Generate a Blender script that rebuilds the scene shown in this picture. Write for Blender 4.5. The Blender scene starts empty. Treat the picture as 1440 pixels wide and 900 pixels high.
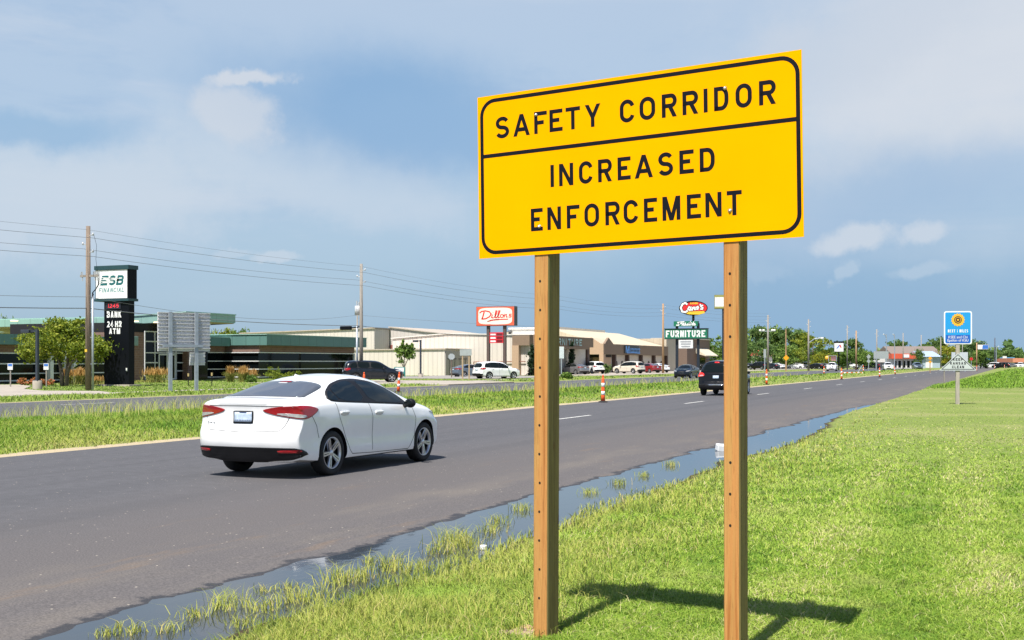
import bpy, bmesh, math, random
import numpy as np
from mathutils import Vector, Matrix
from mathutils.bvhtree import BVHTree
R = math.radians
rnd = random.Random(7)
rng = np.random.default_rng(11)
SC = bpy.context.scene
COL = SC.collection

# ------------------------------------------------------------------ camera
FPX, HOR, EYE = 1680.0, 510.0, 1.6          # focal length in px of a 1440 px wide picture, horizon row, eye height
YAW = math.atan2(710.0, FPX)                # camera looks this far left of the road's direction (+Y)
cY, sY = math.cos(YAW), math.sin(YAW)
cam_d = bpy.data.cameras.new('camera')
cam = bpy.data.objects.new('camera', cam_d); COL.objects.link(cam)
cam_d.sensor_width = 36.0; cam_d.lens = FPX*36.0/1440.0
cam_d.shift_y = 60.0/1440.0
cam_d.clip_start = 0.1; cam_d.clip_end = 9000
cam.location = (0, 0, EYE); cam.rotation_euler = (R(90), 0, YAW)
SC.camera = cam

# ------------------------------------------------------------------ light and sky
SUN_EL = R(62)
sun_dir = Vector((-0.07*math.cos(SUN_EL), -0.998*math.cos(SUN_EL), math.sin(SUN_EL))).normalized()   # towards the sun
sd = bpy.data.lights.new('sun', 'SUN'); sd.energy = 5.0; sd.angle = R(0.55); sd.color = (1.0, 0.955, 0.88)
so = bpy.data.objects.new('sun', sd); COL.objects.link(so)
so.rotation_euler = sun_dir.to_track_quat('Z', 'Y').to_euler(); so.location = (0, 0, 60)
SC.view_settings.view_transform = 'Standard'; SC.view_settings.look = 'None'
SC.view_settings.exposure = 0.66; SC.view_settings.gamma = 1.0; SC.view_settings.use_curve_mapping = False

class NT:
    """small wrapper for building node trees"""
    def __init__(s, tree): s.t = tree; s.n = tree.nodes; s.l = tree.links
    def new(s, typ, **kw):
        n = s.n.new(typ)
        for k, v in kw.items(): setattr(n, k, v)
        return n
    def put(s, sock, v):
        if hasattr(v, 'links') or isinstance(v, bpy.types.NodeSocket): s.l.new(v, sock)
        else: sock.default_value = v
    def math(s, op, a, b=0.0, c=None, clamp=False):
        n = s.new('ShaderNodeMath', operation=op, use_clamp=clamp); s.put(n.inputs[0], a); s.put(n.inputs[1], b)
        if c is not None: s.put(n.inputs[2], c)
        return n.outputs[0]
    def mix(s, f, a, b, mode='MIX'):
        n = s.new('ShaderNodeMix', data_type='RGBA', blend_type=mode); n.clamp_factor = True
        s.put(n.inputs[0], f); s.put(n.inputs[6], col(a)); s.put(n.inputs[7], col(b)); return n.outputs[2]
    def noise(s, vec, scale, detail=3.0, rough=0.55, dist=0.0):
        n = s.new('ShaderNodeTexNoise'); n.inputs['Scale'].default_value = scale; n.inputs['Detail'].default_value = detail
        n.inputs['Roughness'].default_value = rough; n.inputs['Distortion'].default_value = dist
        if vec is not None: s.l.new(vec, n.inputs['Vector'])
        return n.outputs['Fac']
    def ramp(s, fac, stops, interp='LINEAR'):
        n = s.new('ShaderNodeValToRGB'); e = n.color_ramp.elements; n.color_ramp.interpolation = interp
        while len(e) < len(stops): e.new(0.5)
        for i, (p, c) in enumerate(stops): e[i].position = p; e[i].color = col(c)
        s.put(n.inputs[0], fac); return n.outputs[0]
    def step(s, x, a, b):            # smooth 0..1 between a and b
        n = s.new('ShaderNodeMapRange', interpolation_type='SMOOTHSTEP'); s.put(n.inputs[0], x)
        n.inputs[1].default_value = a; n.inputs[2].default_value = b; return n.outputs[0]
    def scale(s, vec, xyz, loc=(0, 0, 0), rot=(0, 0, 0)):
        n = s.new('ShaderNodeMapping'); s.l.new(vec, n.inputs[0]); n.inputs[3].default_value = xyz
        n.inputs[1].default_value = loc; n.inputs[2].default_value = rot; return n.outputs[0]
def col(c):
    if isinstance(c, (tuple, list)):
        return (c[0], c[1], c[2], 1.0)
    return c
def srgb(r, g, b):
    f = lambda v: (v/255.0)/12.92 if v/255.0 <= 0.04045 else ((v/255.0+0.055)/1.055)**2.4
    return (f(r), f(g), f(b))

world = bpy.data.worlds.new('World'); SC.world = world; world.use_nodes = True
def build_world():
    W = NT(world.node_tree); W.n.clear()
    sky = W.new('ShaderNodeTexSky', sky_type='NISHITA'); sky.sun_disc = False
    sky.sun_elevation = SUN_EL; sky.sun_rotation = math.atan2(sun_dir.x, sun_dir.y)
    sky.air_density = 1.2; sky.dust_density = 1.6; sky.ozone_density = 1.5; sky.altitude = 400
    tc = W.new('ShaderNodeTexCoord'); d = tc.outputs['Generated']
    sep = W.new('ShaderNodeSeparateXYZ'); W.l.new(d, sep.inputs[0])
    el = sep.outputs[2]                                        # sine of the elevation
    K = 6.33                                                   # the Background strength is 0.1
    k = lambda r, g, b: tuple(K*x for x in srgb(r, g, b))
    # storm air over the plain: blue grey, deepest just above the horizon
    air = W.ramp(el, [(0.0, k(150, 184, 212)), (0.05, k(163, 192, 217)), (0.10, k(171, 197, 221)), (0.20, k(180, 202, 226)), (0.32, k(188, 206, 228)), (0.48, k(104, 144, 196)), (0.85, k(44, 84, 148))])
    base = W.mix(0.12, air, sky.outputs[0])
    def direction(u, v):
        x, z = (u-720)/FPX, (HOR-v)/FPX
        w = Vector((x*cY-sY, x*sY+cY, z)).normalized(); return w
    wob = W.noise(d, 5.0, 5.0, 0.6)
    wob2 = W.noise(d, 16.0, 6.0, 0.68)
    def swirl(vec, scale, amt, detail):          # tear the outlines of the clouds
        n = W.new('ShaderNodeTexNoise'); n.inputs['Scale'].default_value = scale; n.inputs['Detail'].default_value = detail; n.inputs['Roughness'].default_value = 0.62; W.l.new(d, n.inputs['Vector'])
        m = W.new('ShaderNodeVectorMath', operation='MULTIPLY_ADD'); W.l.new(n.outputs['Color'], m.inputs[0]); m.inputs[1].default_value = amt; m.inputs[2].default_value = tuple(-0.5*a for a in amt)
        a = W.new('ShaderNodeVectorMath', operation='ADD'); W.l.new(vec, a.inputs[0]); W.l.new(m.outputs[0], a.inputs[1]); return a.outputs[0]
    dw = swirl(swirl(d, 6.0, (0.11, 0.11, 0.055), 6.0), 28.0, (0.022, 0.022, 0.014), 5.0)
    def patch(u, v, rx, ry, rot=0.0, soft=(1.25, 0.25), amp=0.9, fine=0.0):
        """soft mask 0..1 of an ellipse of sky about a direction (radii in degrees), its edge torn by noise"""
        w = direction(u, v); right = Vector((w.y, -w.x, 0)).normalized(); up = right.cross(w)
        c_, s_ = math.cos(rot), math.sin(rot)
        ax = (right*c_+up*s_)/math.sin(R(rx)); ay = (up*c_-right*s_)/math.sin(R(ry))
        n = []
        for a in (ax, ay):
            v_ = W.new('ShaderNodeVectorMath', operation='DOT_PRODUCT'); W.l.new(dw, v_.inputs[0]); v_.inputs[1].default_value = a; n.append(v_.outputs['Value'])
        r2 = W.math('ADD', W.math('POWER', n[0], 2.0), W.math('POWER', n[1], 2.0))
        r = W.math('SQRT', r2)
        r = W.math('ADD', r, W.math('MULTIPLY', W.math('SUBTRACT', wob, 0.5), amp*2))
        if fine: r = W.math('ADD', r, W.math('MULTIPLY', W.math('SUBTRACT', wob2, 0.5), fine*2))
        f = W.new('ShaderNodeVectorMath', operation='DOT_PRODUCT'); W.l.new(d, f.inputs[0]); f.inputs[1].default_value = w
        m = W.step(r, soft[0], soft[1])
        return W.math('MULTIPLY', m, W.math('GREATER_THAN', f.outputs['Value'], 0.3))
    c = base
    # broad streaks
    st = W.noise(W.scale(d, (1.0, 1.0, 5.5), rot=(0, R(4), 0)), 3.2, 6.0, 0.55, 0.6)
    c = W.mix(W.math('MULTIPLY', W.step(st, 0.46, 0.78), W.step(el, 0.02, 0.16)), c, k(204, 215, 230))
    st2 = W.noise(W.scale(d, (1.0, 1.0, 4.0), loc=(3.1, 1.7, 0.4)), 6.5, 6.0, 0.6, 0.3)
    c = W.mix(W.math('MULTIPLY', W.math('MULTIPLY', W.step(st2, 0.50, 0.80), W.step(el, 0.05, 0.2)), 0.5), c, k(150, 183, 219))
    for p in PATCHES:
        m = patch(*p[0]); c = W.mix(W.math('MULTIPLY', m, p[2]), c, k(*p[1]))
    bg = W.new('ShaderNodeBackground'); bg.inputs[1].default_value = 0.1; W.l.new(c, bg.inputs[0])
    out = W.new('ShaderNodeOutputWorld'); W.l.new(bg.outputs[0], out.inputs[0])
# (direction as seen down the road, radii in degrees, tilt, softness, raggedness), colour, strength
PATCHES = [
    ((1180, 440, 21, 4.2, 0.0, (1.3, 0.2), 0.4), (143, 179, 212), 0.85),
    ((1390, 70, 13, 6.0, 0.25, (1.4, 0.2), 0.5, 0.3), (216, 222, 231), 0.85),
    ((1180, 60, 7, 2.4, 0.3, (1.2, 0.4), 0.5, 0.5), (200, 211, 226), 0.6),
    ((1330, 190, 9, 1.2, 0.18, (1.2, 0.4), 0.4, 0.5), (214, 221, 230), 0.6),
    ((1270, 270, 9, 2.6, 0.1, (1.4, 0.2), 0.5), (162, 190, 220), 0.75),
    ((40, 285, 12, 3.6, 0.16, (1.15, 0.4), 0.5, 0.45), (203, 216, 230), 0.85),
    ((440, 235, 8, 2.2, -0.30, (1.15, 0.5), 0.5, 0.35), (196, 212, 229), 0.75),
    ((545, 150, 7.5, 2.6, -0.14, (1.6, 0.05), 0.5, 0.15), (139, 177, 216), 0.95),
    ((700, 190, 9, 2.0, -0.1, (1.2, 0.4), 0.4), (148, 183, 219), 0.8),
    ((40, 185, 5, 1.0, 0.1, (1.2, 0.4), 0.5, 0.2), (152, 187, 220), 0.8),
    ((345, 160, 2.0, 1.5, -0.3, (1.15, 0.5), 0.4, 0.6), (207, 216, 228), 0.75),
    ((360, 106, 1.7, 0.42, 0.2, (1.15, 0.5), 0.4, 0.6), (212, 219, 229), 0.85),
    ((1212, 328, 1.9, 0.75, 0.0, (1.1, 0.5), 0.3, 0.5), (202, 214, 228), 0.95),
    ((1303, 333, 1.9, 0.60, -0.05, (1.1, 0.5), 0.3, 0.5), (200, 213, 228), 0.95),
    ((1300, 380, 2.0, 0.40, 0.05, (1.1, 0.5), 0.3, 0.5), (180, 202, 223), 0.8),
    ((1195, 372, 0.5, 0.55, 0.0, (1.1, 0.5), 0.3, 0.5), (180, 202, 223), 0.8),
    ((1080, 375, 1.2, 0.5, 0.0, (1.1, 0.5), 0.3, 0.5), (166, 193, 219), 0.7),
    ((380, 355, 1.3, 0.32, 0.0, (1.1, 0.5), 0.3, 0.5), (198, 213, 228), 0.85),
    ((330, 348, 0.9, 0.25, 0.0, (1.1, 0.5), 0.3, 0.5), (192, 210, 227), 0.7),
]
build_world()

# ------------------------------------------------------------------ pixels of the survey photograph -> places on the ground
def W2(u, v, z=0.0):
    Z = FPX*(EYE-z)/(v-HOR); X = (u-720)/FPX*Z
    return (X*cY-Z*sY, X*sY+Z*cY)
def UZ(u, Z):                      # the place at column u and depth Z
    X = (u-720)/FPX*Z
    return (X*cY-Z*sY, X*sY+Z*cY)
def depth(x, y): return -x*sY+y*cY
def ux(x, y): return 720+FPX*(x*cY+y*sY)/depth(x, y)
def hz(x, y, v): return EYE+(HOR-v)/FPX*depth(x, y)     # height of picture row v over the place (x, y)
def Y_on(u, x):                    # y where column u crosses the plane x
    return x/math.tan(math.atan2(u-720, FPX)-YAW)
def X_on(u, y): return y*math.tan(math.atan2(u-720, FPX)-YAW)

# ------------------------------------------------------------------ materials
MATS = {}
def mat(name, c, rough=0.6, metal=0.0, var=0.12, vscale=6.0, bump=0.0, bscale=40.0, spec=0.5, coat=0.0, emit=None, estr=0.0, streak=None):
    if name in MATS: return MATS[name]
    m = bpy.data.materials.new(name); m.use_nodes = True; N = NT(m.node_tree)
    b = N.n['Principled BSDF']; b.inputs['Roughness'].default_value = rough; b.inputs['Metallic'].default_value = metal
    b.inputs['Specular IOR Level'].default_value = spec; b.inputs['Coat Weight'].default_value = coat
    tc = N.new('ShaderNodeTexCoord'); P = tc.outputs['Object']
    if streak: P = N.scale(P, streak)
    if var > 0:
        f = N.noise(P, vscale, 4.0, 0.6)
        lo = tuple(x*(1-var) for x in c); hi = tuple(min(1, x*(1+var)) for x in c)
        N.l.new(N.ramp(f, [(0.3, lo), (0.7, hi)]), b.inputs['Base Color'])
    else: b.inputs['Base Color'].default_value = col(c)
    if bump:
        bn = N.new('ShaderNodeBump'); bn.inputs['Strength'].default_value = bump; bn.inputs['Distance'].default_value = 0.02
        N.l.new(N.noise(P, bscale, 3.0), bn.inputs['Height']); N.l.new(bn.outputs[0], b.inputs['Normal'])
    if emit: b.inputs['Emission Color'].default_value = col(emit); b.inputs['Emission Strength'].default_value = estr
    MATS[name] = m; return m

# ------------------------------------------------------------------ mesh builder
class MB:
    def __init__(s): s.v = []; s.f = []; s.m = []; s.mi = 0; s.smooth = []; s.sm = False
    def add(s, vs, fs, T=None):
        o = len(s.v)
        for p in vs:
            p = Vector(p)
            s.v.append(T @ p if T is not None else p)
        for f in fs: s.f.append([o+i for i in f]); s.m.append(s.mi); s.smooth.append(s.sm)
        return s
    def box(s, x0, y0, z0, x1, y1, z1, T=None):
        if x0 > x1: x0, x1 = x1, x0
        if y0 > y1: y0, y1 = y1, y0
        if z0 > z1: z0, z1 = z1, z0
        return s.add([(x0,y0,z0),(x1,y0,z0),(x1,y1,z0),(x0,y1,z0),(x0,y0,z1),(x1,y0,z1),(x1,y1,z1),(x0,y1,z1)],
                     [(3,2,1,0),(4,5,6,7),(0,1,5,4),(1,2,6,5),(2,3,7,6),(3,0,4,7)], T)
    def bbox(s, x0, y0, z0, x1, y1, z1, b, T=None):
        """box with chamfered vertical edges and top/bottom edges"""
        bm = bmesh.new(); bmesh.ops.create_cube(bm, size=1.0)
        for v in bm.verts: v.co = Vector(((x0+x1)/2+v.co.x*(x1-x0), (y0+y1)/2+v.co.y*(y1-y0), (z0+z1)/2+v.co.z*(z1-z0)))
        bmesh.ops.bevel(bm, geom=bm.edges[:], offset=b, segments=2, affect='EDGES', profile=0.5)
        bm.verts.index_update()
        s.add([v.co.copy() for v in bm.verts], [[v.index for v in f.verts] for f in bm.faces], T); bm.free(); return s
    def prism(s, pts, d0, d1, plane='XZ', T=None):
        """polygon (2D points, counter-clockwise) extruded from d0 to d1 along the third axis"""
        mk = {'XZ': lambda a, b, d: (a, d, b), 'YZ': lambda a, b, d: (d, a, b), 'XY': lambda a, b, d: (a, b, d)}[plane]
        n = len(pts)
        vs = [mk(a, b, d0) for a, b in pts]+[mk(a, b, d1) for a, b in pts]
        fs = [list(range(n))[::-1], list(range(n, 2*n))]+[[i, (i+1) % n, n+(i+1) % n, n+i] for i in range(n)]
        return s.add(vs, fs, T)
    def cyl(s, p0, p1, r0, r1=None, n=12, caps=True):
        p0, p1 = Vector(p0), Vector(p1); r1 = r0 if r1 is None else r1
        a = (p1-p0).normalized(); b = a.orthogonal().normalized(); c = a.cross(b)
        vs = []
        for p, r in ((p0, r0), (p1, r1)):
            vs += [p+(b*math.cos(2*math.pi*i/n)+c*math.sin(2*math.pi*i/n))*r for i in range(n)]
        fs = [(i, (i+1) % n, n+(i+1) % n, n+i) for i in range(n)]
        if caps: fs += [list(range(n))[::-1], list(range(n, 2*n))]
        return s.add(vs, fs)
    def tube(s, pts, r, n=6):
        pts = [Vector(p) for p in pts]; vs = []; fs = []
        rr = r if hasattr(r, '__len__') else [r]*len(pts)
        prev = None
        for i, p in enumerate(pts):
            a = (pts[min(i+1, len(pts)-1)]-pts[max(i-1, 0)]).normalized()
            b = a.orthogonal().normalized() if prev is None else (prev-a*prev.dot(a)).normalized()
            prev = b; c = a.cross(b)
            vs += [p+(b*math.cos(2*math.pi*j/n)+c*math.sin(2*math.pi*j/n))*rr[i] for j in range(n)]
        for i in range(len(pts)-1):
            fs += [(i*n+j, i*n+(j+1) % n, (i+1)*n+(j+1) % n, (i+1)*n+j) for j in range(n)]
        fs += [list(range(n))[::-1], [len(vs)-n+j for j in range(n)]]
        return s.add(vs, fs)
    def lathe(s, prof, o=(0, 0, 0), axis='Z', n=24, closed=False):
        """profile of (radius, height) turned about an axis through o"""
        ax = {'Z': lambda r, a, h: (r*math.cos(a), r*math.sin(a), h), 'X': lambda r, a, h: (h, r*math.cos(a), r*math.sin(a)), 'Y': lambda r, a, h: (r*math.cos(a), h, r*math.sin(a))}[axis]
        m = len(prof); vs = []; o = Vector(o)
        for j in range(n): vs += [o+Vector(ax(r, 2*math.pi*j/n, h_)) for r, h_ in prof]
        fs = [(j*m+i, ((j+1) % n)*m+i, ((j+1) % n)*m+i+1, j*m+i+1) for j in range(n) for i in range(m-1)]
        return s.add(vs, fs)
    def ball(s, c, rx, ry=None, rz=None, n=10, m=7):
        ry = rx if ry is None else ry; rz = rx if rz is None else rz
        vs = []; fs = []
        for i in range(m+1):
            t = math.pi*i/m
            for j in range(n): vs.append((c[0]+rx*math.sin(t)*math.cos(2*math.pi*j/n), c[1]+ry*math.sin(t)*math.sin(2*math.pi*j/n), c[2]+rz*math.cos(t)))
        for i in range(m): fs += [(i*n+j, (i+1)*n+j, (i+1)*n+(j+1) % n, i*n+(j+1) % n) for j in range(n)]
        return s.add(vs, fs)
    def build(s, name, mats, parent=None, world=False, smooth=None, fix=True):
        me = bpy.data.meshes.new(name)
        vs = s.v
        if world and parent is not None:
            q = parent; off = Vector((0, 0, 0))
            while q is not None: off = off+q.location; q = q.parent
            vs = [v-off for v in vs]
        me.from_pydata([tuple(v) for v in vs], [], s.f)
        for m in (mats if isinstance(mats, (list, tuple)) else [mats]): me.materials.append(m)
        me.polygons.foreach_set('material_index', s.m)
        if smooth is None: me.polygons.foreach_set('use_smooth', s.smooth)
        else: me.polygons.foreach_set('use_smooth', [smooth]*len(s.f))
        if fix:
            bm = bmesh.new(); bm.from_mesh(me); bmesh.ops.recalc_face_normals(bm, faces=bm.faces); bm.to_mesh(me); bm.free()
        me.update()
        o = bpy.data.objects.new(name, me); COL.objects.link(o)
        if parent is not None: o.parent = parent
        return o
def tag(o, label=None, cat=None, group=None, kind=None):
    if label: o['label'] = label
    if cat: o['category'] = cat
    if group: o['group'] = group
    if kind: o['kind'] = kind
    return o
def thing(name, label, cat, loc=(0, 0, 0), rz=0.0, group=None):
    o = bpy.data.objects.new(name, None); COL.objects.link(o); o.empty_display_size = 0.3
    o.location = loc; o.rotation_euler = (0, 0, rz); return tag(o, label, cat, group, 'thing')
def children_of(o): return [c for c in COL.objects if c.parent == o]
def copy_tree(o, parent=None):
    c = o.copy(); COL.objects.link(c)
    if parent is not None: c.parent = parent
    for ch in children_of(o): copy_tree(ch, c)
    return c
def recolor(o, table):
    """own mesh data for a copy, with materials swapped"""
    for q in [o]+[x for ch in children_of(o) for x in [ch]+children_of(ch)]:
        if q.type == 'MESH' and any(m and m.name in table for m in q.data.materials):
            q.data = q.data.copy()
            for i, m in enumerate(q.data.materials):
                if m and m.name in table: q.data.materials[i] = table[m.name]
    return o

# value noise for ground shapes and scattering
_lat = rng.random((256, 256))
def vnoise(x, y, f=1.0):
    x = np.asarray(x, float)*f; y = np.asarray(y, float)*f
    xi = np.floor(x).astype(int); yi = np.floor(y).astype(int); fx = x-xi; fy = y-yi
    fx = fx*fx*(3-2*fx); fy = fy*fy*(3-2*fy)
    g = lambda a, b: _lat[a % 256, b % 256]
    return (g(xi, yi)*(1-fx)+g(xi+1, yi)*fx)*(1-fy)+(g(xi, yi+1)*(1-fx)+g(xi+1, yi+1)*fx)*fy-0.5

# ------------------------------------------------------------------ stroke lettering
def arc(cx, cy, rx, ry, a0, a1, n=10):
    return [(cx+rx*math.cos(R(a0+(a1-a0)*i/n)), cy+ry*math.sin(R(a0+(a1-a0)*i/n))) for i in range(n+1)]
G = {
 'A': [[(0,0),(.5,1),(1,0)], [(.2,.33),(.8,.33)]],
 'B': [[(0,0),(0,1),(.6,1)]+arc(.62,.765,.34,.235,90,-90)+[(0,.53)], [(.62,.53)]+arc(.65,.265,.35,.265,90,-90)+[(0,0)]],
 'C': [arc(.5,.68,.5,.32,12,180)+arc(.5,.32,.5,.32,180,348)],
 'D': [[(0,0),(0,1),(.45,1)]+arc(.5,.6,.5,.4,90,0)+arc(.5,.4,.5,.4,0,-90)+[(0,0)]],
 'E': [[(1,0),(0,0),(0,1),(1,1)], [(0,.52),(.85,.52)]],
 'F': [[(0,0),(0,1),(1,1)], [(0,.5),(.85,.5)]],
 'G': [arc(.5,.68,.5,.32,15,180)+arc(.5,.32,.5,.32,180,360)+[(1,.45),(.55,.45)]],
 'H': [[(0,0),(0,1)], [(1,0),(1,1)], [(0,.52),(1,.52)]],
 'I': [[(.5,0),(.5,1)]],
 'K': [[(0,0),(0,1)], [(.95,1),(0,.38)], [(.32,.6),(1,0)]],
 'L': [[(0,1),(0,0),(1,0)]],
 'M': [[(0,0),(0,1),(.5,.12),(1,1),(1,0)]],
 'N': [[(0,0),(0,1),(1,0),(1,1)]],
 'O': [arc(.5,.66,.5,.34,0,180)+arc(.5,.34,.5,.34,180,360)+[(1,.66)]],
 'P': [[(0,0),(0,1),(.6,1)]+arc(.65,.74,.35,.26,90,-90)+[(0,.48)]],
 'R': [[(0,0),(0,1),(.6,1)]+arc(.65,.74,.35,.26,90,-90)+[(0,.48)], [(.5,.48),(1,0)]],
 'S': [arc(.5,.75,.48,.25,22,270,14)+arc(.5,.25,.5,.25,90,-158,14)],
 'T': [[(0,1),(1,1)], [(.5,1),(.5,0)]],
 'U': [[(0,1)]+arc(.5,.34,.5,.34,180,360)+[(1,1)]],
 'X': [[(0,0),(1,1)], [(0,1),(1,0)]],
 'Y': [[(0,1),(.5,.45),(1,1)], [(.5,.45),(.5,0)]],
 '1': [[(.2,.8),(.55,1),(.55,0)]], '2': [arc(.5,.7,.48,.3,160,-20,10)+[(0,0),(1,0)]],
 '4': [[(.75,0),(.75,1),(0,.3),(1,.3)]], '5': [[(.95,1),(.1,1),(.05,.55)]+arc(.48,.32,.5,.32,120,-150,10)],
 '3': [arc(.45,.75,.45,.25,150,-80,9)+arc(.45,.26,.52,.26,80,-150,10)],
 '7': [[(0,1),(1,1),(.35,0)]], '6': [arc(.5,.68,.48,.32,30,180,8)+arc(.5,.3,.5,.3,180,540,16)],
 '9': [arc(.5,.7,.5,.3,0,360,16)+arc(.5,.32,.5,.32,0,-150,8)], '0': [arc(.5,.66,.5,.34,0,180)+arc(.5,.34,.5,.34,180,360)+[(1,.66)]],
 '8': [arc(.5,.76,.42,.24,-90,270,14), arc(.5,.27,.5,.27,90,450,14)],
 '-': [[(.1,.5),(.9,.5)]], "'": [[(.6,1),(.4,.75)]], ':': [[(.5,.25),(.5,.38)], [(.5,.65),(.5,.78)]], '.': [[(.5,0),(.5,.12)]],
}
DIAG = {'N': [((0,0),(0,1)), ((1,0),(1,1)), ((0,1),(1,0))], 'M': [((0,0),(0,1)), ((1,0),(1,1)), ((.04,1),(.5,.0)), ((.5,.0),(.96,1))],
 'A': [((0,0),(.5,1)), ((1,0),(.5,1)), ((.2,.30),(.8,.30))], 'Y': [((0,1),(.5,.42)), ((1,1),(.5,.42)), ((.5,0),(.5,.46))], 'K': [((0,0),(0,1)), ((.06,.40),(.94,1)), ((1,0),(.36,.62))], 'X': [((0,0),(1,1)), ((0,1),(1,0))]}
def ribbon(mb, pts, sw, place, t=0.002):
    """a flat stroke of width sw along 2D points, mitred; place(x, y, depth) gives the 3D point"""
    P = [Vector((p[0], p[1])) for p in pts]
    Q = [P[0]]
    for p in P[1:]:
        if (p-Q[-1]).length > 1e-5: Q.append(p)
    P = Q; n = len(P)
    if n < 2: return
    closed = (P[0]-P[-1]).length < 1e-4
    if closed: P = P[:-1]; n -= 1
    Lf, Rt = [], []
    for i in range(n):
        a = P[i]-P[i-1] if (i > 0 or closed) else None
        b = P[(i+1) % n]-P[i] if (i < n-1 or closed) else None
        if a is None: a = b
        if b is None: b = a
        a = a.normalized(); b = b.normalized()
        na = Vector((-a.y, a.x)); nb = Vector((-b.y, b.x)); m = na+nb
        if m.length < 0.2: m = na
        m.normalize(); k = sw/2/max(0.38, m.dot(na))
        Lf.append(P[i]+m*k); Rt.append(P[i]-m*k)
    vs = [place(p.x, p.y, t) for p in Lf]+[place(p.x, p.y, t) for p in Rt]
    fs = [(i, (i+1) % n, n+(i+1) % n, n+i) for i in range(n if closed else n-1)]
    mb.add(vs, fs)
def bar(mb, a, b, sw, box, place, t, shear):
    """a slanting stroke whose ends are cut level"""
    x0, x1, y0, y1 = box
    if b[1] < a[1]: a, b = b, a
    th = math.atan2(b[1]-a[1], abs(b[0]-a[0])+1e-9); hx = sw/2/max(0.35, math.sin(th))
    sh = lambda x, y: (min(max(x, x0), x1)+shear*(y-y0), y)
    q = [sh(a[0]-hx, a[1]), sh(a[0]+hx, a[1]), sh(b[0]+hx, b[1]), sh(b[0]-hx, b[1])]
    mb.add([place(p[0], p[1], t) for p in q], [(0, 1, 2, 3)])
def glyph(mb, ch, x0, x1, y0, y1, sw, place, t=0.002, shear=0.0):
    h_ = sw/2
    if ch in DIAG:
        for (a, b), (c, d) in DIAG[ch]:
            hx = h_*1.06
            f = lambda a_, b_: (x0+hx+a_*(x1-x0-2*hx), y0+b_*(y1-y0))
            p, q = f(a, b), f(c, d)
            if abs(b-d) < 1e-6: ribbon(mb, [(p[0], p[1]+shear*0), q], sw, (lambda X, Y, tt: place(X+shear*(Y-y0), Y, tt)), t)
            elif abs(a-c) < 1e-6: mb.add([place(X+shear*(Y-y0), Y, t) for X, Y in ((p[0]-h_, p[1]), (p[0]+h_, p[1]), (q[0]+h_, q[1]), (q[0]-h_, q[1]))], [(0, 1, 2, 3)])
            else: bar(mb, p, q, sw, (x0, x1, y0, y1), place, t, shear)
            t += 0.00012
        return
    for path in G[ch]:
        if ch == 'R' and path[0] == (.5, .48):
            bar(mb, (x1-h_*1.15, y0), (x0+(x1-x0)*0.52, y0+h_+0.48*(y1-y0-sw)), sw, (x0, x1, y0, y1), place, t, shear); continue
        pts = []
        for a, b in path:
            y = y0+h_+b*(y1-y0-sw); x = x0+h_+a*(x1-x0-sw) if ch not in "I1':." else x0+(a)*(x1-x0)
            pts.append((x, y))
        for e, f in ((0, 1), (-1, -2)):                  # square ends reach the edge of the letter's box
            (a0, b0), (a1, b1) = path[e], path[f]; px, py = pts[e]
            if abs(a0-a1) < 1e-6 and b0 in (0, 1): py += h_ if b0 == 1 else -h_
            elif abs(b0-b1) < 1e-6 and a0 in (0, 1) and ch not in "I1':.": px += h_ if a0 == 1 else -h_
            pts[e] = (px, py)
        pts = [(x+shear*(y-y0), y) for x, y in pts]
        ribbon(mb, pts, sw, place, t); t += 0.00012
def word(mb, txt, x0, x1, y0, y1, sw, place, t=0.002, shear=0.0, gap=0.28, narrow='I1', spacew=0.6):
    """a word fitted between x0 and x1"""
    wid = [0.3 if c in "I':.1" else (1.18 if c == 'M' else (spacew if c == ' ' else 1.0)) for c in txt]
    tot = sum(wid)+gap*(len(txt)-1); k = (x1-x0)/tot; x = x0
    for c, w in zip(txt, wid):
        if c != ' ':
            if c in "I1':." : glyph(mb, c, x, x+w*k, y0, y1, sw, place, t, shear)
            else: glyph(mb, c, x, x+w*k, y0, y1, sw, place, t, shear)
        x += (w+gap)*k
def flat_poly(mb, pts, place, t=0.0):
    mb.add([place(a, b, t) for a, b in pts], [list(range(len(pts)))])
# ------------------------------------------------------------------ ground, roads, water
ROAD_L, ROAD_R, LANE = -15.8, -4.95, -11.95
OPP_L, OPP_R = -36.9, -24.9
WATER = -0.018
def smooth(t): t = np.clip(t, 0, 1); return t*t*(3-2*t)
def shore(y): return -4.16-0.16*smooth((y-8.5)/5)-1.25*smooth((y-24)/24)
def gz(x, y):
    x = np.asarray(x, float); y = np.asarray(y, float)
    n = vnoise(x, y, 0.9)*0.05+vnoise(x, y, 2.7)*0.03
    edge = shore(y)+vnoise(x*0+3.3, y, 0.35)*0.4+vnoise(x*0+9.3, y, 1.3)*0.22
    t = (x-edge)
    lawn = -0.018+0.05*np.clip(t/0.5, -1.2, 1)+0.045*smooth((t-0.4)/2.0)+n*0.5*smooth((t+0.25)/0.6)
    lawn = lawn+0.05*smooth((y-50)/20)*smooth((t+0.1)/0.5)
    lawn = lawn+0.28*smooth((y-68)/40)*smooth((x+4.0)/5.0)+0.35*smooth((x-8)/40)
    med = 0.02+0.16*smooth((x-OPP_R)/4)*smooth((ROAD_L-x)/4)+n*0.5
    med = np.where(x > ROAD_L-0.2, -0.03, med); med = np.where(x < OPP_R+0.2, -0.03, med)
    ver = 0.04*smooth((OPP_L-0.2-x)/1.0)+n*0.15
    z = np.where(x > ROAD_R, lawn, np.where(x > ROAD_L, -0.08, np.where(x > OPP_R, med, np.where(x > OPP_L, -0.08, ver))))
    return z
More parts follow.
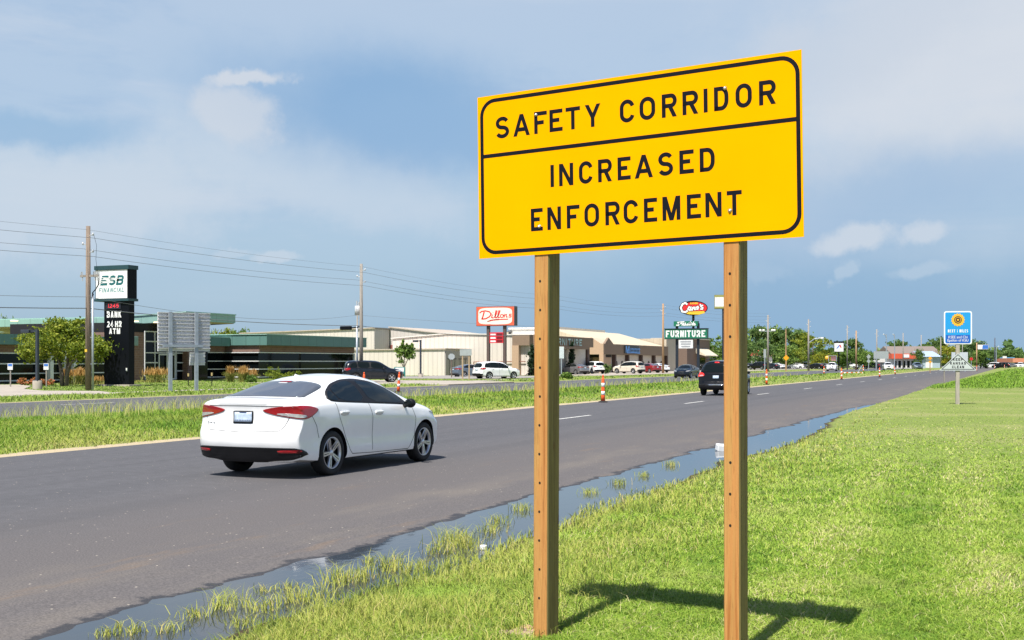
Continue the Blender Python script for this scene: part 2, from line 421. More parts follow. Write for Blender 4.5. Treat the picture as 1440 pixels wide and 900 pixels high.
def grid_mesh(xs, ys, zf):
    X, Y = np.meshgrid(xs, ys); Z = zf(X, Y); nx, ny = len(xs), len(ys)
    V = np.stack([X, Y, Z], -1).reshape(-1, 3)
    i = np.arange(nx-1)[None, :]+nx*np.arange(ny-1)[:, None]
    F = np.stack([i, i+1, i+nx+1, i+nx], -1).reshape(-1, 4)
    return V, F
def np_obj(name, V, F, m, smooth_=True, parent=None):
    me = bpy.data.meshes.new(name); F = np.asarray(F); k = F.shape[1]
    me.vertices.add(len(V)); me.vertices.foreach_set('co', np.asarray(V, np.float32).ravel())
    me.loops.add(F.size); me.loops.foreach_set('vertex_index', F.ravel().astype(np.int32))
    me.polygons.add(len(F)); me.polygons.foreach_set('loop_start', np.arange(0, F.size, k, dtype=np.int32))
    me.polygons.foreach_set('use_smooth', [smooth_]*len(F)); me.materials.append(m); me.update(calc_edges=True)
    o = bpy.data.objects.new(name, me); COL.objects.link(o)
    if parent: o.parent = parent
    return o
def cat_axis(*segs):
    out = []
    for a, b, s in segs: out += list(np.arange(a, b, s))
    return np.array(sorted(set(np.round(out+[segs[-1][1]], 4))))

def ground_material():
    m = bpy.data.materials.new('turf soil'); m.use_nodes = True; N = NT(m.node_tree); b = N.n['Principled BSDF']
    g = N.new('ShaderNodeNewGeometry'); P = g.outputs['Position']
    sp = N.new('ShaderNodeSeparateXYZ'); N.l.new(P, sp.inputs[0]); x = sp.outputs[0]
    big = N.noise(P, 0.25, 4.0); mid = N.noise(P, 2.2, 4.0); fine = N.noise(P, 26.0, 3.0, 0.7)
    c = N.ramp(fine, [(0.25, (0.085, 0.130, 0.026)), (0.5, (0.170, 0.222, 0.052)), (0.75, (0.275, 0.300, 0.105))])
    c = N.mix(N.step(big, 0.42, 0.66), c, N.ramp(fine, [(0.25, (0.15, 0.185, 0.05)), (0.75, (0.32, 0.32, 0.13))]))
    c = N.mix(N.math('MULTIPLY', N.step(mid, 0.66, 0.82), 0.5), c, (0.26, 0.20, 0.10))
    # bare strips of sandy soil along the two carriageways, mud at the waterline
    xn = N.math('ADD', x, N.math('MULTIPLY', N.math('SUBTRACT', mid, 0.5), 0.5))
    d1 = N.math('ABSOLUTE', N.math('SUBTRACT', xn, ROAD_L-0.12)); d2 = N.math('ABSOLUTE', N.math('SUBTRACT', xn, OPP_L-0.1))
    c = N.mix(N.step(d1, 0.30, 0.12), c, (0.44, 0.36, 0.24)); c = N.mix(N.step(d2, 0.35, 0.15), c, (0.38, 0.31, 0.2))
    z = N.math('ADD', sp.outputs[2], N.math('MULTIPLY', N.math('SUBTRACT', mid, 0.5), 0.04))
    mud = N.math('MULTIPLY', N.step(z, 0.008, -0.014), N.math('GREATER_THAN', x, -9.0))
    c = N.mix(mud, c, (0.06, 0.045, 0.028))
    N.l.new(c, b.inputs['Base Color']); b.inputs['Roughness'].default_value = 0.95; b.inputs['Specular IOR Level'].default_value = 0.15
    bn = N.new('ShaderNodeBump'); bn.inputs['Strength'].default_value = 0.6; bn.inputs['Distance'].default_value = 0.04
    N.l.new(fine, bn.inputs['Height']); N.l.new(bn.outputs[0], b.inputs['Normal'])
    return m
xs = cat_axis((-1300, -400, 300), (-400, -60, 34), (-60, -17, 1.5), (-17, -15, 0.2), (-15, -5.0, 5), (-5.0, -3.4, 0.1), (-3.4, 6, 0.3), (6, 40, 4), (40, 400, 60), (400, 1300, 300))
xs = np.array(sorted(set(xs) | {-25.3, -24.7, -36.7, -37.3, -37.1}))
ys = cat_axis((-60, 2, 4), (2, 30, 0.2), (30, 70, 0.5), (70, 160, 3), (160, 600, 40), (600, 1500, 300))
V, F = grid_mesh(xs, ys, gz)
tag(np_obj('ground', V, F, ground_material()), kind='structure')

def asphalt_material(name, tone, fresh):
    m = bpy.data.materials.new(name); m.use_nodes = True; N = NT(m.node_tree); b = N.n['Principled BSDF']
    g = N.new('ShaderNodeNewGeometry'); P = g.outputs['Position']
    sp = N.new('ShaderNodeSeparateXYZ'); N.l.new(P, sp.inputs[0]); x, z = sp.outputs[0], sp.outputs[2]
    fine = N.noise(P, 60.0, 3.0, 0.75); mid = N.noise(P, 1.1, 5.0, 0.6)
    lon = N.noise(N.scale(P, (1.0, 0.045, 1.0)), 2.3, 4.0, 0.55)             # streaks along the road
    t = tone
    c = N.ramp(lon, [(0.3, tuple(v*0.86 for v in t)), (0.7, tuple(v*1.14 for v in t))])
    warm = (t[0]*1.28, t[1]*1.16, t[2]*1.04)
    xn = N.math('ADD', x, N.math('MULTIPLY', N.math('SUBTRACT', mid, 0.5), 1.6))
    mott = N.noise(P, 5.0, 6.0, 0.7)
    c = N.mix(0.5, c, N.ramp(mott, [(0.3, tuple(v*0.72 for v in t)), (0.7, tuple(v*1.3 for v in t))]))
    if fresh:
        c = N.mix(N.math('MULTIPLY', N.step(xn, -11.0, -7.0), 0.85), c, warm)       # older, browner surface towards the shoulder
        dust = N.math('MULTIPLY', N.step(xn, -7.4, -6.2), N.step(N.noise(N.scale(P, (1, 0.25, 1)), 1.3, 5.0, 0.65), 0.42, 0.72))
        c = N.mix(N.math('MULTIPLY', dust, 0.6), c, (0.21, 0.18, 0.15))
        rust = N.math('MULTIPLY', N.step(xn, -8.6, -7.2), N.step(N.noise(N.scale(P, (1.4, 0.22, 1), loc=(4, 2, 0)), 1.7, 5.0, 0.7), 0.56, 0.72))
        c = N.mix(N.math('MULTIPLY', rust, 0.45), c, (0.25, 0.17, 0.105))
        tyre = N.math('MULTIPLY', N.step(N.math('ABSOLUTE', N.math('SUBTRACT', N.math('ABSOLUTE', N.math('SUBTRACT', x, -9.9)), 0.85)), 0.45, 0.1), 0.22)
        c = N.mix(tyre, c, tuple(v*0.7 for v in t))
        seam = N.math('ABSOLUTE', N.math('SUBTRACT', N.math('ADD', x, N.math('MULTIPLY', N.math('SUBTRACT', lon, 0.5), 0.25)), LANE-0.9))
        c = N.mix(N.math('MULTIPLY', N.step(seam, 0.1, 0.02), 0.25), c, tuple(v*0.6 for v in t))
    c = N.mix(N.step(fine, 0.36, 0.66), N.mix(0.5, c, (0.02, 0.02, 0.022)), c)
    vor = N.new('ShaderNodeTexVoronoi'); N.l.new(P, vor.inputs['Vector']); vor.inputs['Scale'].default_value = 9.0; vor.inputs['Randomness'].default_value = 1.0
    pick = N.new('ShaderNodeSeparateColor'); N.l.new(vor.outputs['Color'], pick.inputs[0])
    speck = N.math('MULTIPLY', N.step(vor.outputs['Distance'], 0.10, 0.10*0.6), N.math('GREATER_THAN', pick.outputs[0], 0.52 if fresh else 0.9))
    c = N.mix(N.math('MULTIPLY', speck, 0.85), c, (0.52, 0.46, 0.38))           # loose chips of pale stone
    rough = 0.86
    if fresh:
        zz = N.math('ADD', z, N.math('MULTIPLY', N.math('SUBTRACT', N.noise(P, 9.0, 7.0, 0.7), 0.5), 0.009))
        wet = N.math('MULTIPLY', N.step(zz, -0.0155, -0.0170), N.math('GREATER_THAN', x, -8.0))
        c = N.mix(N.math('MULTIPLY', wet, 0.72), c, (0.010, 0.011, 0.014))
        N.l.new(N.math('SUBTRACT', 0.86, N.math('MULTIPLY', wet, 0.3)), b.inputs['Roughness'])
    else: b.inputs['Roughness'].default_value = rough
    N.l.new(c, b.inputs['Base Color']); b.inputs['Specular IOR Level'].default_value = 0.35
    bn = N.new('ShaderNodeBump'); bn.inputs['Strength'].default_value = 0.35; bn.inputs['Distance'].default_value = 0.01
    N.l.new(fine, bn.inputs['Height']); N.l.new(bn.outputs[0], b.inputs['Normal'])
    return m
def road_z(x, y):
    e = 0.0205*np.clip((x+6.25), 0, None)
    w = smooth((x+6.9)/0.8)
    return -e+w*(vnoise(x, y, 0.45)*0.005+vnoise(x, y, 1.7)*0.0035+vnoise(x, y, 5.5)*0.003+vnoise(x, y, 14.0)*0.0016)+0.012*smooth((y-44)/10)*w
xs = np.concatenate([np.arange(ROAD_L, -7.0, 0.8), np.arange(-7.0, ROAD_R+0.01, 0.05)])
ys = cat_axis((-60, 2, 2), (2, 56, 0.12), (56, 200, 6), (200, 1450, 125))
V, F = grid_mesh(xs, ys, road_z)
tag(np_obj('near_carriageway', V, F, asphalt_material('fresh asphalt', (0.108, 0.106, 0.114), True)), kind='structure')
V, F = grid_mesh(np.linspace(OPP_L, OPP_R, 8), cat_axis((-60, 200, 10), (200, 1450, 125)), lambda x, y: 0*x)
tag(np_obj('far_carriageway', V, F, asphalt_material('grey asphalt', (0.112, 0.112, 0.122), False)), kind='structure')
# painted lane dashes
mk = MB()
def dash(x, yc, l=3.0, w=0.115): mk.add([(x-w/2, yc-l/2, 0.004), (x+w/2, yc-l/2, 0.004), (x+w/2, yc+l/2, 0.004), (x-w/2, yc+l/2, 0.004)], [(0, 1, 2, 3)])
for i in range(-3, 40): dash(LANE, 32.9+14.2*i)
for i in range(-6, 40): dash(-33.4, 36.5+14.2*i)
paint = mat('road paint', (0.58, 0.57, 0.54), 0.7, var=0.2, vscale=9)
tag(mk.build('lane_markings', paint), kind='structure')

def water_material():
    m = bpy.data.materials.new('puddle water'); m.use_nodes = True; N = NT(m.node_tree); b = N.n['Principled BSDF']
    g = N.new('ShaderNodeNewGeometry'); P = g.outputs['Position']
    b.inputs['Base Color'].default_value = col((0.035, 0.040, 0.046)); b.inputs['IOR'].default_value = 1.333
    b.inputs['Roughness'].default_value = 0.035
    bn = N.new('ShaderNodeBump'); bn.inputs['Strength'].default_value = 0.10; bn.inputs['Distance'].default_value = 0.01
    N.l.new(N.noise(N.scale(P, (1.0, 0.5, 1.0)), 7.0, 4.0), bn.inputs['Height']); N.l.new(bn.outputs[0], b.inputs['Normal'])
    return m
V, F = grid_mesh(np.linspace(-6.5, -3.2, 14), np.linspace(0, 49, 40), lambda x, y: 0*x+WATER)
tag(np_obj('roadside_water', V, F, water_material()), kind='structure')

# drive, sidewalk and car parks on the far side
conc = mat('pale concrete', (0.36, 0.315, 0.265), 0.85, var=0.16, vscale=1.2, bump=0.2)
lot = mat('car park paving', (0.27, 0.25, 0.23), 0.9, var=0.18, vscale=0.6)
def sheet(name, pts, z, m):
    mb = MB(); mb.add([(p[0], p[1], z) for p in pts]+[(p[0], p[1], -0.12) for p in pts], [list(range(len(pts)))]+[[i, (i+1) % len(pts), len(pts)+(i+1) % len(pts), len(pts)+i] for i in range(len(pts))])
    return tag(mb.build(name, m), kind='structure')
sheet('sidewalk', [(-42.9, 40.0), (-41.6, 40.0), (-41.4, 108), (-42.7, 108)], 0.075, conc)
drive = [W2(-120, 575), W2(-60, 568), W2(-20, 561), W2(60, 557), W2(150, 557), W2(168, 555.5), W2(140, 552), W2(62, 551.5), W2(33, 549), W2(44, 544.5), W2(26, 542.5), W2(-80, 543)]
sheet('bank_drive', drive, 0.085, conc)
sheet('crossing_drive', [(-54, 76), (-43, 72.0), (-37.0, 76.0), (-37.0, 88.0), (-43, 92.0), (-54, 92)], 0.07, conc)
sheet('grocery_car_park', [(-63, 104), (-45.5, 104), (-45.5, 128), (-63, 128)], 0.08, lot)
sheet('mall_car_park', [(-57.2, 135), (-44.5, 135), (-44.5, 240), (-57.2, 240)], 0.08, conc)
sheet('far_car_park', [(-120, 262), (-46.5, 262), (-46.5, 420), (-120, 420)], 0.085, lot)

# ------------------------------------------------------------------ grass
def grass_material(name, stops, transl=0.35, patch=None):
    m = bpy.data.materials.new(name); m.use_nodes = True; N = NT(m.node_tree); b = N.n['Principled BSDF']
    at = N.new('ShaderNodeAttribute', attribute_name='tint'); g = N.new('ShaderNodeNewGeometry'); P = g.outputs['Position']
    c = N.ramp(at.outputs['Fac'], stops)
    if patch:
        big = N.noise(P, 0.33, 4.0, 0.6); mid = N.noise(P, 1.6, 4.0, 0.6)
        c = N.mix(N.math('MULTIPLY', N.step(big, 0.48, 0.64), 0.6), c, patch[0])
        c = N.mix(N.math('MULTIPLY', N.step(mid, 0.54, 0.72), 0.5), c, patch[1])
    N.l.new(c, b.inputs['Base Color']); b.inputs['Roughness'].default_value = 0.55; b.inputs['Specular IOR Level'].default_value = 0.3
    nm = N.new('ShaderNodeVectorMath', operation='MULTIPLY_ADD'); N.l.new(g.outputs['Normal'], nm.inputs[0]); nm.inputs[1].default_value = (0.7, 0.7, 0.7); nm.inputs[2].default_value = (0, -0.1, 0.62)
    nn = N.new('ShaderNodeVectorMath', operation='NORMALIZE'); N.l.new(nm.outputs[0], nn.inputs[0]); N.l.new(nn.outputs[0], b.inputs['Normal'])
    tr = N.new('ShaderNodeBsdfTranslucent'); N.l.new(c, tr.inputs[0])
    mx = N.new('ShaderNodeMixShader'); mx.inputs[0].default_value = transl
    N.l.new(b.outputs[0], mx.inputs[1]); N.l.new(tr.outputs[0], mx.inputs[2]); N.l.new(mx.outputs[0], N.n['Material Output'].inputs[0])
    return m
def blades(name, P, hgt, wid, lean, m, label_kind='stuff', tint=None, bend=0.5):
    """P (N,3) roots; every blade is a narrow quad with a pointed, bent tip"""
    n = len(P); a = rng.random(n)*2*np.pi; la = rng.random(n)*2*np.pi
    w = (np.stack([np.cos(a), np.sin(a), 0*a], -1)*wid[:, None]/2)
    d = np.stack([np.cos(la), np.sin(la), 0*la], -1); L = (lean*hgt)[:, None]
    mid = P+d*L*0.35+np.array([0, 0, 1])*(hgt*0.6)[:, None]
    tip = P+d*L*(1+bend*rng.random(n)[:, None])+np.array([0, 0, 1])*(hgt*(1.0-0.25*np.minimum(lean, 1)))[:, None]
    V = np.stack([P-w, P+w, mid+w*0.75, mid-w*0.75, tip], 1).reshape(-1, 3)
    o = np.arange(n)[:, None]*5
    Q = o+np.array([0, 1, 2, 3]); T = o+np.array([3, 2, 4])
    me = bpy.data.meshes.new(name); me.vertices.add(len(V)); me.vertices.foreach_set('co', V.astype(np.float32).ravel())
    idx = np.concatenate([Q, T], 1).ravel().astype(np.int32)
    me.loops.add(len(idx)); me.loops.foreach_set('vertex_index', idx)
    st = np.stack([np.arange(n)*7, np.arange(n)*7+4], 1).ravel().astype(np.int32)
    me.polygons.add(2*n); me.polygons.foreach_set('loop_start', st)
    me.materials.append(m); me.update(calc_edges=True)
    t = rng.random(n) if tint is None else np.clip(tint, 0, 1)
    at = me.attributes.new('tint', 'FLOAT', 'POINT'); at.data.foreach_set('value', np.repeat(t, 5).astype(np.float32))
    ob = bpy.data.objects.new(name, me); COL.objects.link(ob); return tag(ob, kind='stuff')
def scatter(n, v0, v1, u0=-220, u1=1680):
    """ground places, denser where nearer to the road user"""
    u = u0+(u1-u0)*rng.random(n); v = v0+(v1-v0)*rng.random(n)
    Z = FPX*(EYE-0.05)/(v-HOR); X = (u-720)/FPX*Z
    x = X*cY-Z*sY; y = X*sY+Z*cY; return x, y, Z
def keep(mask, *a): return [q[mask] for q in a]
lawn_m = grass_material('mown lawn', [(0.0, (0.13, 0.25, 0.022)), (0.40, (0.265, 0.40, 0.040)), (0.75, (0.43, 0.53, 0.09)), (0.92, (0.58, 0.58, 0.20)), (1.0, (0.66, 0.56, 0.33))], 0.35, ((0.36, 0.48, 0.085), (0.46, 0.48, 0.15)))
tall_m = grass_material('roadside weeds', [(0.0, (0.12, 0.19, 0.022)), (0.5, (0.33, 0.38, 0.060)), (0.85, (0.50, 0.48, 0.13)), (1.0, (0.52, 0.42, 0.18))], 0.38)
med_m = grass_material('median grass', [(0.0, (0.08, 0.18, 0.014)), (0.45, (0.18, 0.31, 0.026)), (0.8, (0.35, 0.42, 0.07)), (1.0, (0.50, 0.43, 0.17))], 0.38, ((0.34, 0.39, 0.07), (0.16, 0.27, 0.025)))
ver_m = grass_material('verge grass', [(0.0, (0.11, 0.20, 0.022)), (0.5, (0.20, 0.31, 0.035)), (1.0, (0.38, 0.42, 0.11))], 0.35)
rough_m = grass_material('unmown bank grass', [(0.0, (0.10, 0.20, 0.016)), (0.5, (0.19, 0.33, 0.030)), (1.0, (0.34, 0.44, 0.07))], 0.35)
SOIL = [(742, 896, 0.24, 0.16), (622, 882, 0.16, 0.10)]
def build_grass():
    # mown lawn behind the sign
    x, y, Z = scatter(900000, 522, 985, -220, 2050)
    e = x-shore(y)-0.1
    k = (e > 0.1+0.5*rng.random(len(x))) & (Z < 170)
    k &= rng.random(len(x)) < 1-0.72*smooth((Z-16)/24)
    x, y, Z = keep(k, x, y, Z); n = len(x)
    bare = vnoise(x, y, 0.9)+0.5*vnoise(x, y, 3.1)
    k = rng.random(n) < np.clip(1.25-2.2*np.clip(bare-0.12, 0, 1), 0.2, 1)
    x, y, Z, bare = keep(k, x, y, Z, bare); n = len(x)
    for (u, v, rx, ry) in SOIL:
        cx, cy_ = W2(u, v, 0.06); d = np.hypot((x-cx)/rx, (y-cy_)/ry); k = rng.random(len(x)) < np.clip((d-0.55)*2.0, 0.06, 1); x, y, Z, bare = keep(k, x, y, Z, bare)
    n = len(x)
    near_edge = np.exp(-((x+3.6)/1.4)**2)
    h_ = (0.030+0.032*rng.random(n))*(1+0.35*vnoise(x, y, 1.7))*(1+0.45*near_edge*rng.random(n))*(1-0.6*smooth((Z-8)/22))
    w = np.maximum(0.0045, 0.0008*Z)
    tint = 0.40+0.27*rng.standard_normal(n)+0.45*bare+0.35*(rng.random(n) < 0.07)
    clover = vnoise(x+40, y, 3.7) > 0.27; tint = np.where(clover, tint-0.22, tint); h_ = np.where(clover, h_*0.75, h_); w = np.where(clover, w*1.25, w)
    stalk = rng.random(n) < 0.003; h_ = np.where(stalk, h_*1.8, h_); w = np.where(stalk, w*0.7, w); tint = np.where(stalk, 0.95, tint)
    tint = tint+0.16*np.sin((x*0.93+y*0.05)*2*np.pi/1.15)*(x > -2)              # mower's passes
    blades('lawn_grass', np.stack([x, y, gz(x, y)-0.004], -1), h_, w, 0.5+0.9*rng.random(n), lawn_m, tint=tint)
    x, y, Z = scatter(60000, 513, 556, 1150, 1700)
    k = (x > -5.0+0.02*(y-70)) & (y > 72+0.25*(x+5)) & (y < 260); x, y, Z = keep(k, x, y, Z); n = len(x)
    blades('rough_grass', np.stack([x, y, gz(x, y)-0.02], -1), (0.13+0.14*rng.random(n))*smooth((y-70)/8), np.maximum(0.03, 0.0008*Z), 0.3+0.6*rng.random(n), rough_m, tint=0.4+0.2*rng.standard_normal(n))
    # ragged weeds along the water
    x, y, Z = scatter(170000, 545, 990, -150, 1300)
    e = x-shore(y)
    k = (e > -0.05+0.5*vnoise(x, y, 1.1)) & (e < 1.9) & (rng.random(len(x)) < np.clip(0.6+0.8*e, 0, 1)*np.clip(1.5-0.75*e, 0, 1)*(1-0.6*smooth((Z-18)/30))) & (vnoise(x, y, 1.4) > -0.25) & (Z < 75)
    x, y, Z, e = keep(k, x, y, Z, e); n = len(x)
    h_ = (0.05+0.08*rng.random(n))*(1+0.6*vnoise(x, y, 1.1))*(1-0.55*smooth((Z-9)/25))
    blades('roadside_grass', np.stack([x, y, gz(x, y)-0.005], -1), h_, np.maximum(0.006, 0.0008*Z), 0.25+0.5*rng.random(n), tall_m, tint=0.55+0.2*rng.standard_normal(n)-0.3*(vnoise(x, y, 2.2) > 0.2))
    # clumps standing in the shallow water
    px = [(320, 855, 1.0), (272, 868, 0.7), (238, 888, 0.6), (180, 890, 0.7), (375, 858, .8), (407, 846, .8), (440, 845, 1), (478, 820, 1.1), (505, 815, .9), (548, 800, 1.1), (570, 805, .8), (640, 765, 1.3), (655, 770, 1), (700, 735, .8), (375, 832, .5), (404, 828, .5), (150, 893, .5), (520, 790, .5), (600, 798, .7), (618, 778, .9), (735, 718, .8), (690, 748, .8), (340, 880, .6), (830, 694, .7), (870, 681, .8), (905, 670, .7), (945, 655, .8)]
    xs_, ys_, hs = [], [], []
    for u, v, s in px:
        cx, cy = W2(u, v, WATER); q = int(80*s*s+30); r_ = 0.075*s
        xs_.append(cx+rng.standard_normal(q)*r_); ys_.append(cy+rng.standard_normal(q)*r_*1.1); hs.append((0.08+0.10*rng.random(q))*s)
    x, y, h_ = (np.concatenate(a) for a in (xs_, ys_, hs)); n = len(x)
    blades('water_grass', np.stack([x, y, 0*x+WATER-0.01], -1), h_, np.full(n, 0.006), 0.35+0.6*rng.random(n), tall_m, tint=0.6+0.2*rng.standard_normal(n))
    # median: long unmown grass
    x, y, Z = scatter(330000, 514, 650, -200, 1500)
    k = (x < ROAD_L-0.15-0.3*rng.random(len(x))) & (x > OPP_R+0.1) & (Z < 260); x, y, Z = keep(k, x, y, Z); n = len(x)
    core = smooth((ROAD_L-x)/3.5)*smooth((x-OPP_R)/1.0)
    h_ = (0.08+0.105*rng.random(n))*(0.55+0.6*core)*(1+0.3*vnoise(x, y, 0.7))
    tint = 0.34+0.2*rng.standard_normal(n)+0.45*(1-core)*(x > -20)+0.5*vnoise(x, y, 0.45)
    blades('median_grass', np.stack([x, y, gz(x, y)-0.01], -1), h_, np.maximum(0.014, 0.0008*Z), 0.3+0.6*rng.random(n), med_m, tint=tint)
    # seed heads along its far side
    x, y, Z = scatter(30000, 514, 600, -200, 1300)
    k = (x < OPP_R+4.5) & (x > OPP_R+0.2) & (Z < 130); x, y, Z = keep(k, x, y, Z); n = len(x)
    blades('seed_grass', np.stack([x, y, gz(x, y)], -1), 0.32+0.3*rng.random(n), np.maximum(0.010, 0.00035*Z), 0.2+0.4*rng.random(n), med_m, tint=0.86+0.12*rng.standard_normal(n))
    # far verge and the bank's lawn
    x, y, Z = scatter(150000, 513, 575, -200, 1400)
    k = (x < OPP_L-0.25-0.3*rng.random(len(x))) & (x > -66) & (Z < 230)
    k &= ~((x < -41.5) & (x > -42.8) & (y < 108)) & ~((y > 134) & (x < -44.3) & (x > -57.4)) & ~((y > 103) & (y < 129) & (x < -45.3) & (x > -63.2)) & ~((x > -54.2) & (y > 72) & (y < 92) & (y > 76-(x+43)*0.6) & (x < -36.9) & (y > 75.5))
    dp = np.array(drive); inside = np.zeros(len(x), bool); j = len(dp)-1
    for i in range(len(dp)):
        c_ = ((dp[i, 1] > y) != (dp[j, 1] > y)) & (x < (dp[j, 0]-dp[i, 0])*(y-dp[i, 1])/(dp[j, 1]-dp[i, 1]+1e-12)+dp[i, 0]); inside ^= c_; j = i
    k &= ~inside
    x, y, Z = keep(k, x, y, Z); n = len(x)
    h_ = np.where(x > -41.3, 0.10+0.12*rng.random(n), 0.05+0.05*rng.random(n))
    blades('verge_grass', np.stack([x, y, gz(x, y)-0.005], -1), h_, np.maximum(0.02, 0.0008*Z), 0.4+0.6*rng.random(n), ver_m, tint=0.4+0.2*rng.standard_normal(n)+0.3*(x > -41.3)*rng.random(n))
build_grass()

soil_m = mat('bare tan soil', (0.33, 0.24, 0.16), 0.95, var=0.3, vscale=14, bump=0.5)
def soil_patch(u, v, rx, ry):
    x, y = W2(u, v, 0.06); q = MB(); n = 18; rr = random.Random(u); z0 = float(gz(x, y))
    ring = [(1+rr.uniform(-.25, .25)) for _ in range(n)]
    vs = [(0, 0, 0.022)]
    for k, h_ in ((0.6, 0.016), (1.0, -0.03)): vs += [(rx*k*ring[i]*math.cos(2*math.pi*i/n), ry*k*ring[i]*math.sin(2*math.pi*i/n), h_+rr.uniform(-.004, .004)) for i in range(n)]
    q.sm = True; q.add(vs, [(0, 1+i, 1+(i+1) % n) for i in range(n)]+[(1+i, 1+n+i, 1+n+(i+1) % n, 1+(i+1) % n) for i in range(n)])
    o = q.build('soil_patch', soil_m); o.location = (x, y, z0); tag(o, kind='structure')
for p in SOIL: soil_patch(*p)
# ------------------------------------------------------------------ the yellow road sign
def wood_material(name, light, dark, green, kn_scale=(10.0, 0.0, 3.6)):
    m = bpy.data.materials.new(name); m.use_nodes = True; N = NT(m.node_tree); b = N.n['Principled BSDF']
    tc = N.new('ShaderNodeTexCoord'); P = tc.outputs['Object']
    g1 = N.noise(N.scale(P, (60, 60, 1.3)), 1.0, 5.0, 0.6, 0.5); g2 = N.noise(N.scale(P, (9, 9, 0.5)), 1.0, 4.0, 0.5, 0.8); g3 = N.noise(N.scale(P, (220, 220, 9)), 1.0, 2.0)
    c = N.ramp(g1, [(0.30, dark), (0.5, light), (0.75, tuple(v*1.15 for v in light))])
    c = N.mix(N.math('MULTIPLY', N.step(g2, 0.5, 0.68), 0.6), c, green)
    c = N.mix(N.math('MULTIPLY', N.step(g3, 0.55, 0.72), 0.5), c, tuple(v*0.6 for v in dark))
    v = N.new('ShaderNodeTexVoronoi'); N.l.new(N.scale(P, kn_scale), v.inputs['Vector']); v.inputs['Scale'].default_value = 1.0
    sc = N.new('ShaderNodeSeparateColor'); N.l.new(v.outputs['Color'], sc.inputs[0])
    kn = N.math('MULTIPLY', N.step(v.outputs['Distance'], 0.17, 0.07), N.math('GREATER_THAN', sc.outputs[0], 0.80))
    c = N.mix(N.math('MULTIPLY', kn, 0.8), c, (0.11, 0.045, 0.015))
    N.l.new(c, b.inputs['Base Color']); b.inputs['Roughness'].default_value = 0.7; b.inputs['Specular IOR Level'].default_value = 0.25
    bn = N.new('ShaderNodeBump'); bn.inputs['Strength'].default_value = 0.25; bn.inputs['Distance'].default_value = 0.004
    N.l.new(g1, bn.inputs['Height']); N.l.new(bn.outputs[0], b.inputs['Normal'])
    return m
def sheeting_material():
    m = bpy.data.materials.new('yellow retroreflective sheeting'); m.use_nodes = True; N = NT(m.node_tree); b = N.n['Principled BSDF']
    tc = N.new('ShaderNodeTexCoord'); P = tc.outputs['Object']
    big = N.noise(P, 1.3, 3.0); br = N.new('ShaderNodeTexChecker'); N.l.new(P, br.inputs[0]); br.inputs['Scale'].default_value = 160
    sp = N.new('ShaderNodeSeparateXYZ'); N.l.new(P, sp.inputs[0])
    c = N.ramp(big, [(0.3, (0.98, 0.375, 0.0)), (0.7, (0.98, 0.415, 0.0))])
    c = N.mix(0.06, c, N.mix(br.outputs['Fac'], (0.6, 0.3, 0.001), (0.95, 0.62, 0.02)))
    N.l.new(c, b.inputs['Base Color']); b.inputs['Roughness'].default_value = 0.6; b.inputs['Specular IOR Level'].default_value = 0.0
    return m
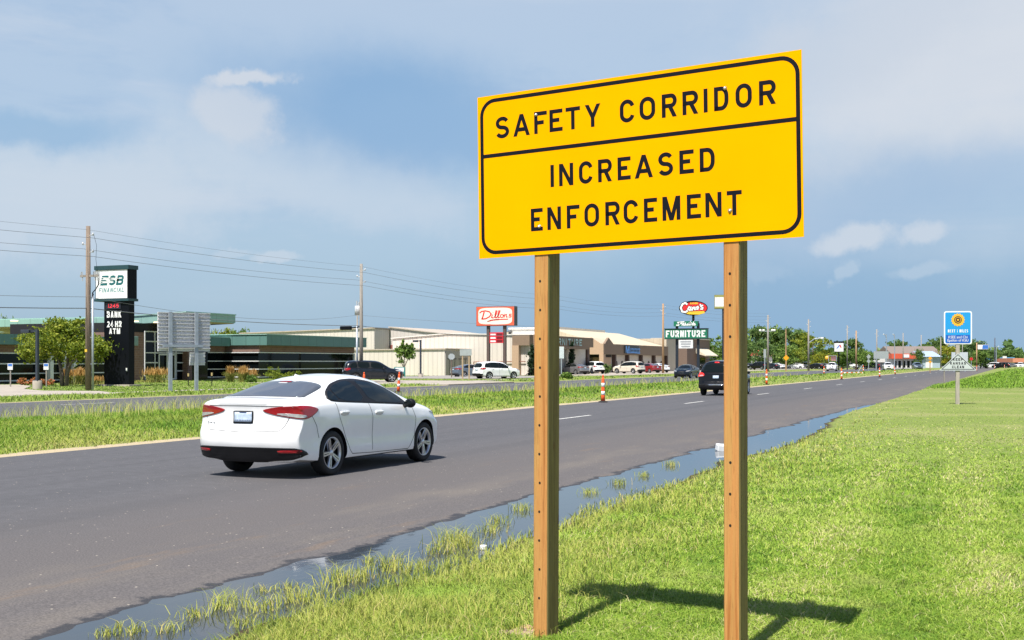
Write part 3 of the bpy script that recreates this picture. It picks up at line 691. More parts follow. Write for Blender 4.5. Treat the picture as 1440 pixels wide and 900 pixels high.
def build_safety_sign():
    LA = Vector((-2.8039, 6.1587, 2.188)); RA = Vector((-0.9551, 5.9108, 2.2128))
    ax = (RA-LA); Wd = ax.length; H_ = 0.914; ang = math.atan2(ax.y, ax.x); tilt = math.asin(ax.z/Wd)
    base = Vector((LA.x, LA.y, 0.0))
    S = thing('road_sign', 'yellow safety corridor sign with black lettering on two square timber posts', 'road sign', base, ang)
    wood = wood_material('treated pine', (0.50, 0.225, 0.072), (0.36, 0.135, 0.035), (0.50, 0.29, 0.095))
    side = wood_material('treated pine, green side grain', (0.19, 0.145, 0.055), (0.115, 0.075, 0.028), (0.12, 0.125, 0.042), (0.0, 10.0, 3.6))  # darker olive copy of the pine, the side's shade put into its colour
    yel = sheeting_material(); blk = mat('black sign vinyl', (0.005, 0.006, 0.011), 0.6, var=0.0, spec=0.15); alu = mat('sign aluminium', (0.55, 0.56, 0.58), 0.4, 0.9, var=0.05)
    ct, st_ = math.cos(tilt), math.sin(tilt); zb = LA.z
    def pl(a, b, t=0.0): return Vector((a*ct-b*st_, -0.0-t, zb+a*st_+b*ct))     # plane of the panel, t towards the viewer
    th = 0.003
    p = MB(); p.sm = False
    cs = [pl(0, 0), pl(Wd, 0), pl(Wd, H_), pl(0, H_)]
    p.add([c for c in cs]+[c+Vector((0, th, 0)) for c in cs], [(0, 1, 2, 3), (7, 6, 5, 4)]+[(i, 4+i, 4+(i+1) % 4, (i+1) % 4) for i in range(4)])
    panel = p.build('sign_panel', [yel], S)
    # border and rule
    b = MB(); x0, x1, y0, y1, r = 0.027, 1.845, 0.030, 0.885, 0.085; sw = 0.021
    path = arc(x1-r, y1-r, r, r, 0, 90, 8)+arc(x0+r, y1-r, r, r, 90, 180, 8)+arc(x0+r, y0+r, r, r, 180, 270, 8)+arc(x1-r, y0+r, r, r, 270, 360, 8)
    path.append(path[0]); ribbon(b, path, sw, pl, 0.0006); ribbon(b, [(x0, 0.575), (x1, 0.578)], sw, pl, 0.0009)
    b.build('border', blk, S)
    t = MB(); SWL = 0.0215
    rows = [(0.666, 0.787, [('S', .118, .206), ('A', .233, .339), ('F', .367, .447), ('E', .463, .544), ('T', .563, .651), ('Y', .680, .773), ('C', .887, .972), ('O', 1.001, 1.090), ('R', 1.127, 1.211), ('R', 1.242, 1.328), ('I', 1.359, 1.377), ('D', 1.413, 1.490), ('O', 1.527, 1.612), ('R', 1.649, 1.735)]),
            (0.365, 0.486, [('I', .466, .486), ('N', .518, .606), ('C', .640, .723), ('R', .755, .837), ('E', .870, .946), ('A', .969, 1.073), ('S', 1.102, 1.186), ('E', 1.221, 1.300), ('D', 1.332, 1.413)]),
            (0.132, 0.256, [('E', .339, .414), ('N', .442, .528), ('F', .563, .641), ('O', .670, .758), ('R', .795, .880), ('C', .902, .987), ('E', 1.019, 1.094), ('M', 1.123, 1.224), ('E', 1.259, 1.336), ('N', 1.359, 1.447), ('T', 1.474, 1.553)])]
    for y0_, y1_, ls in rows:
        for ch, a, c in ls: glyph(t, ch, a, c, y0_, y1_, SWL, pl, 0.0006)
    t.build('lettering', blk, S)
    for a, c in ((0.379, 0.771), (1.471, 0.775), (0.390, 0.154), (1.490, 0.156)):
        q = MB(); q.sm = True; o = pl(a, c, 0.0)
        q.lathe([(0.0, -0.009), (0.005, -0.008), (0.0085, -0.004), (0.009, 0.0), (0.012, 0.0), (0.012, 0.002)], o, 'Y', 14)
        q.build('bolt', alu, S)
    hole = mat('drilled hole', (0.012, 0.008, 0.005), 0.9, var=0)
    for i, (a0, a1, dy) in enumerate(((0.357, 0.450, 0.131), (1.449, 1.536, 0.119))):
        cx = (a0+a1)/2; q = MB(); wx = a1-a0
        bm_b = 0.006
        ztop = zb+cx*st_+0.86; zz = -0.25
        n = 3
        prof = [(-wx/2+bm_b, 0), (wx/2-bm_b, 0), (wx/2, bm_b), (wx/2, dy-bm_b), (wx/2-bm_b, dy), (-wx/2+bm_b, dy), (-wx/2, dy-bm_b), (-wx/2, bm_b)]
        lean = (0.012, -0.004)[i]
        rings = [zz+(ztop-zz)*k/12 for k in range(13)]
        vs = []
        for z in rings:
            s_ = lean*(1-(z/ztop))*-1
            vs += [(cx+px+s_, 0.0055+py, z) for px, py in prof]
        fs = [(k*8+j, k*8+(j+1) % 8, (k+1)*8+(j+1) % 8, (k+1)*8+j) for k in range(12) for j in range(8) if j not in (1, 2, 3)]+[list(range(8))[::-1], [96+j for j in range(8)]]
        q.add(vs, fs)
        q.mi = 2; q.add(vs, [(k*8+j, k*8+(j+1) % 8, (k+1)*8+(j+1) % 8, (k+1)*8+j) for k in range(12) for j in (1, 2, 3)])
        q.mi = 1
        rr = random.Random(3+i)
        zh = zb-0.14
        while zh > 0.25:
            s_ = lean*(1-(zh/ztop))*-1
            if i == 0 or rr.random() < 0.55:
                ox = cx+s_-wx*0.08+rr.uniform(-.002, .002)
                q.add([(ox+0.0068*math.cos(R(45*j)), 0.0048, zh+0.0078*math.sin(R(45*j))) for j in range(8)], [list(range(8))])
            zh -= 0.1585
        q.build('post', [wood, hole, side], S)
build_safety_sign()
# ------------------------------------------------------------------ vehicles
def mono(xs_, pts, s=0.05):
    """profile curve through points, corners eased over about s metres"""
    a = np.array(pts, float); g = np.linspace(a[0, 0]-0.3, a[-1, 0]+0.3, 1200); v = np.interp(g, a[:, 0], a[:, 1])
    k = max(1, int(s/(g[1]-g[0]))); w = np.hanning(2*k+3)[1:-1]; w /= w.sum()
    v = np.convolve(np.pad(v, len(w)//2, mode='edge'), w, 'valid'); return np.interp(xs_, g, v)
def paint_mat(name, c, rough=0.28, metal=0.0, coat=1.0):
    return mat(name, c, rough, metal, var=0.03, vscale=3, coat=coat)
GLASS = mat('tinted car glass', (0.006, 0.009, 0.009), 0.04, var=0.0, spec=0.28)
GLASSR = mat('rear window glass', (0.085, 0.095, 0.115), 0.06, var=0.0, spec=0.6)  # sky reflection on sloped rear windows put into the base colour
TRIM = mat('black plastic trim', (0.008, 0.008, 0.010), 0.5, var=0.1, spec=0.3)
RUBBER = mat('tyre rubber', (0.014, 0.014, 0.015), 0.8, var=0.1)
ALLOY = mat('alloy rim', (0.60, 0.60, 0.62), 0.28, 0.85, var=0.03)
ALLOYD = mat('dark rim pockets', (0.008, 0.008, 0.009), 0.6, 0.0, var=0.03, spec=0.2)
REDL = mat('red lamp lens', (0.30, 0.003, 0.006), 0.12, var=0.15, vscale=25, coat=0.6)
BRAKE = mat('lit brake lamp', (0.55, 0.01, 0.012), 0.15, var=0.0, emit=(1.0, 0.03, 0.02), estr=1.2)
CLEARL = mat('clear lamp lens', (0.50, 0.50, 0.50), 0.12, 0.3, var=0.2, vscale=30, coat=0.6)
SEAM = mat('panel gap', (0.02, 0.02, 0.022), 0.7, var=0)
PLATE = mat('number plate', (0.50, 0.60, 0.74), 0.4, var=0.18, vscale=30)
CHROME = mat('chrome', (0.72, 0.73, 0.75), 0.12, 1.0, var=0.0)

def make_body(c, ny, ns):
    L = c['L']; t = np.linspace(0, 1, ny); y = L*(t-0.55*np.sin(2*np.pi*t)/(2*np.pi)); y[0] = 0; y[-1] = L
    zt = mono(y, c['top'], c.get('ease', 0.06)); zb = np.minimum(mono(y, c['belt'], 0.2), zt-0.025); zl = mono(y, c['bot'], 0.15); hw = mono(y, c['wid'], 0.25)
    rw = mono(y, c['roofw'], 0.3)
    S = []
    tt = np.linspace(0, 1, ns)
    for i in range(ny):
        x = [0.0, hw[i]*0.55, hw[i]-0.10, hw[i]-0.035]; z = [zl[i], zl[i], zl[i]+0.004, zl[i]+0.035]
        for q in np.linspace(0, 1, ns)[0:]:
            zz = zl[i]+0.09+(zb[i]-zl[i]-0.09)*q
            sh = 1-0.030*(1-q)**2-c.get('tuck', 0.028)*q**3+c.get('crease', 0.012)*math.exp(-((q-0.80)/0.07)**2)-0.020*math.exp(-((q-0.36)/0.18)**2)
            x.append(hw[i]*sh); z.append(zz)
        h = zt[i]-zb[i]; xs0 = x[-1]; ww = xs0*(rw[i])
        P0 = np.array([xs0, zb[i]]); P1 = np.array([xs0-min(0.16, 0.12*h/0.5+0.02), zb[i]+0.42*h]); P2 = np.array([ww+0.02, zb[i]+0.97*h+0.0]); P3 = np.array([ww*0.72, zt[i]-0.012*min(1, h/0.2)]); P4 = np.array([0, zt[i]])
        n2 = ns+6
        for q in np.linspace(0, 1, n2)[1:]:
            p = (1-q)**4*P0+4*(1-q)**3*q*P1+6*(1-q)**2*q*q*P2+4*(1-q)*q**3*P3+q**4*P4
            x.append(p[0]); z.append(p[1])
        S.append(np.stack([x, np.full(len(x), y[i]), z], -1))
    S = np.array(S); m = S.shape[1]
    # full loop: right side bottom->top then left side top->bottom
    left = S[:, 1:-1][:, ::-1].copy(); left[..., 0] *= -1
    Lp = np.concatenate([S, left], 1); n = Lp.shape[1]
    V = list(Lp.reshape(-1, 3)); F = []
    for i in range(ny-1):
        for j in range(n):
            F.append((i*n+j, i*n+(j+1) % n, (i+1)*n+(j+1) % n, (i+1)*n+j))
    for end in (0, ny-1):
        cx = np.array([0, y[end], (zl[end]+zt[end])/2]); prev = [end*n+j for j in range(n)]; base = Lp[end]
        R_ = 9
        for k in range(1, R_):
            s = 1-k/R_; o = len(V)
            for p in base: V.append(cx+(p-cx)*s)
            cur = [o+j for j in range(n)]
            F += [(prev[j], prev[(j+1) % n], cur[(j+1) % n], cur[j]) for j in range(n)]; prev = cur
        o = len(V); V.append(cx); F += [(prev[j], prev[(j+1) % n], o) for j in range(n)]
    V = np.array(V)
    hwm = hw.max()
    def warp(sgn):
        yy = V[:, 1] if sgn > 0 else L-V[:, 1]
        pr, pf, pw, reach = (c['rear_plan'], c['rear_prof'], c['rear_pow'], 1.0) if sgn > 0 else (c['front_plan'], c['front_prof'], c['front_pow'], 1.1)
        g = pr*np.clip(np.abs(V[:, 0])/hwm, 0, 1.1)**pw+mono(V[:, 2], pf, 0.03)
        k = np.clip(1-yy/reach, 0, 1)**2
        V[:, 1] += sgn*g*k
    warp(1); warp(-1)
    # flared arches
    for ya in c['axles']:
        d = np.hypot(V[:, 1]-ya, V[:, 2]-c['wr']); f = np.exp(-((d-c['ra']-0.02)/0.10)**2)*(V[:, 2] < 0.95)*(np.abs(V[:, 0]) > 0.7*hwm)
        V[:, 0] += np.sign(V[:, 0])*c.get('flare', 0.016)*f
    bm = bmesh.new(); vs = [bm.verts.new(p) for p in V]
    for f in F: bm.faces.new([vs[i] for i in f])
    for _ in range(c.get('smooth', 2)): bmesh.ops.smooth_vert(bm, verts=bm.verts, factor=0.5, use_axis_x=True, use_axis_y=True, use_axis_z=True)
    bmesh.ops.recalc_face_normals(bm, faces=bm.faces); return bm
class Proj:
    """throws outlines onto a car body"""
    def __init__(s, bm, c): s.b = BVHTree.FromBMesh(bm); s.c = c; s.L = c['L']
    def hit(s, o, d, off):
        p, n, i, q = s.b.ray_cast(Vector(o), Vector(d))
        if p is None:
            p, n, i, q = s.b.find_nearest(Vector(o)+Vector(d)*max(0.0, Vector(o).length-0.8))
        if n.dot(Vector(d)) > 0: n = -n
        return p+n*off
    def mapper(s, kind, sg=1):
        L = s.L
        if kind == 'side': return lambda a, b: ((sg*3, a, b), (-sg, 0, 0))
        if kind == 'rear': return lambda a, b: ((a, -3, b), (0, 1, 0))
        if kind == 'front': return lambda a, b: ((a, L+3, b), (0, -1, 0))
        if kind == 'top': return lambda a, b: ((a, b, 4), (0, 0, -1))
        if kind == 'rearc':
            cx, cy_ = 0.3*sg, 0.95
            return lambda a, b: ((cx+sg*3*math.sin(R(a)), cy_-3*math.cos(R(a)), b), (-sg*math.sin(R(a)), math.cos(R(a)), 0))
        if kind == 'frontc':
            cx, cy_ = 0.3*sg, L-0.95
            return lambda a, b: ((cx+sg*3*math.sin(R(a)), cy_+3*math.cos(R(a)), b), (-sg*math.sin(R(a)), -math.cos(R(a)), 0))
        if kind == 'wrap': return lambda a, b: ((3*math.sin(R(a)), 1.0-3*math.cos(R(a)), b), (-math.sin(R(a)), math.cos(R(a)), 0))
        if kind == 'wrapf': return lambda a, b: ((3*math.sin(R(a)), L-1.0+3*math.cos(R(a)), b), (-math.sin(R(a)), -math.cos(R(a)), 0))
        if kind == 'back45': return lambda a, b: ((a, -2.0, b+2.0), (0, 0.7071, -0.7071))     # b = height + distance from the tail
        if kind == 'front45': return lambda a, b: ((a, L+2.0, b+2.0), (0, -0.7071, -0.7071))
    def panel(s, mb, poly, kind, sg=1, off=0.004, M=36, K=5, rnd_=2, thick=0.006):
        mp = s.mapper(kind, sg)
        P = [Vector(p) for p in poly]
        for _ in range(rnd_):                      # ease corners (Chaikin)
            Q = []
            for i in range(len(P)):
                a, b = P[i], P[(i+1) % len(P)]; Q += [a*0.8+b*0.2, a*0.2+b*0.8]
            P = Q
        ln = [0]
        for i in range(len(P)): ln.append(ln[-1]+(P[(i+1) % len(P)]-P[i]).length)
        out = []
        for k in range(M):
            d = ln[-1]*k/M; i = max(0, min(len(P)-1, np.searchsorted(ln, d, side='right')-1)); f = (d-ln[i])/max(1e-9, ln[i+1]-ln[i])
            out.append(P[i].lerp(P[(i+1) % len(P)], f))
        cen = sum(out, Vector((0, 0)))/M
        vs = []; fs = []
        edge = [s.hit(*mp(p.x, p.y), off-thick) for p in out]; vs += edge
        for k in range(K):
            for p in out:
                q = cen+(p-cen)*(1-k/K); vs.append(s.hit(*mp(q.x, q.y), off))
        vs.append(s.hit(*mp(cen.x, cen.y), off))
        for k in range(K): fs += [(k*M+j, k*M+(j+1) % M, (k+1)*M+(j+1) % M, (k+1)*M+j) for j in range(M)]
        fs += [(K*M+j, K*M+(j+1) % M, (K+1)*M) for j in range(M)]
        o = len(mb.v); mb.sm = False; mb.add(vs, fs[:M] if thick > 0 else []); mb.sm = True
        for f in fs[M:]: mb.f.append([o+i for i in f]); mb.m.append(mb.mi); mb.smooth.append(True)
        mb.sm = False
    def line(s, mb, pts, kind, sg=1, w=0.006, off=0.0016, seg=10):
        mp = s.mapper(kind, sg); P = []
        for a, b in zip(pts[:-1], pts[1:]):
            for i in range(seg): P.append((Vector(a)).lerp(Vector(b), i/seg))
        P.append(Vector(pts[-1])); vs = []; fs = []
        for i, p in enumerate(P):
            t = (P[min(i+1, len(P)-1)]-P[max(i-1, 0)]).normalized(); n = Vector((-t.y, t.x))*w/2
            vs += [s.hit(*mp(*(p+n)), off), s.hit(*mp(*(p-n)), off)]
        fs = [(2*i, 2*i+1, 2*i+3, 2*i+2) for i in range(len(P)-1)]
        mb.add(vs, fs)
def boolean_arches(bm, c, mats):
    def tmp(name, b):
        me = bpy.data.meshes.new(name); b.to_mesh(me); o = bpy.data.objects.new(name, me); COL.objects.link(o)
        for m in mats: me.materials.append(m)
        return o
    a = tmp('body', bm)
    cb = bmesh.new()
    for ya in c['axles']:
        for sg in (1, -1):
            x0, x1 = sg*(c['hwm']-0.33), sg*(c['hwm']+0.2)
            n = 40; ra = c['ra']
            pts = [(ra*math.cos(2*math.pi*k/n), ra*math.sin(2*math.pi*k/n)) for k in range(n)]
            A = [cb.verts.new((x0, ya+p[0], c['wr']+p[1])) for p in pts]; B = [cb.verts.new((x1, ya+p[0], c['wr']+p[1])) for p in pts]
            cb.faces.new(A); cb.faces.new(B[::-1])
            for k in range(n): cb.faces.new((A[k], B[k], B[(k+1) % n], A[(k+1) % n]))
    bmesh.ops.recalc_face_normals(cb, faces=cb.faces)
    for f in cb.faces: f.material_index = 1
    b = tmp('cutter', cb); cb.free()
    md = a.modifiers.new('arches', 'BOOLEAN'); md.object = b; md.operation = 'DIFFERENCE'; md.solver = 'EXACT'
    dg = bpy.context.evaluated_depsgraph_get(); dg.update()
    me = bpy.data.meshes.new_from_object(a.evaluated_get(dg)); me.name = 'body'
    a.modifiers.clear(); old = a.data; a.data = me; bpy.data.objects.remove(b, do_unlink=True); bpy.data.meshes.remove(old)
    bm2 = bmesh.new(); bm2.from_mesh(me)
    for f in bm2.faces: f.smooth = True
    for e in bm2.edges:
        e.smooth = not (len(e.link_faces) == 2 and e.calc_face_angle(0) > R(38))
    bm2.to_mesh(me); bm2.free()
    return a
def make_wheel(r, rim_r, w=0.21, fancy=True):
    """axis along X, outer face towards +X"""
    q = MB(); q.sm = True
    q.lathe([(rim_r-0.004, -w*0.30), (rim_r+0.012, -w*0.47), (r-0.035, -w*0.5), (r-0.008, -w*0.42), (r, -w*0.25), (r, w*0.25), (r-0.008, w*0.42), (r-0.035, w*0.5), (rim_r+0.02, w*0.48), (rim_r+0.004, w*0.42), (rim_r-0.004, w*0.30)], axis='X', n=36)
    tyre = q.build('wheel', RUBBER)
    q = MB(); q.sm = True; q.mi = 1
    q.lathe([(0.0, w*0.10), (rim_r*0.9, w*0.10), (rim_r, w*0.05)], axis='X', n=30)
    q.mi = 0
    q.lathe([(rim_r-0.012, w*0.20), (rim_r-0.008, w*0.42), (rim_r+0.004, w*0.45), (rim_r+0.007, w*0.36)], axis='X', n=36)
    q.sm = False
    ns_ = 5
    for k in range(ns_):
        a = 2*math.pi*k/ns_+0.3; ca, sa = math.cos(a), math.sin(a)
        def pt(rad, tan, x): return (x, rad*ca-tan*sa, rad*sa+tan*ca)
        r0, r1 = rim_r*0.16, rim_r*0.95; w0, w1 = rim_r*0.12, rim_r*0.185
        vs = [pt(r0, -w0, w*0.18), pt(r0, w0, w*0.18), pt(r1, w1, w*0.30), pt(r1, -w1, w*0.30), pt(r0, -w0*0.8, w*0.36), pt(r0, w0*0.8, w*0.36), pt(r1, w1*0.72, w*0.43), pt(r1, -w1*0.72, w*0.43)]
        q.add(vs, [(4, 5, 6, 7), (0, 1, 5, 4), (1, 2, 6, 5), (2, 3, 7, 6), (3, 0, 4, 7)])
        if fancy:
            q.mi = 1; q.add([pt(r0+rim_r*0.2, -w0*0.16, w*0.386), pt(r0+rim_r*0.2, w0*0.16, w*0.386), pt(r1*0.93, w1*0.14, w*0.432), pt(r1*0.93, -w1*0.14, w*0.432)], [(0, 1, 2, 3)]); q.mi = 0
    q.sm = True; q.lathe([(0.0, w*0.42), (rim_r*0.14, w*0.41), (rim_r*0.2, w*0.36), (rim_r*0.2, w*0.2)], axis='X', n=20)
    q.build('rim', [ALLOY, ALLOYD], tyre)
    return tyre
def make_car(kind, label, cat, c, paint, lit=False, ny=70, ns=9, name=None, hero=False):
    bm = make_body(c, ny, ns); L = c['L']; hw = c['hwm']
    root = thing(name or kind, label, cat)
    body = boolean_arches(bm, c, [paint, TRIM]); body.name = 'body'; body.parent = root
    P = Proj(bm, c); off_y = -L/2
    parts = [body]
    def part(nm, fn, m):
        q = MB(); fn(q); o = q.build(nm, m, root); parts.append(o); return o
    for sg in (1, -1):
        fr = part('window_frame', lambda q: P.panel(q, c['dlo'], 'side', sg, 0.003, M=64, K=6), TRIM)
        for poly in c['panes']: part('side_window', lambda q: P.panel(q, poly, 'side', sg, 0.0048, M=48, K=6, rnd_=1, thick=0.0), GLASS)
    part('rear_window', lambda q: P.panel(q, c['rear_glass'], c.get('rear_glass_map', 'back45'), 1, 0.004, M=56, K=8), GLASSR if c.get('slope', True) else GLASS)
    part('windshield', lambda q: P.panel(q, c['windshield'], 'front45', 1, 0.004, M=56, K=8), GLASS)
    for sg in (1, -1):
        part('tail_light', lambda q: P.panel(q, c['tail'], 'rearc', sg, 0.008, M=72, K=14, rnd_=1), BRAKE if lit else REDL)
        if 'tail2' in c: part('reversing_lamp', lambda q: P.panel(q, c['tail2'], 'rearc', sg, 0.011, M=48, K=10, rnd_=1, thick=0.001), CLEARL)
        part('headlight', lambda q: P.panel(q, c['head'], 'frontc', sg, 0.006, M=40, K=4, rnd_=1), CLEARL)
    part('grille', lambda q: P.panel(q, c['grille'], 'wrapf', 1, 0.006, M=48, K=3, rnd_=1), TRIM)
    part('rear_valance', lambda q: P.panel(q, c['valance'], 'wrap', 1, 0.014, M=140, K=18, rnd_=1, thick=0.016), TRIM)
    if 'frontlow' in c: part('front_intake', lambda q: P.panel(q, c['frontlow'], 'wrapf', 1, 0.006, M=48, K=3, rnd_=1), TRIM)
    if 'bar' in c: part('bumper_trim', lambda q: P.panel(q, c['bar'], 'wrap', 1, 0.016, M=60, K=2, rnd_=1), CHROME)
    if 'stop' in c: part('brake_lamp', lambda q: P.panel(q, c['stop'], c.get('stop_map', 'back45'), 1, 0.012, M=20, K=2, rnd_=1), BRAKE if lit else REDL)
    if 'gbar' in c: part('grille_bar', lambda q: P.panel(q, c['gbar'], 'wrapf', 1, 0.012, M=40, K=2, rnd_=1), CHROME)
    def plate(q):
        P.panel(q, [(-.165, c['plate']-.088), (.165, c['plate']-.088), (.165, c['plate']+.088), (-.165, c['plate']+.088)], 'rear', 1, 0.012, M=24, K=2, rnd_=0)
    pl_ = part('license_plate', plate, TRIM)
    def plate2(q):
        P.panel(q, [(-.147, c['plate']-.068), (.147, c['plate']-.068), (.147, c['plate']+.070), (-.147, c['plate']+.070)], 'rear', 1, 0.016, M=24, K=2, rnd_=0)
    q = MB(); plate2(q); o = q.build('plate_face', PLATE, pl_); parts_sub = [o]
    # mirrors
    my, mz = c['mirror']
    for sg in (1, -1):
        q = MB(); q.sm = True; b = bmesh.new(); bmesh.ops.create_uvsphere(b, u_segments=14, v_segments=9, radius=1)
        T = Matrix.Translation((sg*(hw+0.085), my, mz)) @ Matrix.Diagonal((0.088, 0.085, 0.074, 1))
        b.verts.index_update(); q.add([v.co.copy() for v in b.verts], [[v.index for v in f.verts] for f in b.faces], T); b.free()
        q.cyl((sg*(hw-0.06), my+0.03, mz-0.05), (sg*(hw+0.06), my, mz-0.03), 0.035, 0.025, 8)
        mo = q.build('mirror', TRIM if hero else paint, root); parts.append(mo)
        q = MB(); q.sm = True; q.lathe([(0.0, 0.0), (0.9, 0.0), (1.0, 0.06)], axis='Y', n=18)
        q.v = [Vector((sg*(hw+0.085)+v.x*0.070, my-0.082+v.y*0.1, mz+v.z*0.056)) for v in q.v]
        g = q.build('mirror_glass', GLASS, mo); parts_sub.append(g)
    # gaps round doors, lid and bumpers, door handles
    def seams(q):
        for sg in (1, -1):
            for ln in c['seams']: P.line(q, ln, 'side', sg, c.get('gap', 0.010), 0.002, 6)
        for ln in c.get('rear_seams', []): P.line(q, ln, 'rear', 1, 0.008, 0.002, 8)
    part('panel_gaps', seams, SEAM)
    for sg in (1, -1):
        for hy, hz_ in c['handles']:
            q = MB(); o = P.hit((sg*3, hy, hz_), (-sg, 0, 0), 0.0)
            q.bbox(o.x-0.01 if sg > 0 else o.x-0.028, hy-0.11, hz_-0.014, o.x+0.028 if sg > 0 else o.x+0.01, hy+0.11, hz_+0.016, 0.008)
            parts.append(q.build('door_handle', paint if hero else c.get('hmat', paint), root))
    # wheels
    w0 = make_wheel(c['wr'], c['rim'], c.get('tw', 0.21), hero); w0.parent = root; first = True
    for ya in c['axles']:
        for sg in (1, -1):
            w = w0 if first else copy_tree(w0, root); first = False
            w.location = (sg*(hw-0.125), ya, c['wr']); w.rotation_euler = (R(rnd.uniform(0, 70)), 0, 0 if sg > 0 else math.pi); parts.append(w)
    # shift to the middle of the wheelbase
    for o in parts+parts_sub:
        if o.parent == root and not o.name.startswith('wheel'):
            o.data.transform(Matrix.Translation((0, off_y, 0)))
        elif o.parent == root: o.location.y += off_y
        else: o.data.transform(Matrix.Translation((0, off_y, 0)))
    bm.free(); root['half'] = L/2
    return root, P
def put_car(o, x, y, heading=0.0, z=0.0):
    o.location = (x, y, z); o.rotation_euler = (0, 0, heading); return o
def repaint(o, frm, to):
    for q in [o]+[x for ch in children_of(o) for x in [ch]+children_of(ch)]:
        if q.type == 'MESH':
            for s in q.material_slots:
                if s.material == frm: s.link = 'OBJECT'; s.material = to
    return o

SEDAN = dict(L=4.56, hwm=0.89, wr=0.318, rim=0.222, ra=0.365, axles=(0.98, 3.68), ease=0.10,
    top=[(0, 1.035), (0.05, 1.085), (0.16, 1.105), (0.42, 1.115), (0.72, 1.215), (1.12, 1.335), (1.5, 1.405), (1.95, 1.438), (2.4, 1.425), (2.75, 1.365), (3.15, 1.19), (3.52, 1.02), (3.7, 0.975), (4.2, 0.89), (4.45, 0.78), (4.56, 0.66)],
    belt=[(0, 0.96), (0.6, 0.995), (1.0, 1.005), (1.6, 0.975), (2.4, 0.935), (3.2, 0.89), (3.7, 0.855), (4.2, 0.79), (4.56, 0.62)],
    bot=[(0, 0.235), (0.5, 0.20), (1.2, 0.185), (3.4, 0.18), (4.2, 0.17), (4.56, 0.215)],
    wid=[(0, 0.865), (0.5, 0.885), (1.2, 0.888), (2.3, 0.882), (3.4, 0.888), (4.0, 0.875), (4.56, 0.82)],
    roofw=[(0, 0.95), (0.4, 0.90), (0.8, 0.72), (1.4, 0.66), (2.0, 0.67), (2.8, 0.68), (3.2, 0.76), (3.6, 0.88), (4.56, 0.92)],
    rear_plan=0.20, rear_pow=3.4, front_plan=0.42, front_pow=2.6,
    rear_prof=[(0.1, 0.14), (0.24, 0.075), (0.44, 0.022), (0.46, 0.0), (0.62, 0.0), (0.68, 0.035), (0.80, 0.075), (0.98, 0.07), (1.06, 0.035), (1.12, 0.05)],
    front_prof=[(0.1, 0.14), (0.3, 0.02), (0.5, 0.0), (0.65, 0.02), (0.8, 0.10), (1.0, 0.22)],
    dlo=[(0.925, 1.105), (0.955, 1.055), (1.15, 1.035), (2.0, 0.995), (3.0, 0.945), (3.22, 0.925), (3.05, 1.085), (2.80, 1.215), (2.45, 1.318), (2.05, 1.362), (1.70, 1.352), (1.35, 1.295), (1.05, 1.195)],
    panes=[[(0.965, 1.105), (0.985, 1.075), (1.215, 1.052), (1.16, 1.205), (1.07, 1.175)],
           [(1.245, 1.052), (1.93, 1.022), (1.86, 1.328), (1.68, 1.322), (1.38, 1.272), (1.19, 1.215)],
           [(2.07, 1.016), (3.02, 0.968), (3.0, 1.06), (2.76, 1.19), (2.43, 1.288), (2.06, 1.330), (2.0, 1.330)]],
    rear_glass=[(-0.67, 1.585), (0.67, 1.585), (0.65, 1.85), (0.595, 2.40), (0.42, 2.47), (-0.42, 2.47), (-0.595, 2.40), (-0.65, 1.85)],
    windshield=[(-0.72, 2.12), (0.72, 2.12), (0.54, 3.15), (-0.54, 3.15)],
    tail=[(1.0, 0.955), (3, 0.920), (14, 0.880), (30, 0.838), (40, 0.822), (46, 0.840), (59, 0.935), (59, 0.962), (46, 1.000), (34, 1.010), (14, 0.992)],
    tail2=[(14, 0.900), (19, 0.880), (33, 0.848), (40, 0.838), (43, 0.868), (36, 0.895), (20, 0.908)],
    head=[(12, 0.69), (38, 0.72), (62, 0.79), (70, 0.82), (60, 0.815), (30, 0.79), (14, 0.76)],
    grille=[(-26, 0.62), (26, 0.62), (24, 0.70), (-24, 0.70)], frontlow=[(-28, 0.28), (28, 0.28), (24, 0.46), (-24, 0.46)],
    valance=[(-55, 0.345), (-48, 0.315), (-42, 0.272), (-30, 0.262), (-22, 0.240), (22, 0.240), (30, 0.262), (42, 0.272), (48, 0.315), (55, 0.345), (46, 0.432), (30, 0.440), (-30, 0.440), (-46, 0.432)],
    plate=0.848, mirror=(3.02, 0.965), stop=[(-0.10, 2.37), (0.10, 2.37), (0.10, 2.41), (-0.10, 2.41)],
    seams=[[(1.07, 1.03), (1.14, 0.80), (1.32, 0.50), (1.42, 0.34), (1.5, 0.275), (2.07, 0.255)], [(1.985, 0.99), (2.05, 0.80), (2.06, 0.55), (2.07, 0.255), (3.16, 0.24)], [(3.27, 0.90), (3.36, 0.72), (3.33, 0.45), (3.16, 0.24)], [(0.42, 0.90), (0.56, 0.72), (0.62, 0.55)]],
    rear_seams=[[(-0.70, 0.86), (-0.64, 0.72), (-0.58, 0.665), (0.0, 0.645), (0.58, 0.665), (0.64, 0.72), (0.70, 0.86)], [(-0.62, 1.0), (0.0, 1.005), (0.62, 1.0)]],
    gap=0.009, handles=[(1.27, 0.885), (2.24, 0.855)], flare=0.014)
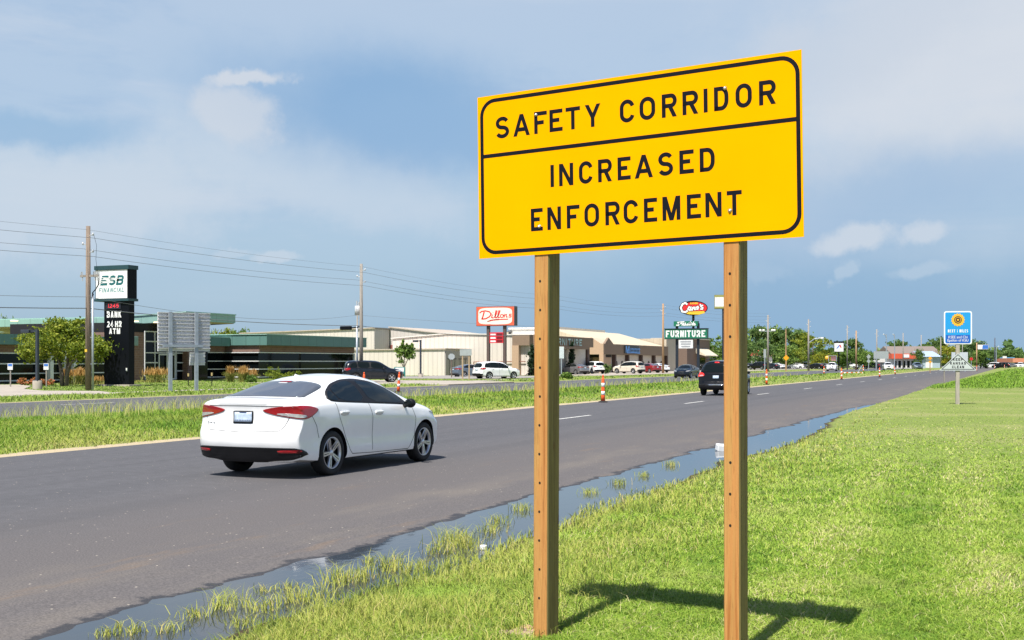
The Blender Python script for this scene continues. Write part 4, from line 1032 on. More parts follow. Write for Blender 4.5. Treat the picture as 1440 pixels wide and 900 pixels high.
SUV = dict(L=4.80, hwm=0.92, wr=0.36, rim=0.24, ra=0.415, axles=(0.95, 3.80), ease=0.09,
    top=[(0, 1.02), (0.06, 1.10), (0.16, 1.36), (0.32, 1.60), (0.45, 1.68), (0.9, 1.715), (1.8, 1.735), (2.6, 1.70), (2.95, 1.61), (3.35, 1.36), (3.65, 1.16), (3.8, 1.11), (4.4, 1.04), (4.66, 0.93), (4.80, 0.78)],
    belt=[(0, 1.00), (0.8, 1.09), (2.0, 1.06), (3.2, 1.02), (3.8, 0.98), (4.4, 0.92), (4.8, 0.74)],
    bot=[(0, 0.33), (0.6, 0.27), (1.2, 0.24), (3.5, 0.24), (4.3, 0.23), (4.8, 0.28)],
    wid=[(0, 0.89), (0.5, 0.915), (1.2, 0.918), (3.4, 0.915), (4.2, 0.90), (4.8, 0.85)],
    roofw=[(0, 0.9), (0.3, 0.80), (0.8, 0.76), (2.6, 0.74), (3.2, 0.78), (3.6, 0.9), (4.8, 0.93)],
    rear_plan=0.13, rear_pow=4.0, front_plan=0.30, front_pow=2.8,
    rear_prof=[(0.2, 0.12), (0.36, 0.02), (0.44, 0.0), (0.62, 0.0), (0.70, 0.05), (1.0, 0.07), (1.1, 0.06), (1.7, 0.0)],
    front_prof=[(0.2, 0.14), (0.4, 0.02), (0.6, 0.0), (0.85, 0.02), (1.0, 0.08), (1.2, 0.2)],
    dlo=[(0.42, 1.20), (0.50, 1.13), (1.2, 1.105), (2.2, 1.075), (3.30, 1.045), (3.42, 1.06), (3.15, 1.33), (2.86, 1.52), (2.5, 1.595), (1.5, 1.63), (0.8, 1.60), (0.56, 1.50)],
    panes=[[(0.48, 1.21), (0.54, 1.16), (1.08, 1.14), (1.05, 1.565), (0.82, 1.555), (0.62, 1.47)], [(1.16, 1.14), (2.06, 1.11), (2.04, 1.57), (1.5, 1.59), (1.13, 1.575)], [(2.16, 1.11), (3.20, 1.08), (3.08, 1.30), (2.80, 1.485), (2.46, 1.555), (2.14, 1.57)]],
    rear_glass=[(-0.72, 1.13), (0.72, 1.13), (0.64, 1.40), (0.57, 1.555), (-0.57, 1.555), (-0.64, 1.40)], rear_glass_map='rear', slope=False,
    windshield=[(-0.76, 2.36), (0.76, 2.36), (0.62, 3.42), (-0.62, 3.42)],
    tail=[(18, 0.96), (30, 0.93), (42, 0.93), (56, 1.02), (55, 1.11), (42, 1.135), (28, 1.12), (18, 1.06)], tail2=[(20, 0.955), (33, 0.94), (34, 0.995), (20, 1.01)],
    head=[(14, 0.82), (40, 0.83), (64, 0.90), (68, 0.95), (55, 0.965), (30, 0.945), (15, 0.92)],
    grille=[(-24, 0.70), (24, 0.70), (25, 0.94), (-25, 0.94)], gbar=[(-24, 0.80), (24, 0.80), (24, 0.85), (-24, 0.85)], frontlow=[(-30, 0.34), (30, 0.34), (26, 0.54), (-26, 0.54)],
    valance=[(-50, 0.36), (-20, 0.30), (20, 0.30), (50, 0.36), (47, 0.58), (-47, 0.58)], plate=0.90, mirror=(3.12, 1.10),
    stop=[(-0.12, 1.625), (0.12, 1.625), (0.12, 1.595), (-0.12, 1.595)], stop_map='rear',
    seams=[[(1.12, 1.1), (1.2, 0.95), (1.42, 0.6), (1.48, 0.36), (2.12, 0.34)], [(2.10, 1.06), (2.12, 0.8), (2.12, 0.34), (3.22, 0.33)], [(3.32, 1.02), (3.38, 0.8), (3.22, 0.33)]],
    rear_seams=[[(-0.78, 1.1), (-0.74, 0.66), (0.74, 0.66), (0.78, 1.1)]], gap=0.012, handles=[(1.36, 0.98), (2.36, 0.96)], flare=0.02, crease=0.008)
WHITE = paint_mat('white car paint', (0.87, 0.87, 0.87)); BLACK = mat('black car paint', (0.004, 0.004, 0.005), 0.2, var=0.02, spec=0.3, coat=0.35)
NAVY = mat('dark grey blue car paint', (0.008, 0.011, 0.018), 0.2, var=0.02, spec=0.3, coat=0.5); SILVER = paint_mat('silver grey car paint', (0.26, 0.26, 0.27), 0.3, 0.6)
RED = paint_mat('dark red car paint', (0.22, 0.012, 0.016), 0.25); CREAM = paint_mat('pearl cream car paint', (0.66, 0.60, 0.50), 0.28); BLUEG = paint_mat('blue grey car paint', (0.15, 0.19, 0.24), 0.3, 0.5)
GREYP = paint_mat('mid grey car paint', (0.15, 0.16, 0.17), 0.3, 0.4)

# the white sedan close to the camera
hero, HP = make_car('white_sedan', 'white four door sedan with red tail lamps driving in the near lane', 'car', SEDAN, WHITE, ny=120, ns=14, name='sedan', hero=True)
def hero_details():
    off = -SEDAN['L']/2
    def add(nm, fn, m, par=hero):
        q = MB(); fn(q); o = q.build(nm, m, par); o.data.transform(Matrix.Translation((0, off, 0))); return o
    for sg in (1, -1):
        add('reflector', lambda q: HP.panel(q, [(17*sg+sg*14, 0.368), (17*sg+sg*31, 0.372), (17*sg+sg*31, 0.405), (17*sg+sg*14, 0.408)], 'wrap', 1, 0.020, M=28, K=2, rnd_=1, thick=0.004), REDL)
    def fin(q):
        p = HP.hit((0, 1.32, 4), (0, 0, -1), 0)
        q.add([(-.03, p.y-0.05, p.z-.005), (.03, p.y-0.05, p.z-.005), (.008, p.y+0.16, p.z+.02), (-.008, p.y+0.16, p.z+.02), (0, p.y-0.02, p.z+0.065)], [(0, 1, 4), (1, 2, 4), (2, 3, 4), (3, 0, 4)])
    add('antenna', fin, WHITE)
    def badge(q):
        word(q, 'FORTE', -0.66, -0.50, 0.745, 0.772, 0.006, lambda a, b, t: HP.hit((a, -3, b), (0, 1, 0), 0.003))
    add('badge', badge, mat('badge chrome', (0.25, 0.25, 0.26), 0.3, 0.6, var=0))
    def sticker(q): HP.panel(q, [(-0.10, 2.31), (0.06, 2.31), (0.06, 2.35), (-0.10, 2.35)], 'back45', 1, 0.007, M=20, K=2, rnd_=1)
    add('window_sticker', sticker, mat('pale sticker', (0.6, 0.6, 0.62), 0.5))
    def marks(q):
        rr = random.Random(4)
        for k in range(9):
            a = -0.12+0.027*k+rr.uniform(-.004, .004); z = SEDAN['plate']
            q.add([HP.hit((a+da, -3, z+dz), (0, 1, 0), 0.0175) for da, dz in ((0, -.052), (.012, -.052), (.012, -.036), (0, -.036))], [(0, 1, 2, 3)])
        q.add([HP.hit((a, -3, z+0.0), (0, 1, 0), 0.0175) for a, z in ((-.06, .905), (.06, .905), (.06, .918), (-.06, .918))], [(0, 1, 2, 3)])
    plate = [o for o in children_of(hero) if o.name.startswith('license_plate')][0]
    add('plate_marks', marks, mat('plate print', (0.05, 0.08, 0.18), 0.5, var=0), plate)
    # shade of the recess behind each door handle, painted as a grey patch
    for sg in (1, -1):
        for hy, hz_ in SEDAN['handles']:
            add('handle_cup_shade', lambda q: HP.panel(q, [(hy+0.115*math.cos(R(30*k)), hz_-0.018+0.034*math.sin(R(30*k))) for k in range(12)], 'side', sg, 0.0012, M=24, K=2, rnd_=0, thick=0.001), mat('handle cup shade', (0.62, 0.62, 0.63), 0.3, var=0))
hero_details()
put_car(hero, -9.78, 13.69+2.28, R(-1.6))
# ------------------------------------------------------------------ buildings across the road
def brick_material(name, a, b, mortar, scale=1.0):
    m = bpy.data.materials.new(name); m.use_nodes = True; N = NT(m.node_tree); p = N.n['Principled BSDF']
    tc = N.new('ShaderNodeTexCoord'); sp = N.new('ShaderNodeSeparateXYZ'); N.l.new(tc.outputs['Object'], sp.inputs[0])
    cb = N.new('ShaderNodeCombineXYZ'); N.l.new(N.math('ADD', sp.outputs[0], sp.outputs[1]), cb.inputs[0]); N.l.new(sp.outputs[2], cb.inputs[1])
    t = N.new('ShaderNodeTexBrick'); N.l.new(cb.outputs[0], t.inputs[0]); t.inputs['Color1'].default_value = col(a); t.inputs['Color2'].default_value = col(b); t.inputs['Mortar'].default_value = col(mortar)
    t.inputs['Scale'].default_value = scale; t.inputs['Brick Width'].default_value = 0.4; t.inputs['Row Height'].default_value = 0.2; t.inputs['Mortar Size'].default_value = 0.012
    N.l.new(t.outputs['Color'], p.inputs['Base Color']); p.inputs['Roughness'].default_value = 0.85; return m
def ribbed_material(name, c, pitch=0.9, depth_=0.75, seam=0.06):
    m = bpy.data.materials.new(name); m.use_nodes = True; N = NT(m.node_tree); p = N.n['Principled BSDF']
    tc = N.new('ShaderNodeTexCoord'); sp = N.new('ShaderNodeSeparateXYZ'); N.l.new(tc.outputs['Object'], sp.inputs[0])
    u = N.math('FRACT', N.math('DIVIDE', N.math('ADD', sp.outputs[0], sp.outputs[1]), pitch))
    rib = N.step(N.math('ABSOLUTE', N.math('SUBTRACT', u, 0.5)), seam*1.6, seam*0.6)
    f = N.noise(N.scale(tc.outputs['Object'], (1, 1, 0.15)), 0.8, 4.0)
    c0 = N.ramp(f, [(0.3, tuple(v*0.93 for v in c)), (0.7, tuple(v*1.05 for v in c))])
    N.l.new(N.mix(rib, c0, tuple(v*depth_ for v in c)), p.inputs['Base Color']); p.inputs['Roughness'].default_value = 0.6
    bn = N.new('ShaderNodeBump'); bn.inputs['Strength'].default_value = 0.6; bn.inputs['Distance'].default_value = 0.04; bn.invert = True
    N.l.new(rib, bn.inputs['Height']); N.l.new(bn.outputs[0], p.inputs['Normal']); return m
TEAL = ribbed_material('teal metal fascia', (0.095, 0.205, 0.185), 1.6, 0.82, 0.03)
TEALTOP = mat('teal roof sheet', (0.10, 0.26, 0.23), 0.5)
BRICKB = brick_material('brown brick', (0.20, 0.115, 0.085), (0.16, 0.09, 0.07), (0.24, 0.18, 0.15))
DGLASS = mat('dark window glass', (0.004, 0.006, 0.007), 0.06, var=0.0, spec=0.18)
ALUM = mat('white aluminium frame', (0.62, 0.63, 0.64), 0.45, var=0.05)
SOFFIT = mat('pale soffit', (0.50, 0.42, 0.36), 0.8)
ROOFG = mat('grey roofing', (0.32, 0.30, 0.29), 0.9, var=0.2)
LAMPY = mat('lit soffit lamp', (0.8, 0.6, 0.3), 0.5, var=0, emit=(1.0, 0.72, 0.36), estr=2.2)
def build_bank():
    bk = thing('bank_building', 'low bank building with teal metal fascia, dark glass walls and brown brick', 'building', (-68, 90, 0))
    xb = -68.0
    def mk(nm, fn, m, par=bk):
        q = MB(); fn(q); return q.build(nm, m, par, world=True)
    # flat canopy over the entrance
    C = (-63.0, Y_on(262, -63.0)); E = (-63.0, Y_on(331, -63.0)); t = 52.0; A = (C[0]-0.89*t, C[1]+0.457*t)
    poly = [C, E, (-96, E[1]), (A[0], A[1]+6), A]
    mk('canopy', lambda q: q.prism(poly, 5.06, 5.74, 'XY'), ribbed_material('pale teal metal fascia', (0.25, 0.42, 0.37), 1.6, 0.85, 0.03))
    cx, cy = -80, 95
    def shrink(p, k): return (cx+(p[0]-cx)*k, cy+(p[1]-cy)*k)
    big = [(C[0]+0.06, C[1]-0.12), (E[0]+0.06, E[1]+0.06), (-96, E[1]+0.06), (A[0]-0.1, A[1]+6), (A[0]-0.05, A[1]-0.1)]
    mk('canopy_cap', lambda q: q.prism(big, 5.743, 5.83, 'XY'), mat('pale teal trim', (0.30, 0.48, 0.43), 0.5))
    mk('soffit', lambda q: q.prism([shrink(p, 0.985) for p in poly], 5.00, 5.055, 'XY'), SOFFIT)
    # left wing
    y0, y1 = Y_on(-130, xb), Y_on(178, xb)
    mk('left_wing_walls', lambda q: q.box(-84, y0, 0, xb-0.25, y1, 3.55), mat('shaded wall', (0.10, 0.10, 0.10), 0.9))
    mk('left_fascia', lambda q: q.box(-84.3, y0, 2.92, xb+0.75, y1-0.3, 3.68), TEAL)
    mk('left_brick_band', lambda q: q.box(-84, y0, 2.36, xb, y1, 2.916), BRICKB)
    w = mk('left_window_band', lambda q: q.box(-83.9, y0, 0.25, xb-0.12, y1, 2.356), DGLASS)
    def fr(q):
        for z in (2.30, 1.52, 0.80, 0.27): q.box(xb-0.13, y0, z-0.045, xb+0.02, y1, z+0.045)
    mk('window_frame', fr, ALUM, w)
    for u in (71, 92, 104, -40):
        y = Y_on(u, xb+0.6); mk('column', lambda q: q.box(xb+0.45, y-0.17, 0, xb+0.75, y+0.17, 2.915), ALUM)
    # entrance between the wings
    xa = -69.2; ya, yb = Y_on(176, xa), Y_on(292, xa)
    mk('entrance_core', lambda q: q.box(-82, ya, 0, xa-0.2, yb, 5.0), mat('canopy shade black', (0.012, 0.012, 0.014), 0.9))  # near-black block, the shadow behind the canopy put into its colour
    g = mk('entrance_glazing', lambda q: q.box(xa-0.19, Y_on(202, xa), 0.1, xa, yb, 4.2), DGLASS)
    def grid(q):
        yl, yr = Y_on(203, xa), Y_on(263, xa); d = 0.07
        zt = hz(xa, yl, 466)
        for u in (203, 217, 234, 247, 263): y = Y_on(u, xa); q.box(xa+0.002, y-d/2, 0.1, xa+0.1, y+d/2, zt)
        for v, a, b in ((466, 203, 263), (480, 203, 247), (496, 203, 266), (510, 203, 221), (510, 248, 263), (522, 248, 263)):
            z = hz(xa, yl, v); q.box(xa+0.004, Y_on(a, xa), z-0.05, xa+0.09, Y_on(b, xa), z+0.05)
    mk('mullion_grid', grid, ALUM, g)
    def door(q):
        for u in (222, 233.5, 244.5): y = Y_on(u, xa); q.box(xa+0.1, y-0.06, 0.1, xa+0.16, y+0.06, 2.25)
        q.box(xa+0.1, Y_on(222, xa)-0.06, 2.252, xa+0.16, Y_on(244.5, xa)+0.06, 2.36); q.box(xa+0.1, Y_on(222, xa)+0.062, 0.1, xa+0.15, Y_on(244.5, xa)-0.062, 0.22)
    mk('entrance_door', door, ALUM)
    mk('brick_pier', lambda q: q.box(-72, Y_on(184, -67.6), 0, -67.6, Y_on(202, -67.6), hz(-67.6, Y_on(190, -67.6), 467)), BRICKB)
    mk('brick_pier', lambda q: q.box(-72, Y_on(264, -68.6), 0, -68.6, Y_on(270, -68.6), 3.3), BRICKB)
    def tb(q): y = Y_on(190, -67.5); q.bbox(-67.59, y-1.15, hz(-67.5, y, 486), -67.45, y+0.35, hz(-67.5, y, 473), 0.02)
    mk('wall_box', tb, mat('grey green box', (0.17, 0.26, 0.25), 0.6))
    # right wing
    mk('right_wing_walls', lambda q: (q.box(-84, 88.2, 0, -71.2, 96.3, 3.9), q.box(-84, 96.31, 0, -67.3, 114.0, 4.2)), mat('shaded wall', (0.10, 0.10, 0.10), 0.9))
    mk('right_fascia', lambda q: (q.box(-84.3, 90.0, 3.2, -70.2, 95.98, 4.0), q.box(-84.3, 96.0, 3.28, -66.0, 115.0, 4.28)), TEAL)
    mk('fascia_cap', lambda q: (q.box(-84.4, 89.9, 4.003, -70.15, 95.9, 4.06), q.box(-84.4, 95.92, 4.283, -65.94, 115.06, 4.35)), mat('pale teal trim', (0.30, 0.48, 0.43), 0.5))
    mk('right_brick_band', lambda q: (q.box(-84, 88.1, 2.66, -71.0, 96.2, 3.197), q.box(-84, 96.21, 2.66, -67.0, 114.1, 3.277)), BRICKB)
    w = mk('right_window_band', lambda q: (q.box(-84, 88.1, 0.2, -71.1, 96.2, 2.657), q.box(-84, 96.22, 0.2, -67.1, 114.05, 2.657)), DGLASS)
    def fr2(q):
        for z in (2.58, 1.75, 0.98, 0.22):
            q.box(-71.1, 88.1, z-0.045, -70.96, 96.1, z+0.045); q.box(-71.09, 96.06, z-0.045, -66.96, 96.2, z+0.045); q.box(-67.1, 96.22, z-0.045, -66.96, 114.05, z+0.045)
        q.box(-67.12, 113.9, 0.2, -66.94, 114.16, 2.6)
    mk('window_frame', fr2, ALUM, w)
    for u, v in ((20, 468), (221, 453), (253, 455), (190, 459)):
        x = -66.0 if u > 100 else -74; y = Y_on(u, x); mk('soffit_lamp', lambda q: q.box(x-0.2, y-0.2, 4.93, x+0.2, y+0.2, 4.998), LAMPY)
build_bank()

BEIGE = ribbed_material('beige ribbed metal', (0.66, 0.60, 0.535), 0.62, 0.88, 0.08)
BEIGE2 = ribbed_material('pale pinkish and shaded ribbed metal', (0.56, 0.51, 0.48), 0.62, 0.9, 0.08)
BEIGES = mat('beige trim', (0.44, 0.375, 0.31), 0.7)
ROOFW = mat('white roof sheet', (0.66, 0.63, 0.58), 0.6, var=0.1)
def build_store():
    st = thing('metal_warehouse', 'large beige ribbed metal warehouse of several stepped blocks behind the bank', 'building', (-70, 140, 0))
    def mk(nm, fn, m, par=st):
        q = MB(); fn(q); return q.build(nm, m, par, world=True)
    mk('low_block', lambda q: q.prism([(-100, 0), (-63.3, 0), (-63.3, 3.18), (-100, 2.95)], 129, 135.9, 'XZ'), BEIGE)
    mk('low_block_side', lambda q: q.box(-63.296, 129.1, 0, -63.2, 135.9, 3.0), mat('grey door panels', (0.36, 0.33, 0.31), 0.7))
    for k in range(4):
        y = 130.1+1.5*k; mk('door_frame', lambda q: (q.box(-63.19, y-0.03, 0.1, -63.16, y+0.03, 2.0), q.box(-63.19, y-0.55, 2.003, -63.16, y+0.45, 2.12)), mat('dark trim', (0.10, 0.09, 0.09), 0.7))
    mk('low_roof_trim', lambda q: q.prism([(-100, 2.953), (-63.1, 3.183), (-63.1, 3.33), (-100, 3.09)], 128.85, 135.95, 'XZ'), BEIGES)
    mk('gabled_block', lambda q: q.prism([(-74.2, 0), (-55.2, 0), (-55.2, 4.92), (-66.3, 5.22), (-74.2, 4.66)], 136, 150, 'XZ'), BEIGE)
    mk('gable_trim', lambda q: q.prism([(-74.4, 4.665), (-66.3, 5.225), (-55.0, 4.925), (-55.0, 5.06), (-66.3, 5.36), (-74.4, 4.80)], 135.85, 150.1, 'XZ'), ROOFW)
    mk('rear_block', lambda q: q.prism([(-108, 0), (-84.9, 0), (-84.9, 6.5), (-108, 5.95)], 150, 175, 'XZ'), BEIGE)
    mk('rear_block_side', lambda q: q.box(-84.896, 150.02, 0, -84.8, 154.4, 6.45), BEIGE2)  # darker metal on this side only, its shade put into the colour
    mk('rear_trim', lambda q: q.prism([(-108, 5.953), (-84.6, 6.503), (-84.6, 6.66), (-108, 6.1)], 149.8, 175, 'XZ'), BEIGES)
    mk('rear_gable', lambda q: q.prism([(-84.79, 0), (-72, 0), (-72, 5.2), (-84.79, 6.75)], 154.5, 175.5, 'XZ'), BEIGE2)
    mk('rear_gable_trim', lambda q: q.prism([(-84.9, 6.756), (-72, 5.203), (-72, 5.33), (-84.9, 6.90)], 154.3, 175.6, 'XZ'), BEIGES)
    mk('wall_notice', lambda q: (q.box(-84.7, 154.38, 2.6, -84.1, 154.49, 4.2)), mat('dull red panel', (0.25, 0.08, 0.07), 0.7))
    mk('roof_vent', lambda q: (q.cyl((-62, 146, 5.1), (-62, 146, 5.7), 0.2), q.cyl((-62, 146, 5.65), (-62, 146, 5.85), 0.4, 0.25)), mat('dark roof vent', (0.06, 0.06, 0.06), 0.6))
    mk('pipe_rail', lambda q: (q.tube([(-62.6, 135.8, 1.7), (-55.6, 135.8, 1.75)], 0.06), q.tube([(-62.6, 135.8, 1.7), (-62.6, 135.8, 0)], 0.05)), mat('rust pipe', (0.30, 0.15, 0.11), 0.8))
build_store()
BROWN = mat('brown stucco', (0.235, 0.165, 0.115), 0.85, var=0.08); TAN = mat('tan stucco', (0.47, 0.325, 0.215), 0.85, var=0.07)
WALLB = mat('beige plaster', (0.58, 0.52, 0.46), 0.85, var=0.08); PIER = mat('dark brown pier', (0.085, 0.052, 0.042), 0.8); CREAMR = ribbed_material('cream standing seam roof', (0.60, 0.50, 0.36), 0.6, 0.9, 0.05)
def build_furniture_store():
    st = thing('furniture_store', 'brown parapet furniture store with pale teal letters at the end of the warehouse', 'building', (-57, 147, 0))
    def mk(nm, fn, m, par=st):
        q = MB(); fn(q); return q.build(nm, m, par, world=True)
    mk('wall', lambda q: q.box(-55.19, 136.5, 0, -54.9, 157.4, 3.7), WALLB)
    mk('parapet', lambda q: q.box(-55.15, 136.55, 3.72, -54.3, 157.6, 5.02), BROWN)
    mk('parapet', lambda q: q.box(-57.2, 135.4, 3.72, -54.9, 136.53, 5.02), BROWN)
    mk('corner_column', lambda q: q.box(-57.2, 135.3, 0, -56.3, 135.98, 3.716), TAN)
    mk('roof_screen', lambda q: (q.box(-62, 146, 5.1, -58, 152, 6.0), q.box(-62.15, 145.85, 6.003, -57.85, 152.15, 6.25)), ROOFW)
    mk('letters_canopy', lambda q: q.box(-54.28, 143.5, 3.4, -53.4, 153.2, 3.70), BROWN)
    def let(q): word(q, 'FURNITURE', 140.6, 152.6, 3.85, 4.75, 0.20, lambda a, b, t: (-54.2+t, a, b), 0.0, 0.0, 0.34)
    mk('letters', let, mat('pale teal letters', (0.42, 0.60, 0.58), 0.5, var=0.05))
    mk('pier', lambda q: q.box(-54.89, 156.0, 0, -54.6, 156.9, 3.715), PIER)
build_furniture_store()
def build_mall():
    st = thing('shopping_strip', 'tan shopping strip with gabled corner tower, arched windows and cream metal roof', 'building', (-57, 185, 0))
    def mk(nm, fn, m, par=st):
        q = MB(); fn(q); return q.build(nm, m, par, world=True)
    xl, xr, y0, y1 = -60.9, -57.0, 170.0, 174.9
    xm = (xl+xr)/2; ym = (y0+y1)/2
    mk('tower_gable', lambda q: q.prism([(xl, 2.85), (xr, 2.85), (xr, 4.45), (xr-0.45, 4.45), (xm, 5.40), (xl+0.4, 4.45), (xl, 4.45)], y0, y0+0.35, 'XZ'), TAN)
    mk('tower_gable', lambda q: q.prism([(y0+0.36, 2.85), (y1, 2.85), (y1, 4.45), (ym+0.1, 5.40), (y0+0.75, 4.45), (y0+0.36, 4.45)], xr-0.35, xr, 'YZ'), BROWN)
    mk('tower_column', lambda q: q.box(xr-0.62, y0-0.12, 0, xr+0.06, y0+0.9, 2.846), TAN); mk('tower_column', lambda q: q.box(xl-0.05, y0-0.1, 0, xl+0.4, y0+0.5, 2.846), TAN)
    mk('tower_roof', lambda q: (q.add([(xl, y0+0.34, 4.42), (xm, y0+0.34, 5.37), (xm, ym+4, 5.37), (xl, ym+4, 4.42)], [(0, 1, 2, 3)]), q.add([(xm, y0+0.34, 5.37), (xr-0.4, y0+0.34, 4.43), (xr-0.4, ym+4, 4.43), (xm, ym+4, 5.37)], [(0, 1, 2, 3)])), CREAMR)
    mk('recess_panel', lambda q: (q.box(xl+1.4, y0+2.4, 0, xr-0.7, y0+2.6, 2.4), q.box(xr-0.75, y0+1.1, 0, xr-0.55, y1+0.4, 2.4)), TAN)
    mk('recess_shade', lambda q: (q.box(xl, y0+2.2, 2.42, xr-0.8, y0+2.8, 2.84), q.box(xr-0.78, y0+0.95, 2.42, xr-0.5, y1+0.5, 2.84)), mat('recess shade black', (0.02, 0.018, 0.016), 0.9))  # shade of the tower recess put in as near-black boxes
    mk('side_door', lambda q: q.box(xl+0.5, y0+2.1, 0, xl+1.2, y0+2.3, 1.6), DGLASS)
    mk('link_wall', lambda q: q.box(-64, 169.0, 0, xl, 175, 4.4), WALLB)
    ye = 206.0
    mk('fascia', lambda q: q.box(-57.9, y1+0.02, 2.85, -57.0, ye, 4.45), BROWN)
    mk('back_wall', lambda q: q.box(-80, y1+0.1, 0, -57.8, ye, 2.84), WALLB)
    mk('roof', lambda q: q.prism([(-57.6, 4.453), (-66.2, 6.85), (-90, 5.2), (-90, 4.453)], 171.5, ye+0.2, 'XZ'), CREAMR)
    mk('ridge_parapet', lambda q: (q.box(-68.5, 171, 6.6, -66.4, 199, 7.25)), ROOFW)
    ys_ = [Y_on(u, -57.3) for u in (865.5, 884, 903, 921, 938.3)]
    for y in ys_: mk('pier', lambda q: q.box(-57.85, y-0.33, 0, -57.25, y+0.33, 2.845), PIER)
    arch_m = mat('arched dark brown window', (0.055, 0.03, 0.022), 0.5)
    for a, b in zip(ys_[:-1], ys_[1:]):
        for f in (0.28, 0.72):
            y = a+(b-a)*f; n = 10; w = 0.62
            pts = [(y-w, 0.1), (y+w, 0.1), (y+w, 1.15)]+[(y+w*math.cos(R(180*k/n)), 1.15+0.75*math.sin(R(180*k/n))) for k in range(1, n)]+[(y-w, 1.15)]
            mk('arched_window', lambda q: q.prism(pts, -57.8, -57.74, 'YZ'), arch_m)
    def sg(q): q.bbox(-56.98, Y_on(878, -56.9), 3.05, -56.8, Y_on(898, -56.9), 4.35, 0.05)
    b = mk('shop_sign', sg, mat('black sign board', (0.012, 0.012, 0.014), 0.5))
    def sl(q):
        ya, yb = Y_on(879, -56.9), Y_on(898, -56.9)
        P = lambda a, z, t: (-56.78+t, a, z)
        word(q, 'M', ya, ya+2.0, 3.2, 4.25, 0.42, P, 0.0); 
        for k in range(7):
            a = ya+2.5+0.78*k; ribbon(q, arc(a+0.3, 3.55, 0.26, 0.33, 20, 330, 8), 0.22, P, 0.0)
        ribbon(q, [(ya+0.5, 3.14), (ya+4, 3.2), (yb+0.4, 3.12)], 0.12, P, 0.01)
    mk('sign_letters', sl, mat('bright blue letters', (0.10, 0.32, 0.75), 0.4, var=0.1), b)
    mk('end_block', lambda q: q.box(-66, 206.4, 0, -57.4, 214, 5.9), ribbed_material('sand panel wall', (0.46, 0.40, 0.31), 1.2, 0.85, 0.04))
build_mall()
def build_brick_shop():
    st = thing('brick_shop', 'square brown brick shop with a cream awning behind the furniture sign', 'building', (-58, 228, 0))
    def mk(nm, fn, m, par=st):
        q = MB(); fn(q); return q.build(nm, m, par, world=True)
    mk('wall', lambda q: q.box(-64, 220, 0, -57.2, 238, 6.1), mat('brown shop brick', (0.17, 0.115, 0.09), 0.85))
    mk('coping', lambda q: q.box(-64.2, 219.8, 6.103, -57.0, 238.2, 6.3), WALLB)
    mk('awning', lambda q: q.prism([(-57.15, 4.4), (-55.0, 3.0), (-55.0, 2.85), (-57.15, 3.4)], 226, 236, 'XZ'), mat('cream awning', (0.62, 0.55, 0.42), 0.7))
    mk('window', lambda q: q.box(-57.19, 228, 0.5, -57.12, 234, 2.6), DGLASS)
build_brick_shop()
def far_shop(name, label, u0, u1, Z, ztop, wall, roofm, roofz, extra=None):
    xa, ya = UZ(u0, Z); xb, yb = UZ(u1, Z); ang = math.atan2(yb-ya, xb-xa); w = math.hypot(xb-xa, yb-ya)
    t = thing(name, label, 'building', ((xa+xb)/2, (ya+yb)/2, 0), ang)
    q = MB(); q.box(-w/2, 0, 0, w/2, 14, ztop); q.build('wall', wall, t)
    q = MB()
    if roofz > 0: q.prism([(-0.8, ztop+0.003), (7, ztop+roofz), (14.8, ztop+0.003)], -w/2-0.4, w/2+0.4, 'YZ')
    else: q.box(-w/2-0.3, -0.9, ztop-1.3, w/2+0.3, 14.2, ztop+0.1)
    q.build('roof', roofm, t)
    if extra: extra(t, w)
    return t
def red_extra(t, w):
    q = MB()
    for k in range(5):
        a = -w/2+0.6+k*(w-1.2)/5; q.box(a, -0.08, 0.3, a+(w-1.2)/5-0.5, -0.01, 2.1)
    q.build('shop_window', DGLASS, t)
    q = MB(); q.box(-w*0.1, -1.0, 3.0, w*0.12, -0.92, 3.9); q.build('shop_sign', mat('white sign face', (0.75, 0.75, 0.74), 0.5), t)
far_shop('red_fronted_shop', 'low shop with an orange red fascia and white walls far up the road', 1254, 1291, 330, 4.0, mat('white shop wall', (0.66, 0.64, 0.60), 0.8), mat('orange red fascia', (0.62, 0.10, 0.045), 0.6), 0, red_extra)
far_shop('shingle_roof_building', 'long building with a brown shingle roof behind the red fronted shop', 1254, 1322, 365, 4.3, mat('tan wall', (0.38, 0.31, 0.25), 0.8), mat('brown shingles', (0.20, 0.16, 0.14), 0.9), 2.4)
def blue_extra(t, w):
    q = MB(); q.box(-w*0.35, -0.1, 0.2, w*0.05, -0.01, 3.0); q.build('garage_door', mat('white roller door', (0.72, 0.72, 0.72), 0.6), t)
far_shop('pale_blue_garage', 'pale blue and white gabled garage beside the dark parked pickup', 1298, 1322, 325, 3.2, mat('pale blue wall', (0.36, 0.44, 0.52), 0.8), mat('pale blue roof', (0.33, 0.42, 0.52), 0.7), 1.6, blue_extra)
far_shop('grey_roof_shop', 'small grey building with white fascia left of the red fronted shop', 1228, 1252, 335, 3.0, mat('grey shop wall', (0.30, 0.31, 0.32), 0.8), mat('white fascia', (0.62, 0.62, 0.60), 0.7), 0)
far_shop('blue_fronted_shop', 'long shop with a blue and white fascia at the far right of the street', 1398, 1424, 420, 3.4, mat('pale shop wall', (0.55, 0.56, 0.56), 0.8), mat('blue fascia', (0.10, 0.30, 0.52), 0.6), 0, red_extra)
far_shop('orange_fronted_shop', 'shop with a salmon orange fascia at the far right edge', 1424, 1462, 400, 3.0, mat('white shop wall', (0.66, 0.64, 0.60), 0.8), mat('salmon fascia', (0.60, 0.24, 0.15), 0.6), 0, red_extra)
